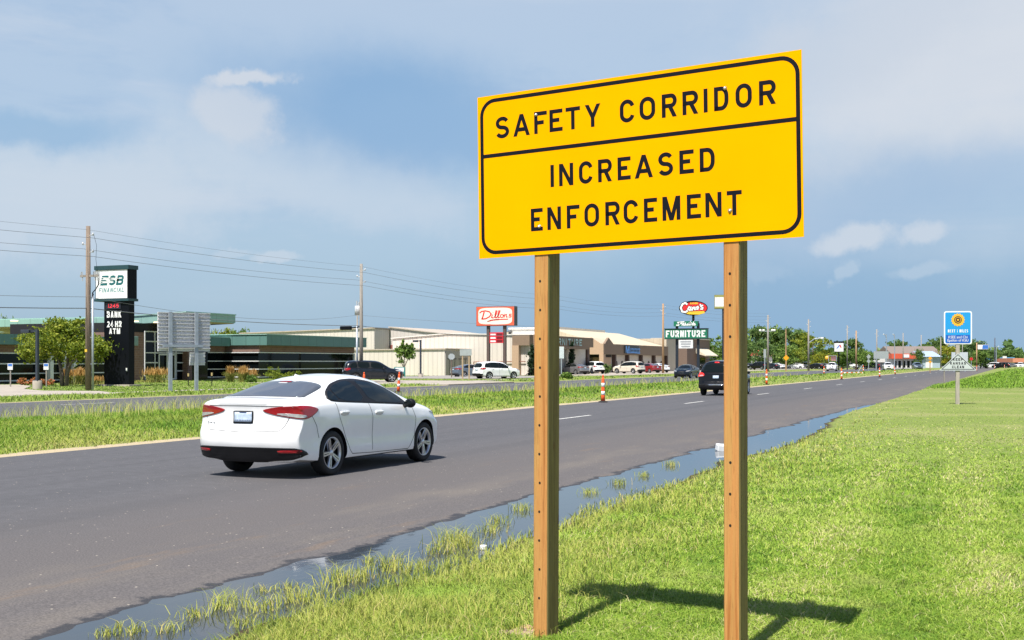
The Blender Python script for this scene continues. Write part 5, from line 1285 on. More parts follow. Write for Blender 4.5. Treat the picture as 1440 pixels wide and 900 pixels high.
far_shop('orange_roof_restaurant', 'low restaurant with a red orange roof among trees beyond the car park', 1071, 1086, 330, 3.6, mat('white shop wall', (0.66, 0.64, 0.60), 0.8), mat('orange red fascia', (0.62, 0.10, 0.045), 0.6), 1.6)

# ------------------------------------------------------------------ big signs
BLK = mat('black sign steel', (0.004, 0.005, 0.008), 0.5, var=0.05, spec=0.12); WHT = mat('white sign face', (0.75, 0.75, 0.74), 0.5); STEEL = mat('galvanised steel', (0.36, 0.40, 0.45), 0.45, 0.4, var=0.12, vscale=5)
DTEAL = mat('dark teal frame', (0.018, 0.055, 0.065), 0.45)
def build_bank_pylon():
    x, y = W2(165, 543, 0.05)
    t = thing('bank_pylon', 'tall black bank pylon sign with white lettered box on top', 'sign', (x, y, 0))
    def mk(nm, fn, m, par=t):
        q = MB(); fn(q); return q.build(nm, m, par, world=True)
    def X(u): return X_on(u, y)
    zz = lambda v: hz(x, y, v)
    mk('base', lambda q: q.box(X(142), y-0.35, 0, X(187), y+0.9, 0.16), conc)
    mk('column', lambda q: q.box(X(146.5), y, 0.163, X(181), y+0.55, zz(423)), BLK)
    xa, xb = X(135.5), X(182)
    mk('frame_top', lambda q: q.box(xa-0.05, y-0.16, zz(379), xb+0.05, y+0.80, zz(375)+0.08), DTEAL)
    mk('frame_bottom', lambda q: q.box(xa-0.05, y-0.16, zz(423.5), xb+0.05, y+0.80, zz(420)), DTEAL)
    mk('box', lambda q: q.box(xa, y-0.08, zz(420)+0.002, xb, y+0.72, zz(379)-0.002), BLK)
    f = mk('sign_face', lambda q: q.box(xa+0.06, y-0.10, zz(419.5), xb-0.10, y-0.083, zz(379.5)), mat('lit white sign face', (0.80, 0.80, 0.80), 0.5, var=0.0))
    P = lambda a, b, d: (a, y-0.103-d, b)
    w = xb-xa; z0, z1 = zz(420), zz(379); h = z1-z0
    def esb(q): word(q, 'ESB', xa+w*0.15, xa+w*0.83, z0+h*0.46, z0+h*0.80, 0.15, P, 0.0, 0.25, 0.16)
    mk('letters', esb, mat('teal letters', (0.010, 0.115, 0.125), 0.5, var=0), f)
    def fin(q): word(q, 'FINANCIAL', xa+w*0.10, xa+w*0.87, z0+h*0.22, z0+h*0.38, 0.06, P, 0.0, 0.22, 0.26)
    mk('letters', fin, mat('grey teal letters', (0.16, 0.30, 0.31), 0.5, var=0), f)
    def sl(q):
        for k in range(4): q.add([P(xa+w*(0.08+0.03*k), z0+h*(0.53+0.065*k), 0.008), P(xa+w*(0.42+0.12*k), z0+h*(0.555+0.04*k), 0.008), P(xa+w*(0.42+0.12*k), z0+h*(0.568+0.04*k), 0.008), P(xa+w*(0.08+0.03*k), z0+h*(0.553+0.065*k), 0.008)], [(0, 1, 2, 3)])
    mk('speed_lines', sl, WHT, f)
    P2 = lambda a, b, d: (a, y-0.003-d, b)
    ca, cb = X(147), X(180); cw = cb-ca
    def txt(q):
        word(q, 'BANK', ca+cw*0.10, ca+cw*0.72, zz(446.5), zz(437.5), 0.085, P2, 0.0, 0, 0.28)
        word(q, '24', ca+cw*0.11, ca+cw*0.37, zz(460), zz(451.5), 0.085, P2, 0.0, 0, 0.28); word(q, 'HR', ca+cw*0.45, ca+cw*0.73, zz(460), zz(451.5), 0.085, P2, 0.0, 0, 0.28)
        word(q, 'ATM', ca+cw*0.20, ca+cw*0.67, zz(469.5), zz(461.5), 0.085, P2, 0.0, 0, 0.28)
    mk('lettering', txt, mat('white vinyl letters', (0.82, 0.82, 0.82), 0.5, var=0))
    mk('clock_screen', lambda q: q.box(ca+cw*0.05, y-0.03, zz(434.5), ca+cw*0.70, y-0.002, zz(425.5)), mat('unlit display', (0.02, 0.02, 0.03), 0.4))
    P3 = lambda a, b, d: (a, y-0.033-d, b)
    mk('clock_digits', lambda q: word(q, '1245', ca+cw*0.16, ca+cw*0.62, zz(432.6), zz(427.2), 0.042, P3, 0.0, 0.1, 0.25), mat('red lit digits', (0.6, 0.02, 0.03), 0.5, var=0, emit=(1.0, 0.06, 0.09), estr=0.5))
    mk('outlet_box', lambda q: q.box(ca+cw*0.93, y-0.05, 1.05, ca+cw*0.98, y-0.001, 1.25), WHT)
build_bank_pylon()
def build_price_sign():
    x, y = W2(686, 529)
    x2 = X_on(709, y)
    t = thing('grocery_sign', 'red and white script grocery sign above a red fuel price board on two brown posts', 'sign', (x, y, 0))
    def mk(nm, fn, m, par=t):
        q = MB(); fn(q); return q.build(nm, m, par, world=True)
    brown = mat('brown steel post', (0.10, 0.07, 0.06), 0.6)
    zz = lambda v: hz(x, y, v)
    for xx in (x, x2): mk('post', lambda q: q.box(xx-0.17, y+0.02, 0, xx+0.17, y+0.36, zz(458)), brown)
    xa, xb = X_on(669.5, y-0.2), X_on(723.5, y-0.2); z0, z1 = zz(458.5), zz(431)
    mk('box', lambda q: q.bbox(xa, y-0.2, z0, xb, y+0.75, z1, 0.04), mat('dark grey sign box', (0.07, 0.075, 0.085), 0.5))
    P = lambda a, b, d: (a, y-0.206-d, b)
    def rect(q, d, i): q.add([P(xa+i, z0+i, d), P(xb-i, z0+i, d), P(xb-i, z1-i, d), P(xa+i, z1-i, d)], [(0, 1, 2, 3)])
    f = mk('sign_face', lambda q: rect(q, 0, 0.06), mat('orange red sign face', (0.78, 0.115, 0.055), 0.5, var=0.03))
    cx, cz, w, h = (xa+xb)/2, (z0+z1)/2, (xb-xa)/2, (z1-z0)/2
    def cream(q):
        pts = []
        for k in range(48):
            a = 2*math.pi*k/48; c_, s_ = math.cos(a), math.sin(a); e = 0.32
            pts.append((cx+w*0.88*math.copysign(abs(c_)**e, c_), cz+h*0.78*math.copysign(abs(s_)**e, s_)*(1-0.09*(1-abs(c_))*-1)))
        q.add([P(a, b, 0.006) for a, b in pts], [list(range(48))])
    mk('cream_panel', cream, mat('cream sign panel', (0.80, 0.74, 0.62), 0.5, var=0), f)
    def script(q):
        S = lambda pts, sw=0.13: ribbon(q, [(cx+w*(a*1.02), cz+h*(b*0.96+0.05)) for a, b in pts], sw, P, 0.012)
        S([(-.56, .42), (-.62, -.05), (-.68, -.34)], .17); S([(-.80, .28), (-.70, .46), (-.5, .52), (-.30, .42), (-.20, .18), (-.28, -.10), (-.48, -.32), (-.70, -.36)], .15)
        S([(-.14, .12), (-.18, -.20), (-.08, -.26)]); S([(-.11, .30), (-.10, .36)], .12)
        S([(-.06, -.24), (.06, .15), (.10, .48), (.04, .50), (.0, .1), (.02, -.22), (.10, -.24)]); S([(.08, -.22), (.20, .15), (.25, .48), (.19, .50), (.14, .1), (.16, -.22), (.24, -.20)])
        S(arc(.34, -.06, .08, .16, 90, 450, 12), .11); S([(.42, -.02), (.47, .10), (.46, -.20), (.52, .08), (.58, .10), (.57, -.18), (.64, -.16)], .11); S([(.84, .12), (.74, .12), (.72, .0), (.82, -.06), (.80, -.18), (.68, -.18)], .11)
        S([(-.40, -.62), (-.1, -.48), (.3, -.42), (.66, -.40)], .12); S([(-.40, -.62), (-.2, -.46), (.2, -.38)], .08)
    mk('script', script, mat('red script', (0.66, 0.03, 0.025), 0.5, var=0), f)
    pa, pb, q0, q1 = X_on(688.5, y-0.1), X_on(707.5, y-0.1), zz(482.5), zz(467.5)
    b = mk('price_board', lambda q: q.box(pa, y-0.1, q0, pb, y+0.3, q1), mat('red price board', (0.62, 0.02, 0.035), 0.5, var=0.05))
    Pb = lambda a, z, d: (a, y-0.103-d, z)
    pw, ph = pb-pa, q1-q0
    def names(q):
        for k in range(3):
            z = q0+ph*(0.17+0.31*k); q.add([Pb(pa+pw*.06, z-.10, 0), Pb(pa+pw*.46, z-.10, 0), Pb(pa+pw*.44, z+.10, 0), Pb(pa+pw*.06, z+.10, 0)], [(0, 1, 2, 3)])
    mk('fuel_names', names, WHT, b)
    def digs(q):
        for k in range(3):
            z = q0+ph*(0.17+0.31*k); q.add([Pb(pa+pw*.52, z-.15, 0), Pb(pa+pw*.95, z-.15, 0), Pb(pa+pw*.95, z+.15, 0), Pb(pa+pw*.52, z+.15, 0)], [(0, 1, 2, 3)])
    mk('price_windows', digs, mat('dark red window', (0.16, 0.006, 0.012), 0.5), b)
build_price_sign()
def build_furniture_sign():
    x, y = W2(951, 530); 
    t = thing('furniture_sign', 'green and white two tier furniture store sign with a small white board', 'sign', (x, y, 0))
    def mk(nm, fn, m, par=t):
        q = MB(); fn(q); return q.build(nm, m, par, world=True)
    zz = lambda v: hz(x, y, v); X = lambda u: X_on(u, y-0.2)
    navy = mat('dark navy post', (0.012, 0.018, 0.030), 0.5); grn = mat('green sign face', (0.010, 0.165, 0.085), 0.45, var=0.03)
    for u in (951.3, 981.2): mk('post', lambda q: q.box(X(u)-0.13, y-0.1, 0, X(u)+0.13, y+0.16, zz(455)), navy)
    P = lambda a, b, d: (a, y-0.403-d, b)
    b1 = mk('main_board', lambda q: q.box(X(935.3), y-0.4, zz(476), X(994.5), y+0.4, zz(463)), grn)
    mk('board_frame', lambda q: (q.box(X(934.8), y-0.45, zz(463)+0.002, X(995), y+0.45, zz(462)), q.box(X(934.8), y-0.45, zz(477), X(995), y+0.45, zz(476)-0.002)), navy, b1)
    mk('letters', lambda q: word(q, 'FURNITURE', X(937), X(992.5), zz(474.3), zz(464.8), 0.16, P, 0.0, 0, 0.24), WHT, b1)
    b2 = mk('name_board', lambda q: q.box(X(948), y-0.4, zz(459), X(981.7), y+0.2, zz(452)), grn)
    def script(q):
        xa, xb, za, zb = X(950), X(980), zz(458.2), zz(452.6)
        S = lambda pts: ribbon(q, [(xa+(xb-xa)*a, za+(zb-za)*b) for a, b in pts], 0.14, P, 0.0)
        S([(.05, .15), (.16, .1), (.24, .85)]); S([(.10, .75), (.25, .9), (.44, .95)]); S([(.14, .5), (.34, .55)])
        S([(.46, .45), (.38, .5), (.34, .2), (.42, .15), (.48, .5), (.48, .15), (.54, .2)]); S([(.60, .5), (.57, .15), (.63, .15)]); S([(.64, .15), (.72, .95), (.68, .15), (.74, .2)]); S([(.64, .62), (.78, .66)]); S([(.78, .15), (.88, .95), (.82, .15), (.88, .5), (.92, .48), (.90, .15), (.97, .2)])
    mk('script', script, WHT, b2)
    b3 = mk('white_board', lambda q: q.box(X(955), y-0.4, zz(490), X(975), y-0.2, zz(478)), mat('white message board', (0.70, 0.70, 0.70), 0.5))
    def lines(q):
        for k, v in enumerate((480.8, 484, 487.5)): a, b = X(957.5+k*0.6), X(972.5-k*0.6); q.add([P(a, zz(v)-.08, 0), P(b, zz(v)-.08, 0), P(b, zz(v)+.08, 0), P(a, zz(v)+.08, 0)], [(0, 1, 2, 3)])
    mk('message_lines', lines, mat('grey print', (0.30, 0.31, 0.33), 0.6), b3)
build_furniture_sign()
def build_oval_sign():
    Z = 262.0; x, y = UZ(975, Z); t = thing('oval_restaurant_sign', 'red oval restaurant sign with white script on a black pole', 'sign', (x, y, 0), YAW*0.6)
    s = Z/FPX; zc = EYE+(HOR-433.3)*s
    def mk(nm, fn, m, par=t):
        q = MB(); fn(q); return q.build(nm, m, par)
    P = lambda a, b, d: (a*s, -0.4-d, zc-b*s)       # a, b in hundredths of the sign's size
    mk('pole', lambda q: q.cyl((0, 0.1, 0), (0, 0.1, zc-9*s), 0.28), BLK)
    def ell(q, rx, ry, d, off=(0, 0), sk=0.0):
        q.add([P(off[0]+rx*math.cos(R(10*k))+sk*ry*math.sin(R(10*k)), off[1]+ry*math.sin(R(10*k))*(0.9+0.1*math.cos(R(10*k))), d) for k in range(36)], [list(range(36))])
    def board(q):
        n = 36; a = [(20.0*math.cos(R(10*k)), 10.3*math.sin(R(10*k))) for k in range(n)]
        q.add([P(p[0], p[1], 0) for p in a]+[(p[0]*s, 0.4, zc-p[1]*s) for p in a], [list(range(n)), [2*n-1-k for k in range(n)]]+[(k, (k+1) % n, n+(k+1) % n, n+k) for k in range(n)])
    b = mk('board', board, BLK)
    mk('red_oval', lambda q: ell(q, 18.8, 9.2, 0.004), mat('bright red sign face', (0.66, 0.018, 0.022), 0.5, var=0), b)
    mk('banner', lambda q: q.add([P(a, c, 0.012) for a, c in ((-9, 4.9), (15, 4.3), (16, 7.2), (8, 9.2), (-6, 8.8), (-10, 7.6))], [list(range(6))]), mat('yellow banner', (0.85, 0.52, 0.03), 0.5, var=0), b)
    mk('top_word', lambda q: word(q, 'RAISING', -4, 6, -7.6*-1*-1, -5.4, 0.7, lambda a, c, d: P(a, c*-1*-1, 0.014+d), 0, 0, 0.25) if False else word(q, 'RAISING', -4.5, 6.5, 5.4, 7.8, 0.75, lambda a, c, d: P(a, -c, 0.014+d), 0, 0, 0.22), mat('yellow banner', (0.85, 0.52, 0.03), 0.5, var=0), b)
    def script(q, sw, d):
        S = lambda pts, k=1.0: ribbon(q, pts, sw*k, lambda a, c, t_: P(a, -c, d), 0)
        S([(-8.5, 5.0), (-11, 7.4), (-15, 5.6), (-17.4, 0.5), (-15.5, -4.8), (-11, -5.8), (-7.8, -3.4)], 1.45)
        S([(-3.2, 0.9), (-6.0, 1.6), (-7.6, -1.4), (-5.5, -3.0), (-3.2, 0.9), (-3.6, -2.8), (-1.8, -2.4)])
        S([(-1.0, 1.2), (-1.2, -2.6), (0.6, 1.2), (2.2, 1.0), (2.0, -2.2), (3.4, -2.0)])
        S([(4.2, -0.8), (7.2, 0.2), (6.4, 2.2), (4.4, 1.2), (4.4, -1.6), (7.0, -2.0)]); S([(9.8, 5.6), (9.2, 3.6)]); S([(13.6, 3.6), (10.8, 3.6), (10.6, 1.6), (13.2, 0.6), (12.6, -1.6), (9.4, -1.4)])
    mk('script_outline', lambda q: script(q, 2.9, 0.020), BLK, b)  # black outline printed round the white script
    mk('script', lambda q: script(q, 1.75, 0.032), mat('white sign script', (0.85, 0.85, 0.85), 0.5, var=0), b)
build_oval_sign()
def pole_sign(name, label, u, Z, vt, vb, w_px, pole_off, face, frame, rz=0.3, marks=None, thick=0.5, pole_r=0.16, post_m=None):
    x, y = UZ(u, Z); s = Z/FPX; t = thing(name, label, 'sign', (x, y, 0), rz)
    zt, zb = EYE+(HOR-vt)*s, EYE+(HOR-vb)*s; w = w_px*s/max(0.4, math.cos(rz-YAW))
    q = MB(); q.cyl((pole_off*s, 0, 0), (pole_off*s, 0, zb+0.05), pole_r); q.build('pole', post_m or BLK, t)
    q = MB(); q.bbox(-w/2, -thick/2, zb, w/2, thick/2, zt, 0.04); b = q.build('box', frame, t)
    q = MB(); i = 0.04*(zt-zb); q.box(-w/2+i, -thick/2-0.03, zb+i, w/2-i, -thick/2-0.002, zt-i); f = q.build('sign_face', face, b)
    if marks: marks(b, w, zb, zt, -thick/2-0.032)
    return t
def olive_marks(b, w, zb, zt, yf):
    q = MB(); h = zt-zb
    for z in (zb+0.04*h, zt-0.17*h): q.box(-w/2+0.05, yf-0.01, z, w/2-0.05, yf, z+0.13*h)
    q.build('olive_band', mat('olive band', (0.28, 0.28, 0.09), 0.6), b)
pole_sign('olive_edged_sign', 'white box sign with olive bands on a navy pole behind the right timber post', 1019, 215, 414.5, 434.5, 28, -2, WHT, mat('olive sign frame', (0.12, 0.13, 0.06), 0.6), 0.2, olive_marks, 0.7, 0.2, mat('dark navy post', (0.012, 0.018, 0.030), 0.5))
def swoosh(b, w, zb, zt, yf):
    h = zt-zb
    q = MB(); P = lambda a, c, d: (a*w, yf-0.004-d, zb+c*h)
    q.add([P(-.28, .30, 0), P(-.12, .34, 0), P(.16, .66, 0), P(.02, .66, 0)], [(0, 1, 2, 3)]); q.build('blue_mark', mat('blue mark', (0.04, 0.16, 0.55), 0.5, var=0), b)
    q = MB(); q.add([P(.02, .67, 0.01), P(.16, .67, 0.01), P(.26, .40, 0.01), P(.14, .42, 0.01)], [(0, 1, 2, 3)]); q.build('red_mark', mat('red mark', (0.60, 0.03, 0.03), 0.5, var=0), b)
    q = MB(); q.add([P(-.5, .84, 0), P(.5, .84, 0), P(.5, 1.0, 0), P(-.5, 1.0, 0)], [(0, 1, 2, 3)]); q.build('dark_header', BLK, b)
pole_sign('white_logo_sign', 'square white sign with a blue and red mark on black posts before the trees', 1179.5, 250, 480, 495, 13.5, 0, WHT, BLK, 0.25, swoosh, 0.5, 0.14)
def bb(b, w, zb, zt, yf):
    h = zt-zb; q = MB(); P = lambda a, c, d: (a*w, yf-0.004-d, zb+c*h)
    q.add([P(-.08, .1, 0), P(.46, .1, 0), P(.46, .9, 0), P(-.02, .9, 0)], [(0, 1, 2, 3)]); q.build('blue_panel', mat('blue mark', (0.04, 0.16, 0.55), 0.5, var=0), b)
pole_sign('blue_white_billboard', 'blue and white box sign on a pole right of the highway sign', 1382, 330, 484.5, 491.5, 15, 4, WHT, BLK, 0.3, bb, 0.5, 0.2)
# ------------------------------------------------------------------ utility poles and overhead wires
def pole_wood(name, c):
    return mat(name, c, 0.85, var=0.25, vscale=3.0, streak=(8, 8, 0.6), bump=0.3)
PW = pole_wood('weathered pole wood', (0.205, 0.155, 0.120)); PW2 = pole_wood('grey pole wood', (0.26, 0.235, 0.21)); PW3 = pole_wood('orange pole wood', (0.36, 0.22, 0.12))
INS = mat('grey insulator', (0.45, 0.46, 0.48), 0.35); WIRE = mat('grey cable', (0.17, 0.18, 0.20), 0.6, var=0)
def utility_pole(label, x, y, vtop, m=PW, r=0.15, arms=True, extra=None, ztop=None, group='utility poles along the far side of the road'):
    zt = ztop or hz(x, y, vtop)
    t = thing('utility_pole', label, 'utility pole', (x, y, 0), 0, group)
    q = MB(); q.sm = True; q.cyl((0, 0, -0.3), (0, 0, zt), r, r*0.68, 14); q.sm = False; q.build('pole', m, t)
    if arms:
        q = MB()
        for z, sgn in ((zt-0.55, 1), (zt-1.05, -1), (zt-1.5, 1)):
            q.cyl((0, 0, z), (0.34*sgn, -0.02, z+0.05), 0.025); q.ball((0.36*sgn, -0.02, z+0.08), 0.06, 0.06, 0.09, 8, 6)
        q.build('insulator', INS, t)
    if extra: extra(t, zt)
    return t
P1 = (-48.1, 52.6); P2p = (-48.0, Y_on(508, -48.0)); P3 = (-48.0, 126.0); P4 = (-47.5, Y_on(932.5, -47.5))
def p1_extra(t, zt):
    x, y = P1
    q = MB(); z = hz(x, y, 388); q.box(-0.55, -0.05, z-0.06, 0.75, 0.05, z+0.06); q.build('crossarm', PW2, t)
    for a in (-0.5, 0.4, 0.55, 0.7):
        q = MB(); q.tube([(a, 0, z+0.05), (a, -0.02, z+0.22), (a+0.07, 0, z+0.24), (a+0.09, 0, z-0.28)], 0.028, 6)
        q.build('cutout_switch', INS, t)
    q = MB(); q.tube([(0.75, 0, z-0.1), (0.74, 0, z-0.5), (0.55, 0, z-0.75), (0.32, 0, z-0.95), (0.28, 0, z-1.3)], 0.03, 8)
    q.tube([(0.4, 0, zt-0.5), (0.6, 0, zt-1.1), (0.55, 0, zt-1.9), (0.7, 0, z)], 0.009, 6); q.build('service_cable', BLK, t)
    q = MB(); q.sm = True; q.cyl((0.28, 0.05, -0.2), (0.28, 0.05, z-1.0), 0.065, 0.065, 12); q.sm = False
    for zc in (1.5, 3.0, 4.4): q.box(-0.02, 0.0, zc, 0.30, 0.04, zc+0.05)
    q.build('conduit', STEEL, t)
    q = MB(); q.box(-0.1, -0.165, 2.2, 0.08, -0.15, 2.35); q.build('tag', mat('yellow pole tag', (0.75, 0.48, 0.05), 0.5), t)
utility_pole('brown utility pole with switch gear and conduit beside the black bank pylon', *P1, 318, PW, 0.17, True, p1_extra)
def p2_extra(t, zt):
    x, y = P2p
    q = MB(); q.sm = True; z = hz(x, y, 430); q.cyl((-0.32, 0, z-0.75), (-0.32, 0, z), 0.24, 0.24, 14); q.sm = False; q.cyl((-0.4, 0, z), (-0.4, 0, z+0.4), 0.05); q.cyl((-0.22, 0, z), (-0.22, 0, z+0.3), 0.05); q.build('transformer', INS, t)
    q = MB(); q.sm = True; q.cyl((-0.42, 0.05, -0.2), (-0.42, 0.05, hz(x, y, 458)), 0.09, 0.09, 12); q.build('conduit', STEEL, t)
    q = MB(); zz = hz(x, y, 461); q.bbox(-1.9, -0.15, zz-0.15, -0.9, 0.15, zz+0.15, 0.06); q.tube([(-0.9, 0, zz), (0, 0, zz+0.1)], 0.05); q.build('splice_case', BLK, t)
utility_pole('utility pole with a grey transformer standing at the end of the bank', *P2p, 371, PW2, 0.17, True, p2_extra)
utility_pole('plain utility pole hidden mostly by the left timber post', *P3, 0, PW2, 0.16, True, None, 9.4)
utility_pole('bare tan utility pole left of the green furniture sign', *P4, 427, PW3, 0.18)
xb, yb = UZ(502.5, 125); utility_pole('slim grey pole rising behind the bank roof', xb, yb, 440, PW2, 0.12, False)
far_poles = [(1080, 518.5, 443, 205, PW2, .19, 'utility pole with floodlights leftmost beyond the right timber post'), (1137, 518, 449, 232, PW2, .2, 'utility pole with a street lamp arm among the trees'), (1191.5, 517, 457.5, 270, PW2, .16, 'thin grey utility pole right of the white logo sign'), (1204, 516.5, 465, 265, PW3, .2, 'short orange brown utility pole right of the white logo sign'),
    (1233, 519, 463, 260, PW2, .17, 'grey utility pole standing in the median before the grey shop'), (1270, 516, 468, 300, PW2, .16, 'thin pole in front of the red fronted shop'), (1295.5, 515.5, 471, 310, PW2, .16, 'thin pole over the dark parked pickup'), (1323, 515, 474.5, 320, PW2, .16, 'thin pole just left of the highway sign'), (1332, 515, 476, 335, PW3, .16, 'brown pole behind the left edge of the highway sign'),
    (1373.5, 517, 482, 300, PW3, .18, 'brown pole next to the blue and white box sign'), (1399, 516, 475, 330, mat('dark steel pole', (0.06, 0.07, 0.10), .6), .2, 'dark steel pole furthest to the right of the street'), (1353.5, 515, 476, 345, PW2, .15, 'thin pole just right of the highway sign')]
fp_obj = []
for u, vb, vt, Z, m, r, lab in far_poles:
    x, y = UZ(u, Z); fp_obj.append(utility_pole(lab, x, y, vt, m, r, Z < 300))
def lamp_head(t, z, dx, s=1.0):
    q = MB(); q.tube([(0, 0, z), (dx*0.5, 0, z+0.5*s), (dx, 0, z+0.6*s)], 0.07*s, 6); q.build('lamp_arm', STEEL, t)
    q = MB(); q.bbox(min(dx, dx*1.25), -0.16*s, z+0.5*s, max(dx, dx*1.25), 0.16*s, z+0.68*s, 0.05); q.build('lamp_head', WHT, t)
lamp_head(fp_obj[1], 5.4, 2.3, 1.6)
def floods(t):
    q = MB(); z = 7.0; q.box(-1.3, -0.05, z-0.06, 1.3, 0.05, z+0.06); q.build('crossarm', STEEL, t)
    for a in (-1.3, -0.75, 0.75, 1.1): q = MB(); q.ball((a, -0.1, z+0.15), 0.24, 0.2, 0.2, 8, 6); q.build('floodlight', WHT, t)
floods(fp_obj[0])
def wire(label, pts, sag, r=0.016):
    q = MB(); q.sm = True
    P = []
    for a, b in zip(pts[:-1], pts[1:]):
        a, b = Vector(a), Vector(b); n = 16; sg = sag*((b-a).length/45.0)**2
        for i in range(n): f = i/n; p = a.lerp(b, f); p.z -= sg*4*f*(1-f); P.append(p)
    P.append(Vector(pts[-1])); q.tube(P, r, 5); o = q.build('overhead_wire', WIRE); tag(o, label, 'wire', 'overhead wires between the utility poles', 'thing')
P0 = (-48.3, 8.0)
x5, y5 = fp_obj[0].location.x, fp_obj[0].location.y
for k, (va, vb, v0, dx, lab) in enumerate(((323, 374.5, 314, 0.0, 'thin topmost overhead wire joining the pole tops'), (335, 383.5, 330, 0.36, 'second overhead wire below the pole tops'), (349.5, 393.5, 345, -0.36, 'third overhead wire down, held on the left insulators'), (361, 402, 357, 0.36, 'fourth overhead wire, lowest of the upper four'))):
    z1, z2 = hz(*P1, va), hz(*P2p, vb); d = 9.4-z2+0.0
    drop = hz(*P2p, 371)-z2
    zt4 = hz(*P4, 427)
    wire(lab, [(P0[0]+dx, P0[1], z1-0.1), (P1[0]+dx, P1[1], z1), (P2p[0]+dx, P2p[1], z2), (P3[0]+dx, P3[1], 9.4-drop), (P4[0]+dx, P4[1], zt4-drop), (x5+dx, y5, 10.2-drop)], 0.42, (0.007, 0.011, 0.010, 0.012)[k])
wire('low thick overhead cable passing behind the bank pylon', [(P0[0], P0[1], hz(*P1, 431)), (P1[0], P1[1], hz(*P1, 433.5)), (P2p[0]-0.2, P2p[1], hz(*P2p, 458)), (P3[0], P3[1], 4.9)], 0.5, 0.024)
wire('low thin overhead cable above the bank roof', [(P0[0], P0[1], hz(*P1, 419)), (P1[0], P1[1], hz(*P1, 417.5)), (xb, yb, hz(xb, yb, 443)), (P3[0], P3[1], 5.6)], 0.5, 0.012)

# ------------------------------------------------------------------ channelizer posts
ORG = mat('orange plastic', (0.82, 0.115, 0.022), 0.5, var=0.06); WREF = mat('white reflective band', (0.78, 0.78, 0.78), 0.4, var=0.04)
def make_post():
    t = thing('traffic_post', 'x', 'traffic post', (0, 0, 0), 0, 'orange and white traffic posts')
    q = MB(); q.sm = True; q.lathe([(0.0, 0.0), (0.20, 0.0), (0.19, 0.035), (0.11, 0.06), (0.0, 0.06)], n=8); q.build('base', RUBBER, t)
    q = MB(); q.sm = True; q.lathe([(0.0, 0.061), (0.086, 0.061), (0.081, 0.25), (0.075, 0.42), (0.068, 0.62), (0.061, 0.85), (0.056, 0.96), (0.04, 1.0), (0.0, 1.0)], n=16)
    q.lathe([(0.0, 0.99), (0.03, 1.0), (0.042, 1.05), (0.03, 1.10), (0.0, 1.11)], n=10); q.build('body', ORG, t)
    for a, b in ((0.30, 0.45), (0.63, 0.78)):
        q = MB(); q.sm = True; ra = lambda z: 0.0885-0.033*z; q.lathe([(ra(a)-0.004, a), (ra(a)+0.003, a+0.002), (ra(b)+0.003, b-0.002), (ra(b)-0.004, b)], n=16); q.build('band', WREF, t)
    return t
posts = [(848, 564, None, 'orange and white traffic post in the median right of the left timber post', 0), (560, 551, 60, 'tilted traffic post just over the bonnet of the white sedan', 0.07), (512, 553, 62, 'traffic post showing only its orange tip above the white sedan roof', 0), (1078, 540.5, None, 'traffic post in the median first to the right of the right timber post', 0), (1183.5, 533, None, 'traffic post in front of the white pickup truck', 0),
    (1158.7, 526, None, 'traffic post with white lower band left of the white pickup truck', 0), (1237, 530, None, 'traffic post at the end of the median nose', 0), (1259, 526, None, 'leaning traffic post right of the white van', -0.12), (1214, 523, None, 'traffic post beside the back of the diamond signs', 0), (1373.5, 521.5, None, 'traffic post to the right of the triangle sign', 0), (1398.5, 518.5, None, 'traffic post in front of the dark steel pole', 0),
    (1412.5, 518.2, None, 'traffic post second from the right end of the far row', 0), (1417.5, 517.8, 345, 'slightly turned traffic post in the far row', 0.06), (1429, 517.5, 350, 'traffic post close to the right picture edge', 0), (1434, 517.2, 360, 'rightmost traffic post of the far row', 0), (1333.5, 522.5, 235, 'traffic post left of the pole under the triangle sign', 0), (1338.5, 522.3, 240, 'traffic post hard against the pole under the triangle sign', 0), (1206, 516.5, None, 'small far traffic post near the orange brown pole', 0)]
proto = make_post()
for i, (u, v, Z, lab, tilt) in enumerate(posts):
    o = proto if i == 0 else copy_tree(proto)
    x, y = W2(u, v, 0.05) if Z is None else UZ(u, Z)
    if u == 560: x, y = W2(560, 549, 0.1)
    o.location = (x, y, float(gz(x, y)) if ROAD_L > x > OPP_R else 0.0); o.rotation_euler = (0, tilt, rnd.uniform(0, 3)); o['label'] = lab

# ------------------------------------------------------------------ road signs
def sign_back_panel():
    x1, y1 = W2(237.5, 552, 0.04); x2, y2 = -40.15, y1+1.3
    x2 = X_on(274, y2); ang = math.atan2(y2-y1, x2-x1); d = math.hypot(x2-x1, y2-y1)
    t = thing('guide_sign', 'ribbed grey back of a large guide sign on two steel posts', 'road sign', (x1, y1, 0), ang, 'signs seen from behind')
    za, zb = hz(x1, y1, 494), hz(x1, y1, 439)
    for xx in (0.0, d):
        q = MB(); q.box(xx-0.09, -0.24, -0.2, xx+0.09, -0.13, zb+0.02); q.build('post', STEEL, t)
    q = MB(); n = 11; h = (zb-za)/n
    for k in range(n):
        z = za+k*h; q.box(-0.62, -0.02, z, d+0.85, 0.03, z+h-0.004); q.box(-0.62, -0.12, z+h*0.78, d+0.85, -0.021, z+h-0.006)
    al = mat('dull aluminium plank', (0.58, 0.58, 0.60), 0.6, 0.0, var=0.12); q.build('sign_panel', al, t)
    q = MB(); q.box(-0.45, -0.30, za+0.22, d+0.35, -0.241, za+0.36); q.build('brace', STEEL, t)
    q = MB(); h2 = 0.17
    for k in range(4): z = za-0.05-(k+1)*h2; q.box(d-0.30, -0.06, z, d+0.55, 0.03, z+h2-0.004); q.box(d-0.30, -0.10, z+h2*0.7, d+0.55, -0.061, z+h2-0.006)
    q.build('small_panel', al, t)
sign_back_panel()
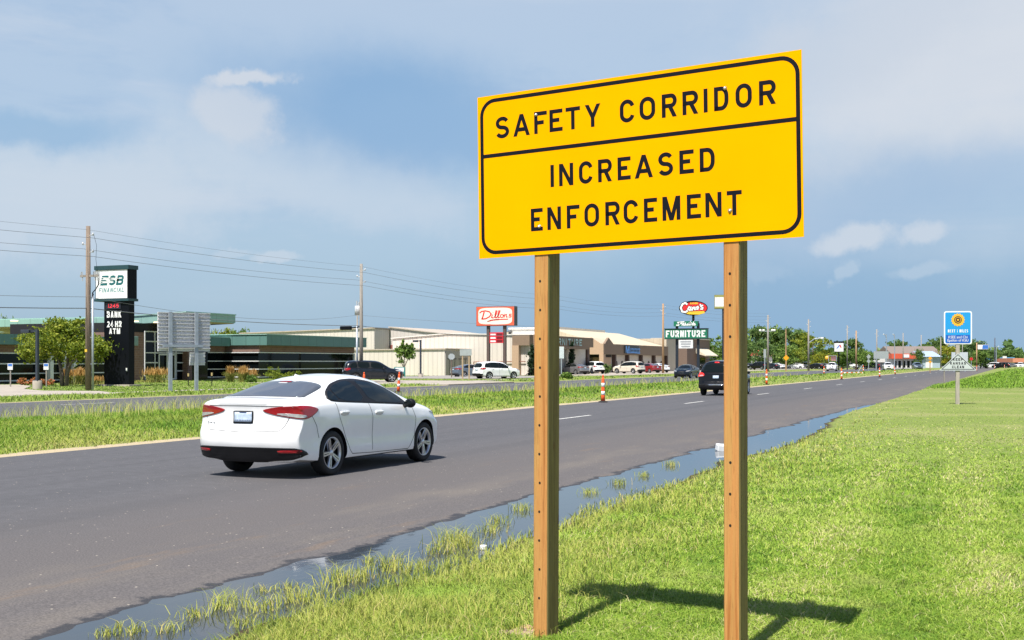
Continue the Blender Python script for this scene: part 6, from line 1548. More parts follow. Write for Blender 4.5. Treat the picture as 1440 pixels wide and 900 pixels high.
def highway_sign():
    x, y = W2(1347, 568, 0.1); s = depth(x, y)/FPX; zz = lambda v: hz(x, y, v)
    PWG = pole_wood('grey sign post wood', (0.38, 0.34, 0.29))
    t = thing('highway_sign', 'blue adopt a highway sign above a grey triangle on one wooden post', 'road sign', (x, y, 0), YAW*0.55)
    q = MB(); q.bbox(-0.065, 0.0, -0.2, 0.065, 0.13, zz(440), 0.008); q.build('post', PWG, t)
    zc = (zz(484)+zz(437.5))/2; H_ = (zz(437.5)-zz(484)); Wd = 37.0*s/math.cos(YAW*0.45)
    def rr(w, h, r, n=6): return arc(w-r, h-r, r, r, 0, 90, n)+arc(-w+r, h-r, r, r, 90, 180, n)+arc(-w+r, -h+r, r, r, 180, 270, n)+arc(w-r, -h+r, r, r, 270, 360, n)
    P = lambda a, b, d: (a, -0.012-d, zc+b)
    q = MB(); q.prism([(a, zc+b) for a, b in rr(Wd/2, H_/2, 0.08)], -0.012, -0.002, 'XZ'); b = q.build('sign_panel', mat('white sign sheeting', (0.74, 0.75, 0.77), 0.5, var=0.02), t)
    q = MB(); flat_poly(q, rr(Wd/2-0.045, H_/2-0.045, 0.05), P, 0.002); q.build('blue_field', mat('bright blue sheeting', (0.012, 0.29, 0.66), 0.5, var=0.03), b)
    q = MB(); w2 = Wd/2-0.07; flat_poly(q, [(-w2, -H_*0.47), (w2, -H_*0.47), (w2, -H_*0.22), (-w2, -H_*0.22)], P, 0.004); q.build('name_plate', mat('deep blue sheeting', (0.010, 0.10, 0.46), 0.5, var=0), b)
    q = MB(); c0 = H_*0.235
    for k in range(15):
        a = 2*math.pi*k/15; r0, r1 = 0.10, 0.245; ca, sa = math.cos(a), math.sin(a)
        flat_poly(q, [(r0*ca-0.03*sa, c0+r0*sa+0.03*ca), (r0*ca+0.03*sa, c0+r0*sa-0.03*ca), (0.2*ca+0.045*sa, c0+0.2*sa-0.045*ca), (r1*ca, c0+r1*sa), (0.2*ca-0.045*sa, c0+0.2*sa+0.045*ca)], P, 0.005+0.0002*k)
    q.build('sunflower_petals', mat('sunflower yellow', (0.80, 0.42, 0.03), 0.5, var=0.05), b)
    q = MB(); flat_poly(q, [(0.135*math.cos(R(18*k)), c0+0.135*math.sin(R(18*k))) for k in range(20)], P, 0.010); m_ = q.build('sunflower_disc', mat('dark brown disc', (0.035, 0.018, 0.012), 0.6, var=0), b)
    q = MB(); ribbon(q, arc(0, c0, 0.095, 0.095, 0, 360, 20), 0.018, P, 0.012); flat_poly(q, [(0.04*math.cos(R(45*k)), c0+0.035*math.sin(R(45*k))) for k in range(8)], P, 0.012); q.build('disc_mark', mat('sunflower yellow', (0.80, 0.42, 0.03), 0.5, var=0.05), b)
    q = MB(); word(q, 'NEXT 1 MILES', -Wd*0.36, Wd*0.36, -H_*0.145, -H_*0.055, 0.022, P, 0.006, 0, 0.35); q.build('lettering', WHT, b)
    def small(txt, x0, x1, zb, zt):
        cu = bpy.data.curves.new('txt', 'FONT'); cu.body = txt; cu.size = 1.0; ob = bpy.data.objects.new('txt', cu); COL.objects.link(ob)
        dg = bpy.context.evaluated_depsgraph_get(); dg.update(); me = bpy.data.meshes.new_from_object(ob.evaluated_get(dg)); bpy.data.objects.remove(ob, do_unlink=True)
        co = np.array([v.co[:] for v in me.vertices]); lo, hi = co.min(0), co.max(0)
        for v in me.vertices:
            a = x0+(v.co.x-lo[0])/(hi[0]-lo[0])*(x1-x0); c = zb+(v.co.y-lo[1])/(hi[1]-lo[1])*(zt-zb); v.co = P(a, c, 0.006)
        me.materials.append(WHT); me.name = 'lettering'; o = bpy.data.objects.new('lettering', me); COL.objects.link(o); o.parent = b
    small('KSEE and Chi', -Wd*0.34, Wd*0.34, -H_*0.325, -H_*0.245); small('Epsilon of KSU', -Wd*0.37, Wd*0.37, -H_*0.445, -H_*0.345)
    # triangle
    zb_, zt_ = zz(521), zz(496.5); w = 24.8*s/math.cos(YAW*0.45)
    P3_ = lambda a, c, d: (a, -0.030-d, zb_+c*(zt_-zb_))
    q = MB(); q.prism([(-w, zb_), (w, zb_), (0, zt_)], -0.030, -0.018, 'XZ'); tr = q.build('triangle_panel', mat('silver grey sheeting', (0.50, 0.54, 0.54), 0.5, var=0.03), t)
    q = MB(); ribbon(q, [(-w*0.87, 0.07), (w*0.87, 0.07), (0, 0.90), (-w*0.87, 0.07)], 0.028, lambda a, c, d: P3_(a, c, d), 0.002); 
    q = MB(); k = (zt_-zb_)
    ribbon(q, [(-w*0.86, 0.07*k), (w*0.86, 0.07*k), (0, 0.91*k), (-w*0.86, 0.07*k)], 0.022, lambda a, c, d: P3_(a, c/k, d), 0.002)
    q.build('border', blk_m, tr)
    q = MB(); PP = lambda a, c, d: P3_(a, c/k, d)
    word(q, 'KEEP', -w*0.27, w*0.27, 0.56*k, 0.71*k, 0.020, PP, 0.003, 0, 0.35); word(q, 'KANSAS', -w*0.42, w*0.42, 0.34*k, 0.49*k, 0.020, PP, 0.003, 0, 0.35); word(q, 'CLEAN', -w*0.32, w*0.32, 0.13*k, 0.28*k, 0.020, PP, 0.003, 0, 0.35)
    q.build('lettering', blk_m, tr)
blk_m = MATS['black sign vinyl']
highway_sign()
def simple_sign(name, label, x, y, shape, z0, z1, w, face, post_m, pr=0.05, rz=0.0, posts_=(0,), face2=None, group=None, z0p=0.0):
    t = thing(name, label, 'road sign', (x, y, z0p), rz, group)
    for a in posts_: q = MB(); q.box(a-pr, 0.0, -0.2, a+pr, 2*pr*0.7, z1-0.05); q.build('post', post_m, t)
    q = MB(); zc, h = (z0+z1)/2, (z1-z0)/2
    if shape == 'diamond': pts = [(0, z0), (w/2, zc), (0, z1), (-w/2, zc)]
    elif shape == 'oct': pts = [(w/2*math.cos(R(22.5+45*k)), zc+h*math.sin(R(22.5+45*k))) for k in range(8)]
    else: pts = [(-w/2, z0), (w/2, z0), (w/2, z1), (-w/2, z1)]
    q.prism(pts, -0.03, -0.005, 'XZ'); q.build('sign_panel', face, t)
    return t
GREYB = mat('bare sign back', (0.36, 0.39, 0.40), 0.55, 0.2, var=0.1); YELD = mat('amber diamond sheeting', (0.85, 0.36, 0.01), 0.5, var=0.02)
def at_px(u, v): return W2(u, v, 0.03)
x, y = at_px(635, 531.5); simple_sign('stop_sign', 'grey back of an octagonal stop sign on a slim post before the grey doors', x, y, 'oct', hz(x, y, 506), hz(x, y, 497), 0.72, GREYB, mat('brown sign post', (0.12, 0.09, 0.07), 0.8), 0.05, 0.2, (0,), None, 'signs seen from behind')
x, y = at_px(655, 534); d_ = 8.5*depth(x, y)/FPX*0.55
t_ = simple_sign('street_sign', 'small two post sign with its grey back to us left of the white parked SUV', x, y, 'rect', hz(x, y, 500), hz(x, y, 491), 1.1, GREYB, pole_wood('tan sign post wood', (0.40, 0.29, 0.19)), 0.06, 0.25, (-d_, d_), None, 'signs seen from behind')
x, y = at_px(562, 531); t_ = simple_sign('bank_drive_sign', 'low teal and white drive sign on two posts by the thin young tree', x, y, 'rect', 0.45, hz(x, y, 516), 14*depth(x, y)/FPX, mat('teal drive sign', (0.03, 0.22, 0.20), 0.5), mat('teal drive sign', (0.03, 0.22, 0.20), 0.5), 0.05, YAW, (-0.55, 0.55))
q = MB(); q.box(-0.45, -0.04, hz(x, y, 522.5), 0.45, -0.031, hz(x, y, 517)); q.build('white_panel', WHT, t_)
x, y = at_px(1311, 540); x = max(x, -4.9); simple_sign('delineator_post', 'slim white topped marker post at the lawn corner by the side drive', x, y, 'rect', hz(x, y, 521), hz(x, y, 516), 0.16, mat('pale marker', (0.62, 0.62, 0.60), 0.6), PW2, 0.05, YAW)
x, y = UZ(1105.5, 215); simple_sign('warning_sign', 'single yellow diamond warning sign on a tall brown pole', x, y, 'diamond', hz(x, y, 507.5), hz(x, y, 499), 8.2*215/FPX, YELD, PW3, 0.12, YAW)
q = MB(); o_ = [o for o in COL.objects if o.get('label', '').startswith('single yellow diamond')][0]; q.cyl((0, 0.15, -0.2), (0, 0.15, hz(x, y, 463)), 0.14, 0.11, 10); q.build('tall_pole', PW3, o_)
x, y = UZ(1308, 190); t_ = simple_sign('warning_sign', 'two stacked amber diamond signs across the road by the dark pickup', x, y, 'diamond', hz(x, y, 506.5), hz(x, y, 501), 5.4*190/FPX, YELD, PW3, 0.06, YAW)
q = MB(); za, zb = hz(x, y, 511), hz(x, y, 507); w = 5*190/FPX/2; q.prism([(0, za), (w, (za+zb)/2), (0, zb), (-w, (za+zb)/2)], -0.03, -0.005, 'XZ'); q.build('lower_panel', YELD, t_)
x, y = UZ(1221.5, 225); t_ = simple_sign('warning_sign', 'pair of grey diamond sign backs stacked on one post', x, y, 'diamond', hz(x, y, 505), hz(x, y, 498), 6.4*225/FPX, GREYB, STEEL, 0.06, YAW)
q = MB(); za, zb = hz(x, y, 511), hz(x, y, 505); w = 5.8*225/FPX/2; q.prism([(0, za), (w, (za+zb)/2), (0, zb), (-w, (za+zb)/2)], -0.03, -0.005, 'XZ'); q.build('lower_panel', GREYB, t_)
x, y = UZ(1239, 250); simple_sign('guide_sign', 'wide grey back of a guide sign before the grey roofed shop', x, y, 'rect', hz(x, y, 504.5), hz(x, y, 494), 21*250/FPX, GREYB, STEEL, 0.1, YAW, (-1.0, 1.0), None, 'signs seen from behind')
x, y = UZ(1349.5, 215); simple_sign('guide_sign', 'pale grey back of a guide sign behind the triangle sign', x, y, 'rect', hz(x, y, 508), hz(x, y, 495.3), 23*215/FPX, mat('pale sign back', (0.52, 0.56, 0.60), 0.5, 0.1), STEEL, 0.1, YAW, (-1.0, 1.0), None, 'signs seen from behind')
x, y = UZ(1366, 260); simple_sign('stop_sign', 'tiny red stop sign on a thin post right of the highway sign', x, y, 'oct', hz(x, y, 507), hz(x, y, 502.5), 0.75, mat('red sign sheeting', (0.55, 0.02, 0.025), 0.5), STEEL, 0.05, YAW)
x, y = UZ(1075.5, 205); simple_sign('guide_sign', 'grey sign backs on a post beside the floodlight pole', x, y, 'rect', hz(x, y, 503), hz(x, y, 491), 3.6*205/FPX, GREYB, STEEL, 0.08, YAW, (0,), None, 'signs seen from behind')
x, y = at_px(794, 525); x, y = UZ(789.5, 128); simple_sign('parking_sign', 'white sign plates on a thin post beside the left timber post', x, y, 'rect', hz(x, y, 504), hz(x, y, 487.5), 7*128/FPX, mat('pale sign plate', (0.55, 0.60, 0.62), 0.5), STEEL, 0.05, YAW)
for (u, v, lab) in ((14.5, 545, 'blue and white parking sign leftmost before the bank windows'), (65, 544.5, 'blue and white parking sign right of the lamp post')):
    x, y = at_px(u, v); t_ = simple_sign('parking_sign', lab, x, y, 'rect', hz(x, y, 520), hz(x, y, 511), 0.32, WHT, PW2, 0.035, YAW, (0,), None, 'parking signs at the bank')
    q = MB(); q.box(-0.13, -0.04, hz(x, y, 515), 0.13, -0.031, hz(x, y, 511.6)); q.build('blue_symbol_panel', mat('blue parking panel', (0.05, 0.16, 0.50), 0.5), t_)
# area lamps on concrete footings
def area_lamp(label, u, v, vt, arm, footing, col_m, extra_lamp=False):
    x, y = at_px(u, v); t = thing('lamp_post', label, 'lamp post', (x, y, 0), 0, 'car park lamps'); zt = hz(x, y, vt)
    q = MB(); q.sm = True; q.lathe([(0.0, footing), (0.24, footing), (0.27, footing-0.04), (0.27, -0.1)], n=20); q.build('footing', conc, t)
    q = MB(); q.box(-0.075, -0.075, footing+0.002, 0.075, 0.075, zt); q.box(-0.2, -0.2, footing+0.001, 0.2, 0.2, footing+0.04); q.build('pole', col_m, t)
    q = MB(); s = depth(x, y)/FPX
    q.box(arm*s/0.75, -0.05, zt-0.16, 0.0, 0.05, zt-0.06); q.build('arm', col_m, t)
    q = MB(); a = arm*s/0.75; q.bbox(a-0.05, -0.2, zt-0.22, a*0.45, 0.2, zt-0.02, 0.03); q.build('lamp_head', col_m, t)
DKP = mat('dark navy steel', (0.030, 0.038, 0.055), 0.5)
area_lamp('dark lamp post on a concrete footing left of the bank tree', 52.5, 548, 463, -19, 0.56, DKP)
area_lamp('dark lamp post on a concrete footing beside the thin young tree', 591.5, 531, 478, -8, 0.42, DKP)
for (u, v, vt, lab) in ((265, 543.5, 525, 'thin garden light stake left on the bank lawn'), (298, 544, 524, 'thin garden light stake right on the bank lawn')):
    x, y = at_px(u, v); t = thing('garden_light', lab, 'garden light', (x, y, 0), 0, 'garden lights on the bank lawn'); z = hz(x, y, vt)
    q = MB(); q.cyl((0, 0, 0), (0, 0, z-0.2), 0.03); q.build('stake', TRIM, t); q = MB(); q.cyl((0, 0, z-0.2), (0, 0, z), 0.06); q.build('lamp_head', mat('brass lamp head', (0.45, 0.33, 0.16), 0.5), t)
for (u, Z, vt, arm, lab) in ((1246.5, 300, 470, -3.5, 'tall street lamp left of the red fronted shop'), (1258, 320, 470, -2, 'tall thin street lamp behind the white van'), (1401, 380, 487, 3, 'distant street lamp at the right edge')):
    x, y = UZ(u, Z); t = thing('street_lamp', lab, 'street lamp', (x, y, 0), YAW, 'street lamps far up the road'); z = hz(x, y, vt)
    q = MB(); q.cyl((0, 0, 0), (0, 0, z), 0.16, 0.09); q.build('pole', STEEL, t); lamp_head(t, z-0.9, arm*Z/FPX, 1.5)
# ------------------------------------------------------------------ trees and planting
def leaf_mat(name, dark, mid_, lite, transl=0.4):
    m = bpy.data.materials.new(name); m.use_nodes = True; N = NT(m.node_tree); b = N.n['Principled BSDF']
    at = N.new('ShaderNodeAttribute', attribute_name='tint')
    c = N.ramp(at.outputs['Fac'], [(0.1, dark), (0.5, mid_), (0.9, lite)])
    N.l.new(c, b.inputs['Base Color']); b.inputs['Roughness'].default_value = 0.5; b.inputs['Specular IOR Level'].default_value = 0.3
    tr = N.new('ShaderNodeBsdfTranslucent'); N.l.new(c, tr.inputs[0]); mx = N.new('ShaderNodeMixShader'); mx.inputs[0].default_value = transl
    N.l.new(b.outputs[0], mx.inputs[1]); N.l.new(tr.outputs[0], mx.inputs[2]); N.l.new(mx.outputs[0], N.n['Material Output'].inputs[0]); return m
BARK = mat('grey bark', (0.14, 0.115, 0.095), 0.9, var=0.3, vscale=4, streak=(4, 4, 0.7), bump=0.5)
L_OLIVE = leaf_mat('olive leaves', (0.07, 0.12, 0.012), (0.24, 0.30, 0.030), (0.42, 0.43, 0.06)); L_GREEN = leaf_mat('green leaves', (0.07, 0.135, 0.026), (0.18, 0.29, 0.055), (0.34, 0.44, 0.11)); L_DARK = leaf_mat('dark green leaves', (0.06, 0.12, 0.034), (0.14, 0.235, 0.062), (0.25, 0.34, 0.10)); L_YEL = leaf_mat('yellow green leaves', (0.14, 0.16, 0.012), (0.32, 0.33, 0.025), (0.46, 0.42, 0.04)); L_CONE = leaf_mat('cypress leaves', (0.010, 0.028, 0.012), (0.024, 0.055, 0.022), (0.05, 0.09, 0.035), 0.2)
def leaf_mesh(name, C, size, m, tint, parent, flat=0.0):
    n = len(C); a = rng.standard_normal((n, 3)); a /= np.linalg.norm(a, axis=1)[:, None]; b = rng.standard_normal((n, 3)); b -= a*(a*b).sum(1)[:, None]; b /= np.linalg.norm(b, axis=1)[:, None]
    s = (size*(0.6+0.8*rng.random(n)))[:, None]; c = np.cross(a, b)
    V = np.stack([C-a*s*0.62, C+b*s*0.36+c*s*0.10, C+a*s*0.62, C-b*s*0.36+c*s*0.10], 1).reshape(-1, 3)
    o = np_obj(name, V, np.arange(4*n).reshape(-1, 4), m, False, parent)
    at = o.data.attributes.new('tint', 'FLOAT', 'POINT'); at.data.foreach_set('value', np.repeat(np.clip(tint, 0, 1), 4).astype(np.float32)); return o
def crown_points(n, lobes, spread):
    """leaf places in clumps over a set of lobes ((x,y,z),(rx,ry,rz),weight)"""
    out = []; tn = []
    W_ = np.array([l[2] for l in lobes], float); W_ /= W_.sum()
    for l, w in zip(lobes, W_):
        k = max(8, int(n*w)); nc = max(4, k//45)
        d = rng.standard_normal((nc, 3)); d /= np.linalg.norm(d, axis=1)[:, None]; r = (0.45+0.6*rng.random(nc)**0.6)[:, None]
        cc = np.array(l[0])+d*r*np.array(l[1]); ct = rng.random(nc)
        i = rng.integers(0, nc, k); out.append(cc[i]+rng.standard_normal((k, 3))*spread*np.array(l[1])); tn.append(0.28+0.30*ct[i]+0.2*rng.standard_normal(k))
    return np.concatenate(out), np.concatenate(tn)
def make_tree(name, label, x, y, lobes, n, size, m, trunk, group=None, spread=0.22, cat='tree', z=0.0, bark=None):
    t = thing(name, label, cat, (x, y, z), 0, group)
    P, tn = crown_points(n, lobes, spread); P = P[P[:, 2] > 0.05] if True else P
    leaf_mesh('crown', P, np.full(len(P), size), m, tn[:len(P)], t)
    q = MB(); q.sm = True
    for pts, r in trunk: q.tube(pts, r, 7)
    if trunk: q.build('trunk', bark or BARK, t)
    return t
# the bank's small tree
x, y = W2(90, 543, 0.05); s = depth(x, y)/FPX
def bank_tree():
    L = lambda u, v, rx, ry, w, d=0.0: (((u-90)*s/0.8, d, hz(x, y, v)), (rx*s/0.8, rx*s*0.9, ry*s), w)
    lobes = [L(92, 477, 30, 20, 3), L(55, 492, 20, 14, 1.3, -.3), L(122, 490, 26, 16, 2), L(80, 462, 18, 12, 1), L(100, 458, 20, 10, 1), L(44, 500, 10, 10, .4), L(140, 495, 10, 12, .5), L(95, 490, 40, 18, 2, 1.0), L(75, 480, 26, 16, 1.2, -1.2)]
    z = lambda v: hz(x, y, v)
    tr = [([(-.15, 0, -.2), (-.2, 0, z(525)), (-.5, 0.1, z(508)), (-1.2, .2, z(495))], [.16, .14, .09, .04]), ([(.18, 0, -.2), (.2, 0.05, z(528)), (.55, 0, z(510)), (1.5, .1, z(498))], [.15, .13, .09, .04]), ([(0.1, .1, z(530)), (0.1, .2, z(510)), (.1, .3, z(480))], [.13, .1, .04]), ([(.4, 0, z(518)), (.9, -.2, z(508)), (1.9, -.2, z(503))], [.08, .06, .03])]
    make_tree('tree', 'small olive green multi trunk tree on the bank lawn beside the pole', x, y, lobes, 9000, 0.17, L_OLIVE, tr)
bank_tree()
x, y = W2(568, 529.5, 0.05); s = depth(x, y)/FPX
make_tree('tree', 'thin young green tree in front of the beige warehouse', x, y, [((dx*s, 0, hz(x, y, v)), (rx*s, rx*s, ry*s), w) for dx, v, rx, ry, w in ((-3, 495, 8, 9, 2), (10, 495, 8, 9, 2), (-4, 486, 4, 7, 1), (9, 486, 4, 6, .8), (3, 504, 12, 6, 1.5), (2, 495, 5, 10, .8))], 1500, 0.24, L_GREEN, [([(0, 0, -.1), (0, 0, 1.2), (.1, 0, hz(x, y, 490))], [.09, .07, .02]), ([(0, 0, 1.0), (-.5, 0, 2.0), (-.7, 0, 3.0)], [.05, .04, .015]), ([(0, 0, 1.0), (.5, 0, 2.0), (.8, 0, 3.0)], [.05, .04, .015])])
for (u, yy, vt, lab) in ((748.5, 139.5, 487, 'dark narrow cypress at the left edge of the left timber post'), (804, 153.5, 483.5, 'dark narrow cypress right of the left timber post under the teal letters')):
    xx = -54.0; yy = Y_on(u, xx); h = hz(xx, yy, vt); lob = [((0, 0, h*f), (0.62*(1.05-f)**0.5*(0.7 if f > .8 else 1), 0.62*(1.05-f)**0.5, h*0.14), 1) for f in (.1, .25, .4, .55, .7, .83, .92)]
    make_tree('cypress', lab, xx, yy, lob, 1800, 0.20, L_CONE, [([(0, 0, 0), (0, 0, h*0.8)], [.08, .03])], 'cypresses against the store wall', 0.3)
# tree kinds for the distance: built once, then copied
def kind_tree(label, n, size, m, h, w, seed, round_=True):
    r = random.Random(seed); lob = []
    for k in range(11):
        f = r.uniform(0.30, 0.92); a = r.uniform(0, 6.28); q = (w*0.62*math.sin(math.pi*min(1, (f-0.12)/0.95))**0.7)*r.uniform(0.3, 0.9)
        lob.append(((q*math.cos(a), q*math.sin(a), h*f), (w*r.uniform(.2, .34),)*2+(h*r.uniform(.08, .15),), 1))
    lob.append(((0, 0, h*0.6), (w*0.45, w*0.45, h*0.3), 2.5)); lob.append(((0, 0, h*0.28), (w*0.45, w*0.45, h*0.14), 1.2))
    return make_tree('tree', label, 0, 0, lob, n, size, m, [([(0, 0, -.2), (0, 0, h*0.35), (0.2, 0, h*0.7)], [.32, .24, .06]), ([(0, 0, h*.25), (w*.25, 0, h*.55)], [.14, .03]), ([(0, 0, h*.25), (-w*.25, .2, h*.55)], [.14, .03])], 'trees beyond the car parks', 0.25)
kinds = {}
for k, (m, n, sz) in {'g': (L_GREEN, 2600, .62), 'd': (L_DARK, 2600, .62), 'o': (L_OLIVE, 2200, .55), 'y': (L_YEL, 2000, .5), 'G': (L_GREEN, 2600, .6), 'D': (L_DARK, 2400, .6)}.items():
    kinds[k] = [kind_tree('x', n, sz, m, 10.0, 9.0, ord(k)), False]
def far_tree(k, label, u, Z, vt, wpx, vb=None):
    base, used = kinds[k]; o = copy_tree(base) if used else base; kinds[k][1] = True
    x, y = UZ(u, Z); h = hz(x, y, vt); o.location = (x, y, -0.2); o.scale = (wpx*Z/FPX/9.0, wpx*Z/FPX/9.0, (h+0.2)/10.0); o.rotation_euler = (0, 0, rnd.uniform(0, 6)); o['label'] = label
for a in (('G', 'bright green tree just left of the right timber post', 1003, 250, 474, 34), ('d', 'dark tree between the brick shop and the bright green tree', 983, 262, 476, 26), ('g', 'broad green tree half behind the right timber post', 1043, 300, 474, 44), ('d', 'tall dark tree right of the right timber post', 1062, 360, 458, 40), ('g', 'tall tree behind the floodlight pole', 1085, 370, 460, 42), ('d', 'tall dark tree between the two tall lamp poles', 1108, 365, 461, 34), ('o', 'tall lighter green tree rising behind the street lamp arm', 1143, 360, 465, 40), ('d', 'dark tree left of the lighter tall tree', 1126, 372, 463, 28),
    ('g', 'low green tree behind the yellow diamond sign', 1098, 300, 484, 34), ('o', 'low green tree right of the yellow diamond sign', 1122, 305, 487, 34), ('D', 'low dark green tree by the first far pole', 1071, 290, 476, 30), ('y', 'yellow green tree left of the white pickup truck', 1157, 290, 492, 26), ('d', 'dark round tree right of the white logo sign', 1196, 380, 476, 30), ('g', 'low green tree behind the white pickup truck', 1184, 300, 493, 30), ('g', 'low green tree between the two brown far poles', 1206, 300, 492, 30), ('D', 'low dark tree beside the grey guide sign', 1219, 310, 494, 24),
    ('d', 'distant tree over the shingle roof building', 1263, 460, 478, 26), ('D', 'small dark tree in front of the shingle roof building', 1292, 300, 490, 14), ('g', 'distant green tree left of the highway sign', 1312, 440, 481, 30), ('d', 'dark tall tree behind the left of the highway sign', 1323, 420, 474, 26), ('y', 'yellow tree directly behind the highway sign', 1338, 330, 478, 34), ('d', 'dark tree behind the right of the highway sign', 1366, 420, 477, 34), ('g', 'green tree below the blue and white box sign', 1379, 330, 493, 24), ('D', 'dark tree right of the blue and white box sign', 1393, 400, 490, 26), ('d', 'distant tree at the right picture edge', 1425, 470, 492, 34), ('g', 'distant pale tree between the right edge shops', 1407, 480, 493, 26),
    ('g', 'tree crown showing over the bank roof at the left edge', 6, 190, 446, 22), ('d', 'dark tree crown over the bank roof near the left edge', 22, 185, 452, 24), ('o', 'yellowish tree crown behind the gap in the bank roof', 306, 200, 458, 34), ('g', 'small tree crown right of the gap in the bank roof', 342, 210, 463, 26), ('d', 'tree crown above the furniture store parapet', 792, 230, 468, 20)): far_tree(*a)
# the wood along the horizon
def horizon_wood():
    n = 16000; u = 940+760*rng.random(n); Z = 560+260*rng.random(n); X = (u-720)/FPX*Z; x = X*cY-Z*sY; y = X*sY+Z*cY
    top = 8.0+7*vnoise(u*0.05, u*0+2.2)+5*vnoise(u*0.16, u*0+7.2); z = rng.random(n)**0.8*np.maximum(3, top)
    o = leaf_mesh('distant_wood', np.stack([x, y, z], -1), np.full(n, 3.2), L_DARK, 0.35+0.2*rng.standard_normal(n), None); tag(o, kind='stuff')
    n = 9000; u = -420+1380*rng.random(n); Z = 420+260*rng.random(n); X = (u-720)/FPX*Z; x = X*cY-Z*sY; y = X*sY+Z*cY
    top = 6.5+6*vnoise(u*0.05, u*0+5.2); z = rng.random(n)**0.8*np.maximum(2, top)
    o = leaf_mesh('far_wood', np.stack([x, y, z], -1), np.full(n, 3.2), L_DARK, 0.35+0.2*rng.standard_normal(n), None); tag(o, kind='stuff')
horizon_wood()
# planting by the bank
PLUME = leaf_mat('tan plumes', (0.30, 0.17, 0.05), (0.52, 0.30, 0.09), (0.68, 0.44, 0.17), 0.3); REEDM = grass_material('ornamental grass blades', [(0, (0.10, 0.14, 0.02)), (0.6, (0.28, 0.31, 0.05)), (1, (0.48, 0.42, 0.14))], 0.35)
def ornamental(label, u, v, vt, wpx, plume=True):
    x, y = W2(u, v, 0.05); s = depth(x, y)/FPX; h = hz(x, y, vt); w = wpx*s/2
    t = thing('ornamental_grass', label, 'ornamental grass', (x, y, 0), 0, 'ornamental grasses by the bank'); n = 500
    P = np.stack([rng.standard_normal(n)*w*0.45, rng.standard_normal(n)*w*0.4, np.zeros(n)], -1)
    o = blades('blade_tuft', P, h*(0.5+0.3*rng.random(n)), np.full(n, 0.03), 0.2+0.5*rng.random(n), REEDM); o.parent = t; o.location = (0, 0, 0); del o['kind']
    if plume:
        n = 260; P = np.stack([rng.standard_normal(n)*w*0.55, rng.standard_normal(n)*w*0.5, h*(0.50+0.18*rng.random(n))], -1)
        o = blades('plume_spikes', P, h*(0.28+0.2*rng.random(n)), np.full(n, 0.05), 0.1+0.35*rng.random(n), PLUME); o.parent = t; del o['kind']
for a in (('ornamental grass with tan plumes behind the small bank tree', 95, 541, 519, 12), ('ornamental grass with tan plumes left of the brown utility pole', 112, 541, 517, 14), ('ornamental grass clump between the utility pole and the pylon', 137, 541, 529, 20), ('wide ornamental grass with tan plumes right of the black pylon', 219, 538, 517, 28), ('low leafy ornamental clump against the brick pier', 198, 538, 532, 18, False), ('slender orange tipped plant under the right bank windows', 324, 537, 515, 7), ('orange tipped plant clump second under the right bank windows', 342, 537, 515, 12), ('small orange tipped plant by the round bush', 356, 537, 519, 8)): ornamental(*a)
def bush(label, u, v, vt, wpx, m, n=700, sz=0.12, name='bush', group='bushes by the bank'):
    x, y = W2(u, v, 0.05); s = depth(x, y)/FPX; h = hz(x, y, vt); w = wpx*s/2/0.8
    t = thing(name, label, 'bush', (x, y, 0), 0, group)
    P, tn = crown_points(n, [((0, 0, h*.5), (w*.8, w*.8, h*.42), 2), ((-w*.4, 0, h*.4), (w*.5, w*.5, h*.35), 1), ((w*.4, 0, h*.4), (w*.5, w*.5, h*.35), 1)], .22); P[:, 2] = np.abs(P[:, 2]); leaf_mesh('crown', P, np.full(len(P), sz), m, tn, t)
    return t
ORF = leaf_mat('coral flowers', (0.14, 0.16, 0.03), (0.58, 0.20, 0.09), (0.78, 0.36, 0.17), 0.2)
for a in (('coral flowering bush leftmost of three by the bank windows', 34, 541.5, 532, 13, ORF), ('coral flowering bush behind the lamp post footing', 47, 541.5, 532, 13, ORF), ('coral flowering bush right of the lamp post footing', 67, 541.5, 532, 16, ORF), ('round green bush behind the roof of the white sedan', 386, 535, 514.5, 26, L_OLIVE), ('low green bush right of the round one behind the sedan', 410, 535, 521, 26, L_OLIVE), ('leafy green bush under the right bank windows', 353, 537.5, 527, 15, L_GREEN)): bush(*a)
bush('long clipped green hedge at the edge of the far car park', 1095, 518.6, 511, 34, L_GREEN, 900, .4, 'hedge', None)
bush('small dark shrub beside the furniture sign post', 856-1, 526, 508, 10, L_DARK, 400, .2, 'bush', None)
bush('leafy weeds in the verge at the edge of the left timber post', 795, 533, 524.5, 18, L_GREEN, 700, .22, 'weed_bush', None)
# broad leaved weed in the median
bush('broad leaved pale weed growing in the median grass', 118, 602, 594, 30, leaf_mat('pale weed leaves', (0.10, 0.19, 0.05), (0.18, 0.30, 0.10), (0.30, 0.42, 0.18)), 200, .16, 'weed', None)

# ------------------------------------------------------------------ other traffic
def size_up(o, k=1.0): return o
jx, jy = -13.30, 57.0
bsuv, _ = make_car('suv', 'black SUV with lit brake lamps driving ahead, half hidden by the right timber post', 'car', dict(SUV, bar=[(-40, 0.50), (40, 0.50), (42, 0.56), (-42, 0.56)], **{}), BLACK, lit=True, ny=60, ns=8, name='suv')
q = MB(); 
for sg in (-1, 1): q.tube([(0.62*sg, -1.5, 1.74), (0.64*sg, -0.6, 1.80), (0.64*sg, 0.5, 1.79), (0.62*sg, 1.0, 1.70)], 0.022, 6)
q.build('roof_rail', TRIM, bsuv)
put_car(bsuv, jx-0.16, jy+2.4, R(1.2))
proto_suv, _ = make_car('suv', 'white SUV parked facing away near the red and white grocery sign', 'car', SUV, WHITE, ny=50, ns=7, name='suv')
x, y = W2(684, 533.5); put_car(proto_suv, x+0.2, y+2.0, R(-32))
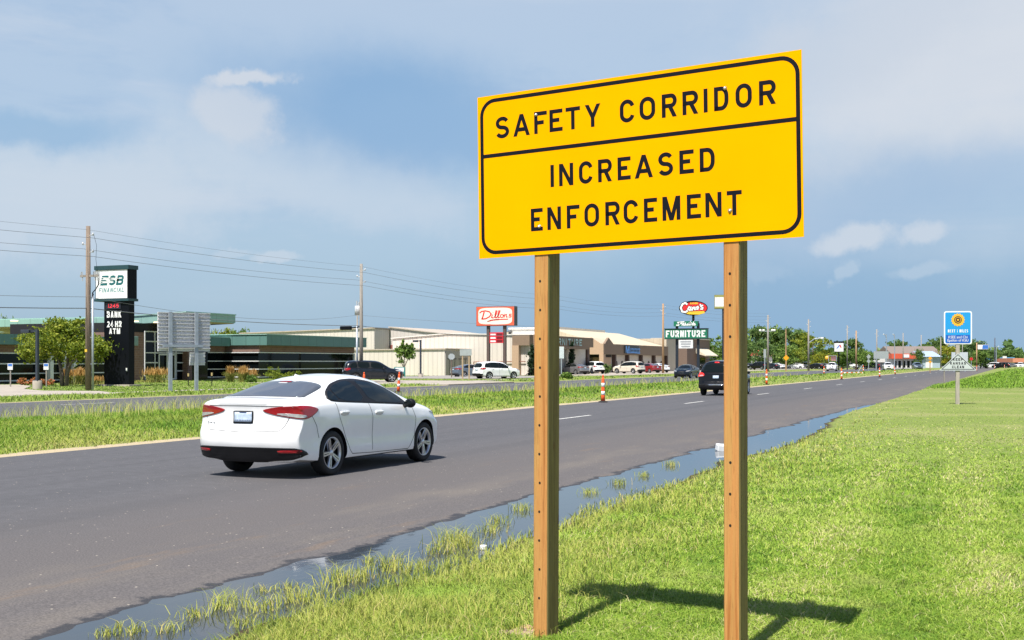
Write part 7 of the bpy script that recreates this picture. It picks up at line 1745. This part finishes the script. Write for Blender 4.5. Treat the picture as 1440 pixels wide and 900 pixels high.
proto_sed, _ = make_car('sedan', 'dark grey blue sedan coming towards us on the far carriageway', 'car', SEDAN, NAVY, ny=54, ns=8, name='sedan')
put_car(proto_sed, -31.6, 119.0+2.3, math.pi)
q = MB(); h = SEDAN['L']/2
q.box(-0.10, h-0.05, 0.0, 0.10, h-0.04, 0.0+0.001)
def car(base, label, u, v, heading, paint=None, frm=None, group=None, Z=None, z=0.0, dz=0.0):
    o = copy_tree(base); o['label'] = label
    if group: o['group'] = group
    x, y = W2(u, v) if Z is None else UZ(u, Z); put_car(o, x, y, heading, z)
    if paint: repaint(o, frm or (WHITE if base is proto_suv else NAVY), paint)
    return o
car(proto_suv, 'dark grey SUV pulling out across the verge behind the white sedan', 524, 538.5, R(-52), NAVY, z=0.06)
car(proto_sed, 'blue grey sedan mostly hidden behind the white parked SUV', 662, 530.5, R(-35), BLUEG, group='cars parked across the road')
G1 = 'cars parked in front of the shopping strip'
car(proto_sed, 'silver grey sedan parked leftmost at the shopping strip', 807, 527.3, R(62), SILVER, group=G1, z=.08)
car(proto_suv, 'white SUV parked beside the silver grey sedan', 833, 526.3, R(48), group=G1, z=.08)
car(proto_suv, 'pearl cream SUV parked before the arched windows', 884, 526.0, R(70), CREAM, group=G1, z=.08)
car(proto_sed, 'dark red sedan parked behind the cream SUV', 912, 525.0, R(55), RED, group=G1, z=.08)
car(proto_sed, 'white sedan parked rightmost at the shopping strip', 925, 524.6, R(50), WHITE, group=G1, z=.08)
# far traffic
o = car(proto_suv, 'white pickup truck with a sign rack coming towards us far up the road', 1170, 521.0, math.pi+R(4), group='traffic far up the road', Z=226)
o.name = 'pickup_truck'
q = MB(); q.box(-0.75, -2.4, 1.80, -0.68, -1.0, 2.9); q.box(0.68, -2.4, 1.80, 0.75, -1.0, 2.9); q.box(-0.75, -2.4, 2.903, 0.75, -1.0, 2.97); q.build('rack', STEEL, o)
q = MB(); q.box(-0.70, -1.5, 2.0, 0.30, -1.45, 2.85); q.build('sign_board', mat('red and white board', (0.62, 0.30, 0.28), 0.5), o)
q = MB(); q.sm = True; q.lathe([(0.0, -.12), (0.35, -.10), (0.42, 0), (0.35, .10), (0, .12)], (1.0, -1.6, 2.5), 'Y', 14); q.build('beacon', mat('amber beacon', (0.80, 0.42, 0.05), 0.4), o)
car(proto_suv, 'white van coming towards us further up the far carriageway', 1248.5, 520, math.pi+R(10), group='traffic far up the road', Z=243)
car(proto_suv, 'dark pickup parked on the grass across the road', 1290, 517, math.pi+R(12), BLUEG, Z=262)
for u, Z, hd, b, p, lab in ((1066, 262, 70, proto_suv, BLACK, 'black SUV parked under the floodlight pole'), (1052, 285, 80, proto_sed, SILVER, 'silver sedan parked leftmost in the far car park'), (1092, 290, 60, proto_sed, WHITE, 'white sedan parked behind the hedge'), (1083, 275, 75, proto_sed, NAVY, 'dark sedan parked between the hedge and the pole'), (1118, 300, 100, proto_sed, WHITE, 'white sedan parked left of the lamp arm pole'), (1128, 305, 100, proto_suv, SILVER, 'silver SUV parked by the lamp arm pole'), (1147, 275, 70, proto_sed, BLACK, 'black sedan parked right of the lamp arm pole'), (1156, 285, 80, proto_sed, SILVER, 'silver sedan parked left of the white pickup truck'), (1194, 300, 90, proto_sed, WHITE, 'white sedan parked right of the white pickup truck'), (1225, 310, 90, proto_suv, NAVY, 'dark SUV parked beside the pair of grey diamond signs'),
    (1395, 330, 80, proto_suv, WHITE, 'white SUV waiting right of the brown far pole'), (1408, 320, 80, proto_suv, BLACK, 'black SUV waiting before the blue fronted shop'), (1421, 340, 80, proto_sed, SILVER, 'silver sedan waiting before the orange fronted shop'), (1435, 330, 180, proto_suv, WHITE, 'white SUV coming towards us at the right picture edge')):
    car(b, lab, u, 0, R(hd), p if p is not WHITE or b is not proto_suv else None, group='cars in the far car parks' if u < 1300 else 'traffic far up the road', Z=Z, z=0.085 if u < 1220 else 0)

# ------------------------------------------------------------------ small things on the ground
q = MB(); x, y = W2(1014, 634, -0.02); q.bbox(-0.09, -0.10, -0.03, 0.09, 0.10, 0.10, 0.02); o = q.build('foam_litter', mat('white foam', (0.72, 0.73, 0.74), 0.7)); o.location = (x, y, 0); o.rotation_euler = (0.1, 0.1, 0.5); tag(o, 'white foam block lying at the edge of the roadside water', 'litter')
q = MB(); x, y = W2(680, 772, -0.01); q.bbox(-0.03, -0.02, -0.01, 0.03, 0.02, 0.035, 0.01); o = q.build('cup_litter', mat('white foam', (0.72, 0.73, 0.74), 0.7)); o.location = (x, y, -0.01); tag(o, 'small white scrap of litter among the water weeds', 'litter')
stone = mat('reddish stone', (0.42, 0.24, 0.16), 0.85, var=0.25, vscale=20, bump=0.4)
def stones():
    for i, (u, v, r, lab) in enumerate(((741, 889, .030, 'reddish stone at the foot of the left timber post'), (752, 893, .022, 'small stone closest to the left timber post'), (733, 893, .018, 'small stone furthest left of the left timber post'))):
        x, y = W2(u, v, 0.06); q = MB(); q.sm = True; q.ball((0, 0, 0), r*1.3, r, r*.7, 9, 6); q.v = [Vector((p.x*(1+.2*math.sin(p.z*90+i)), p.y*(1+.2*math.cos(p.x*80)), p.z)) for p in q.v]
        o = q.build('stone', stone); o.location = (x, y, float(gz(x, y))+r*.4); tag(o, lab, 'stone', 'stones at the sign post')
stones()
def median_board():
    x, y = W2(1197, 525.5, 0.1); t = thing('toppled_barricade', 'red and white striped barricade board lying flat in the median', 'barricade', (x, y, 0.15), YAW)
    q = MB(); q.box(-1.5, -0.4, 0, 1.5, 0.25, 0.16); q.build('board', WREF, t)
    q = MB()
    for k in range(5): q.box(-1.4+0.62*k, -0.41, 0.02, -1.12+0.62*k, 0.26, 0.165)
    q.build('stripe', ORG, t)
    q = MB(); q.tube([(0.9, 0, 0.1), (1.6, 0, 1.2)], 0.05); q.build('strut', STEEL, t)
median_board()
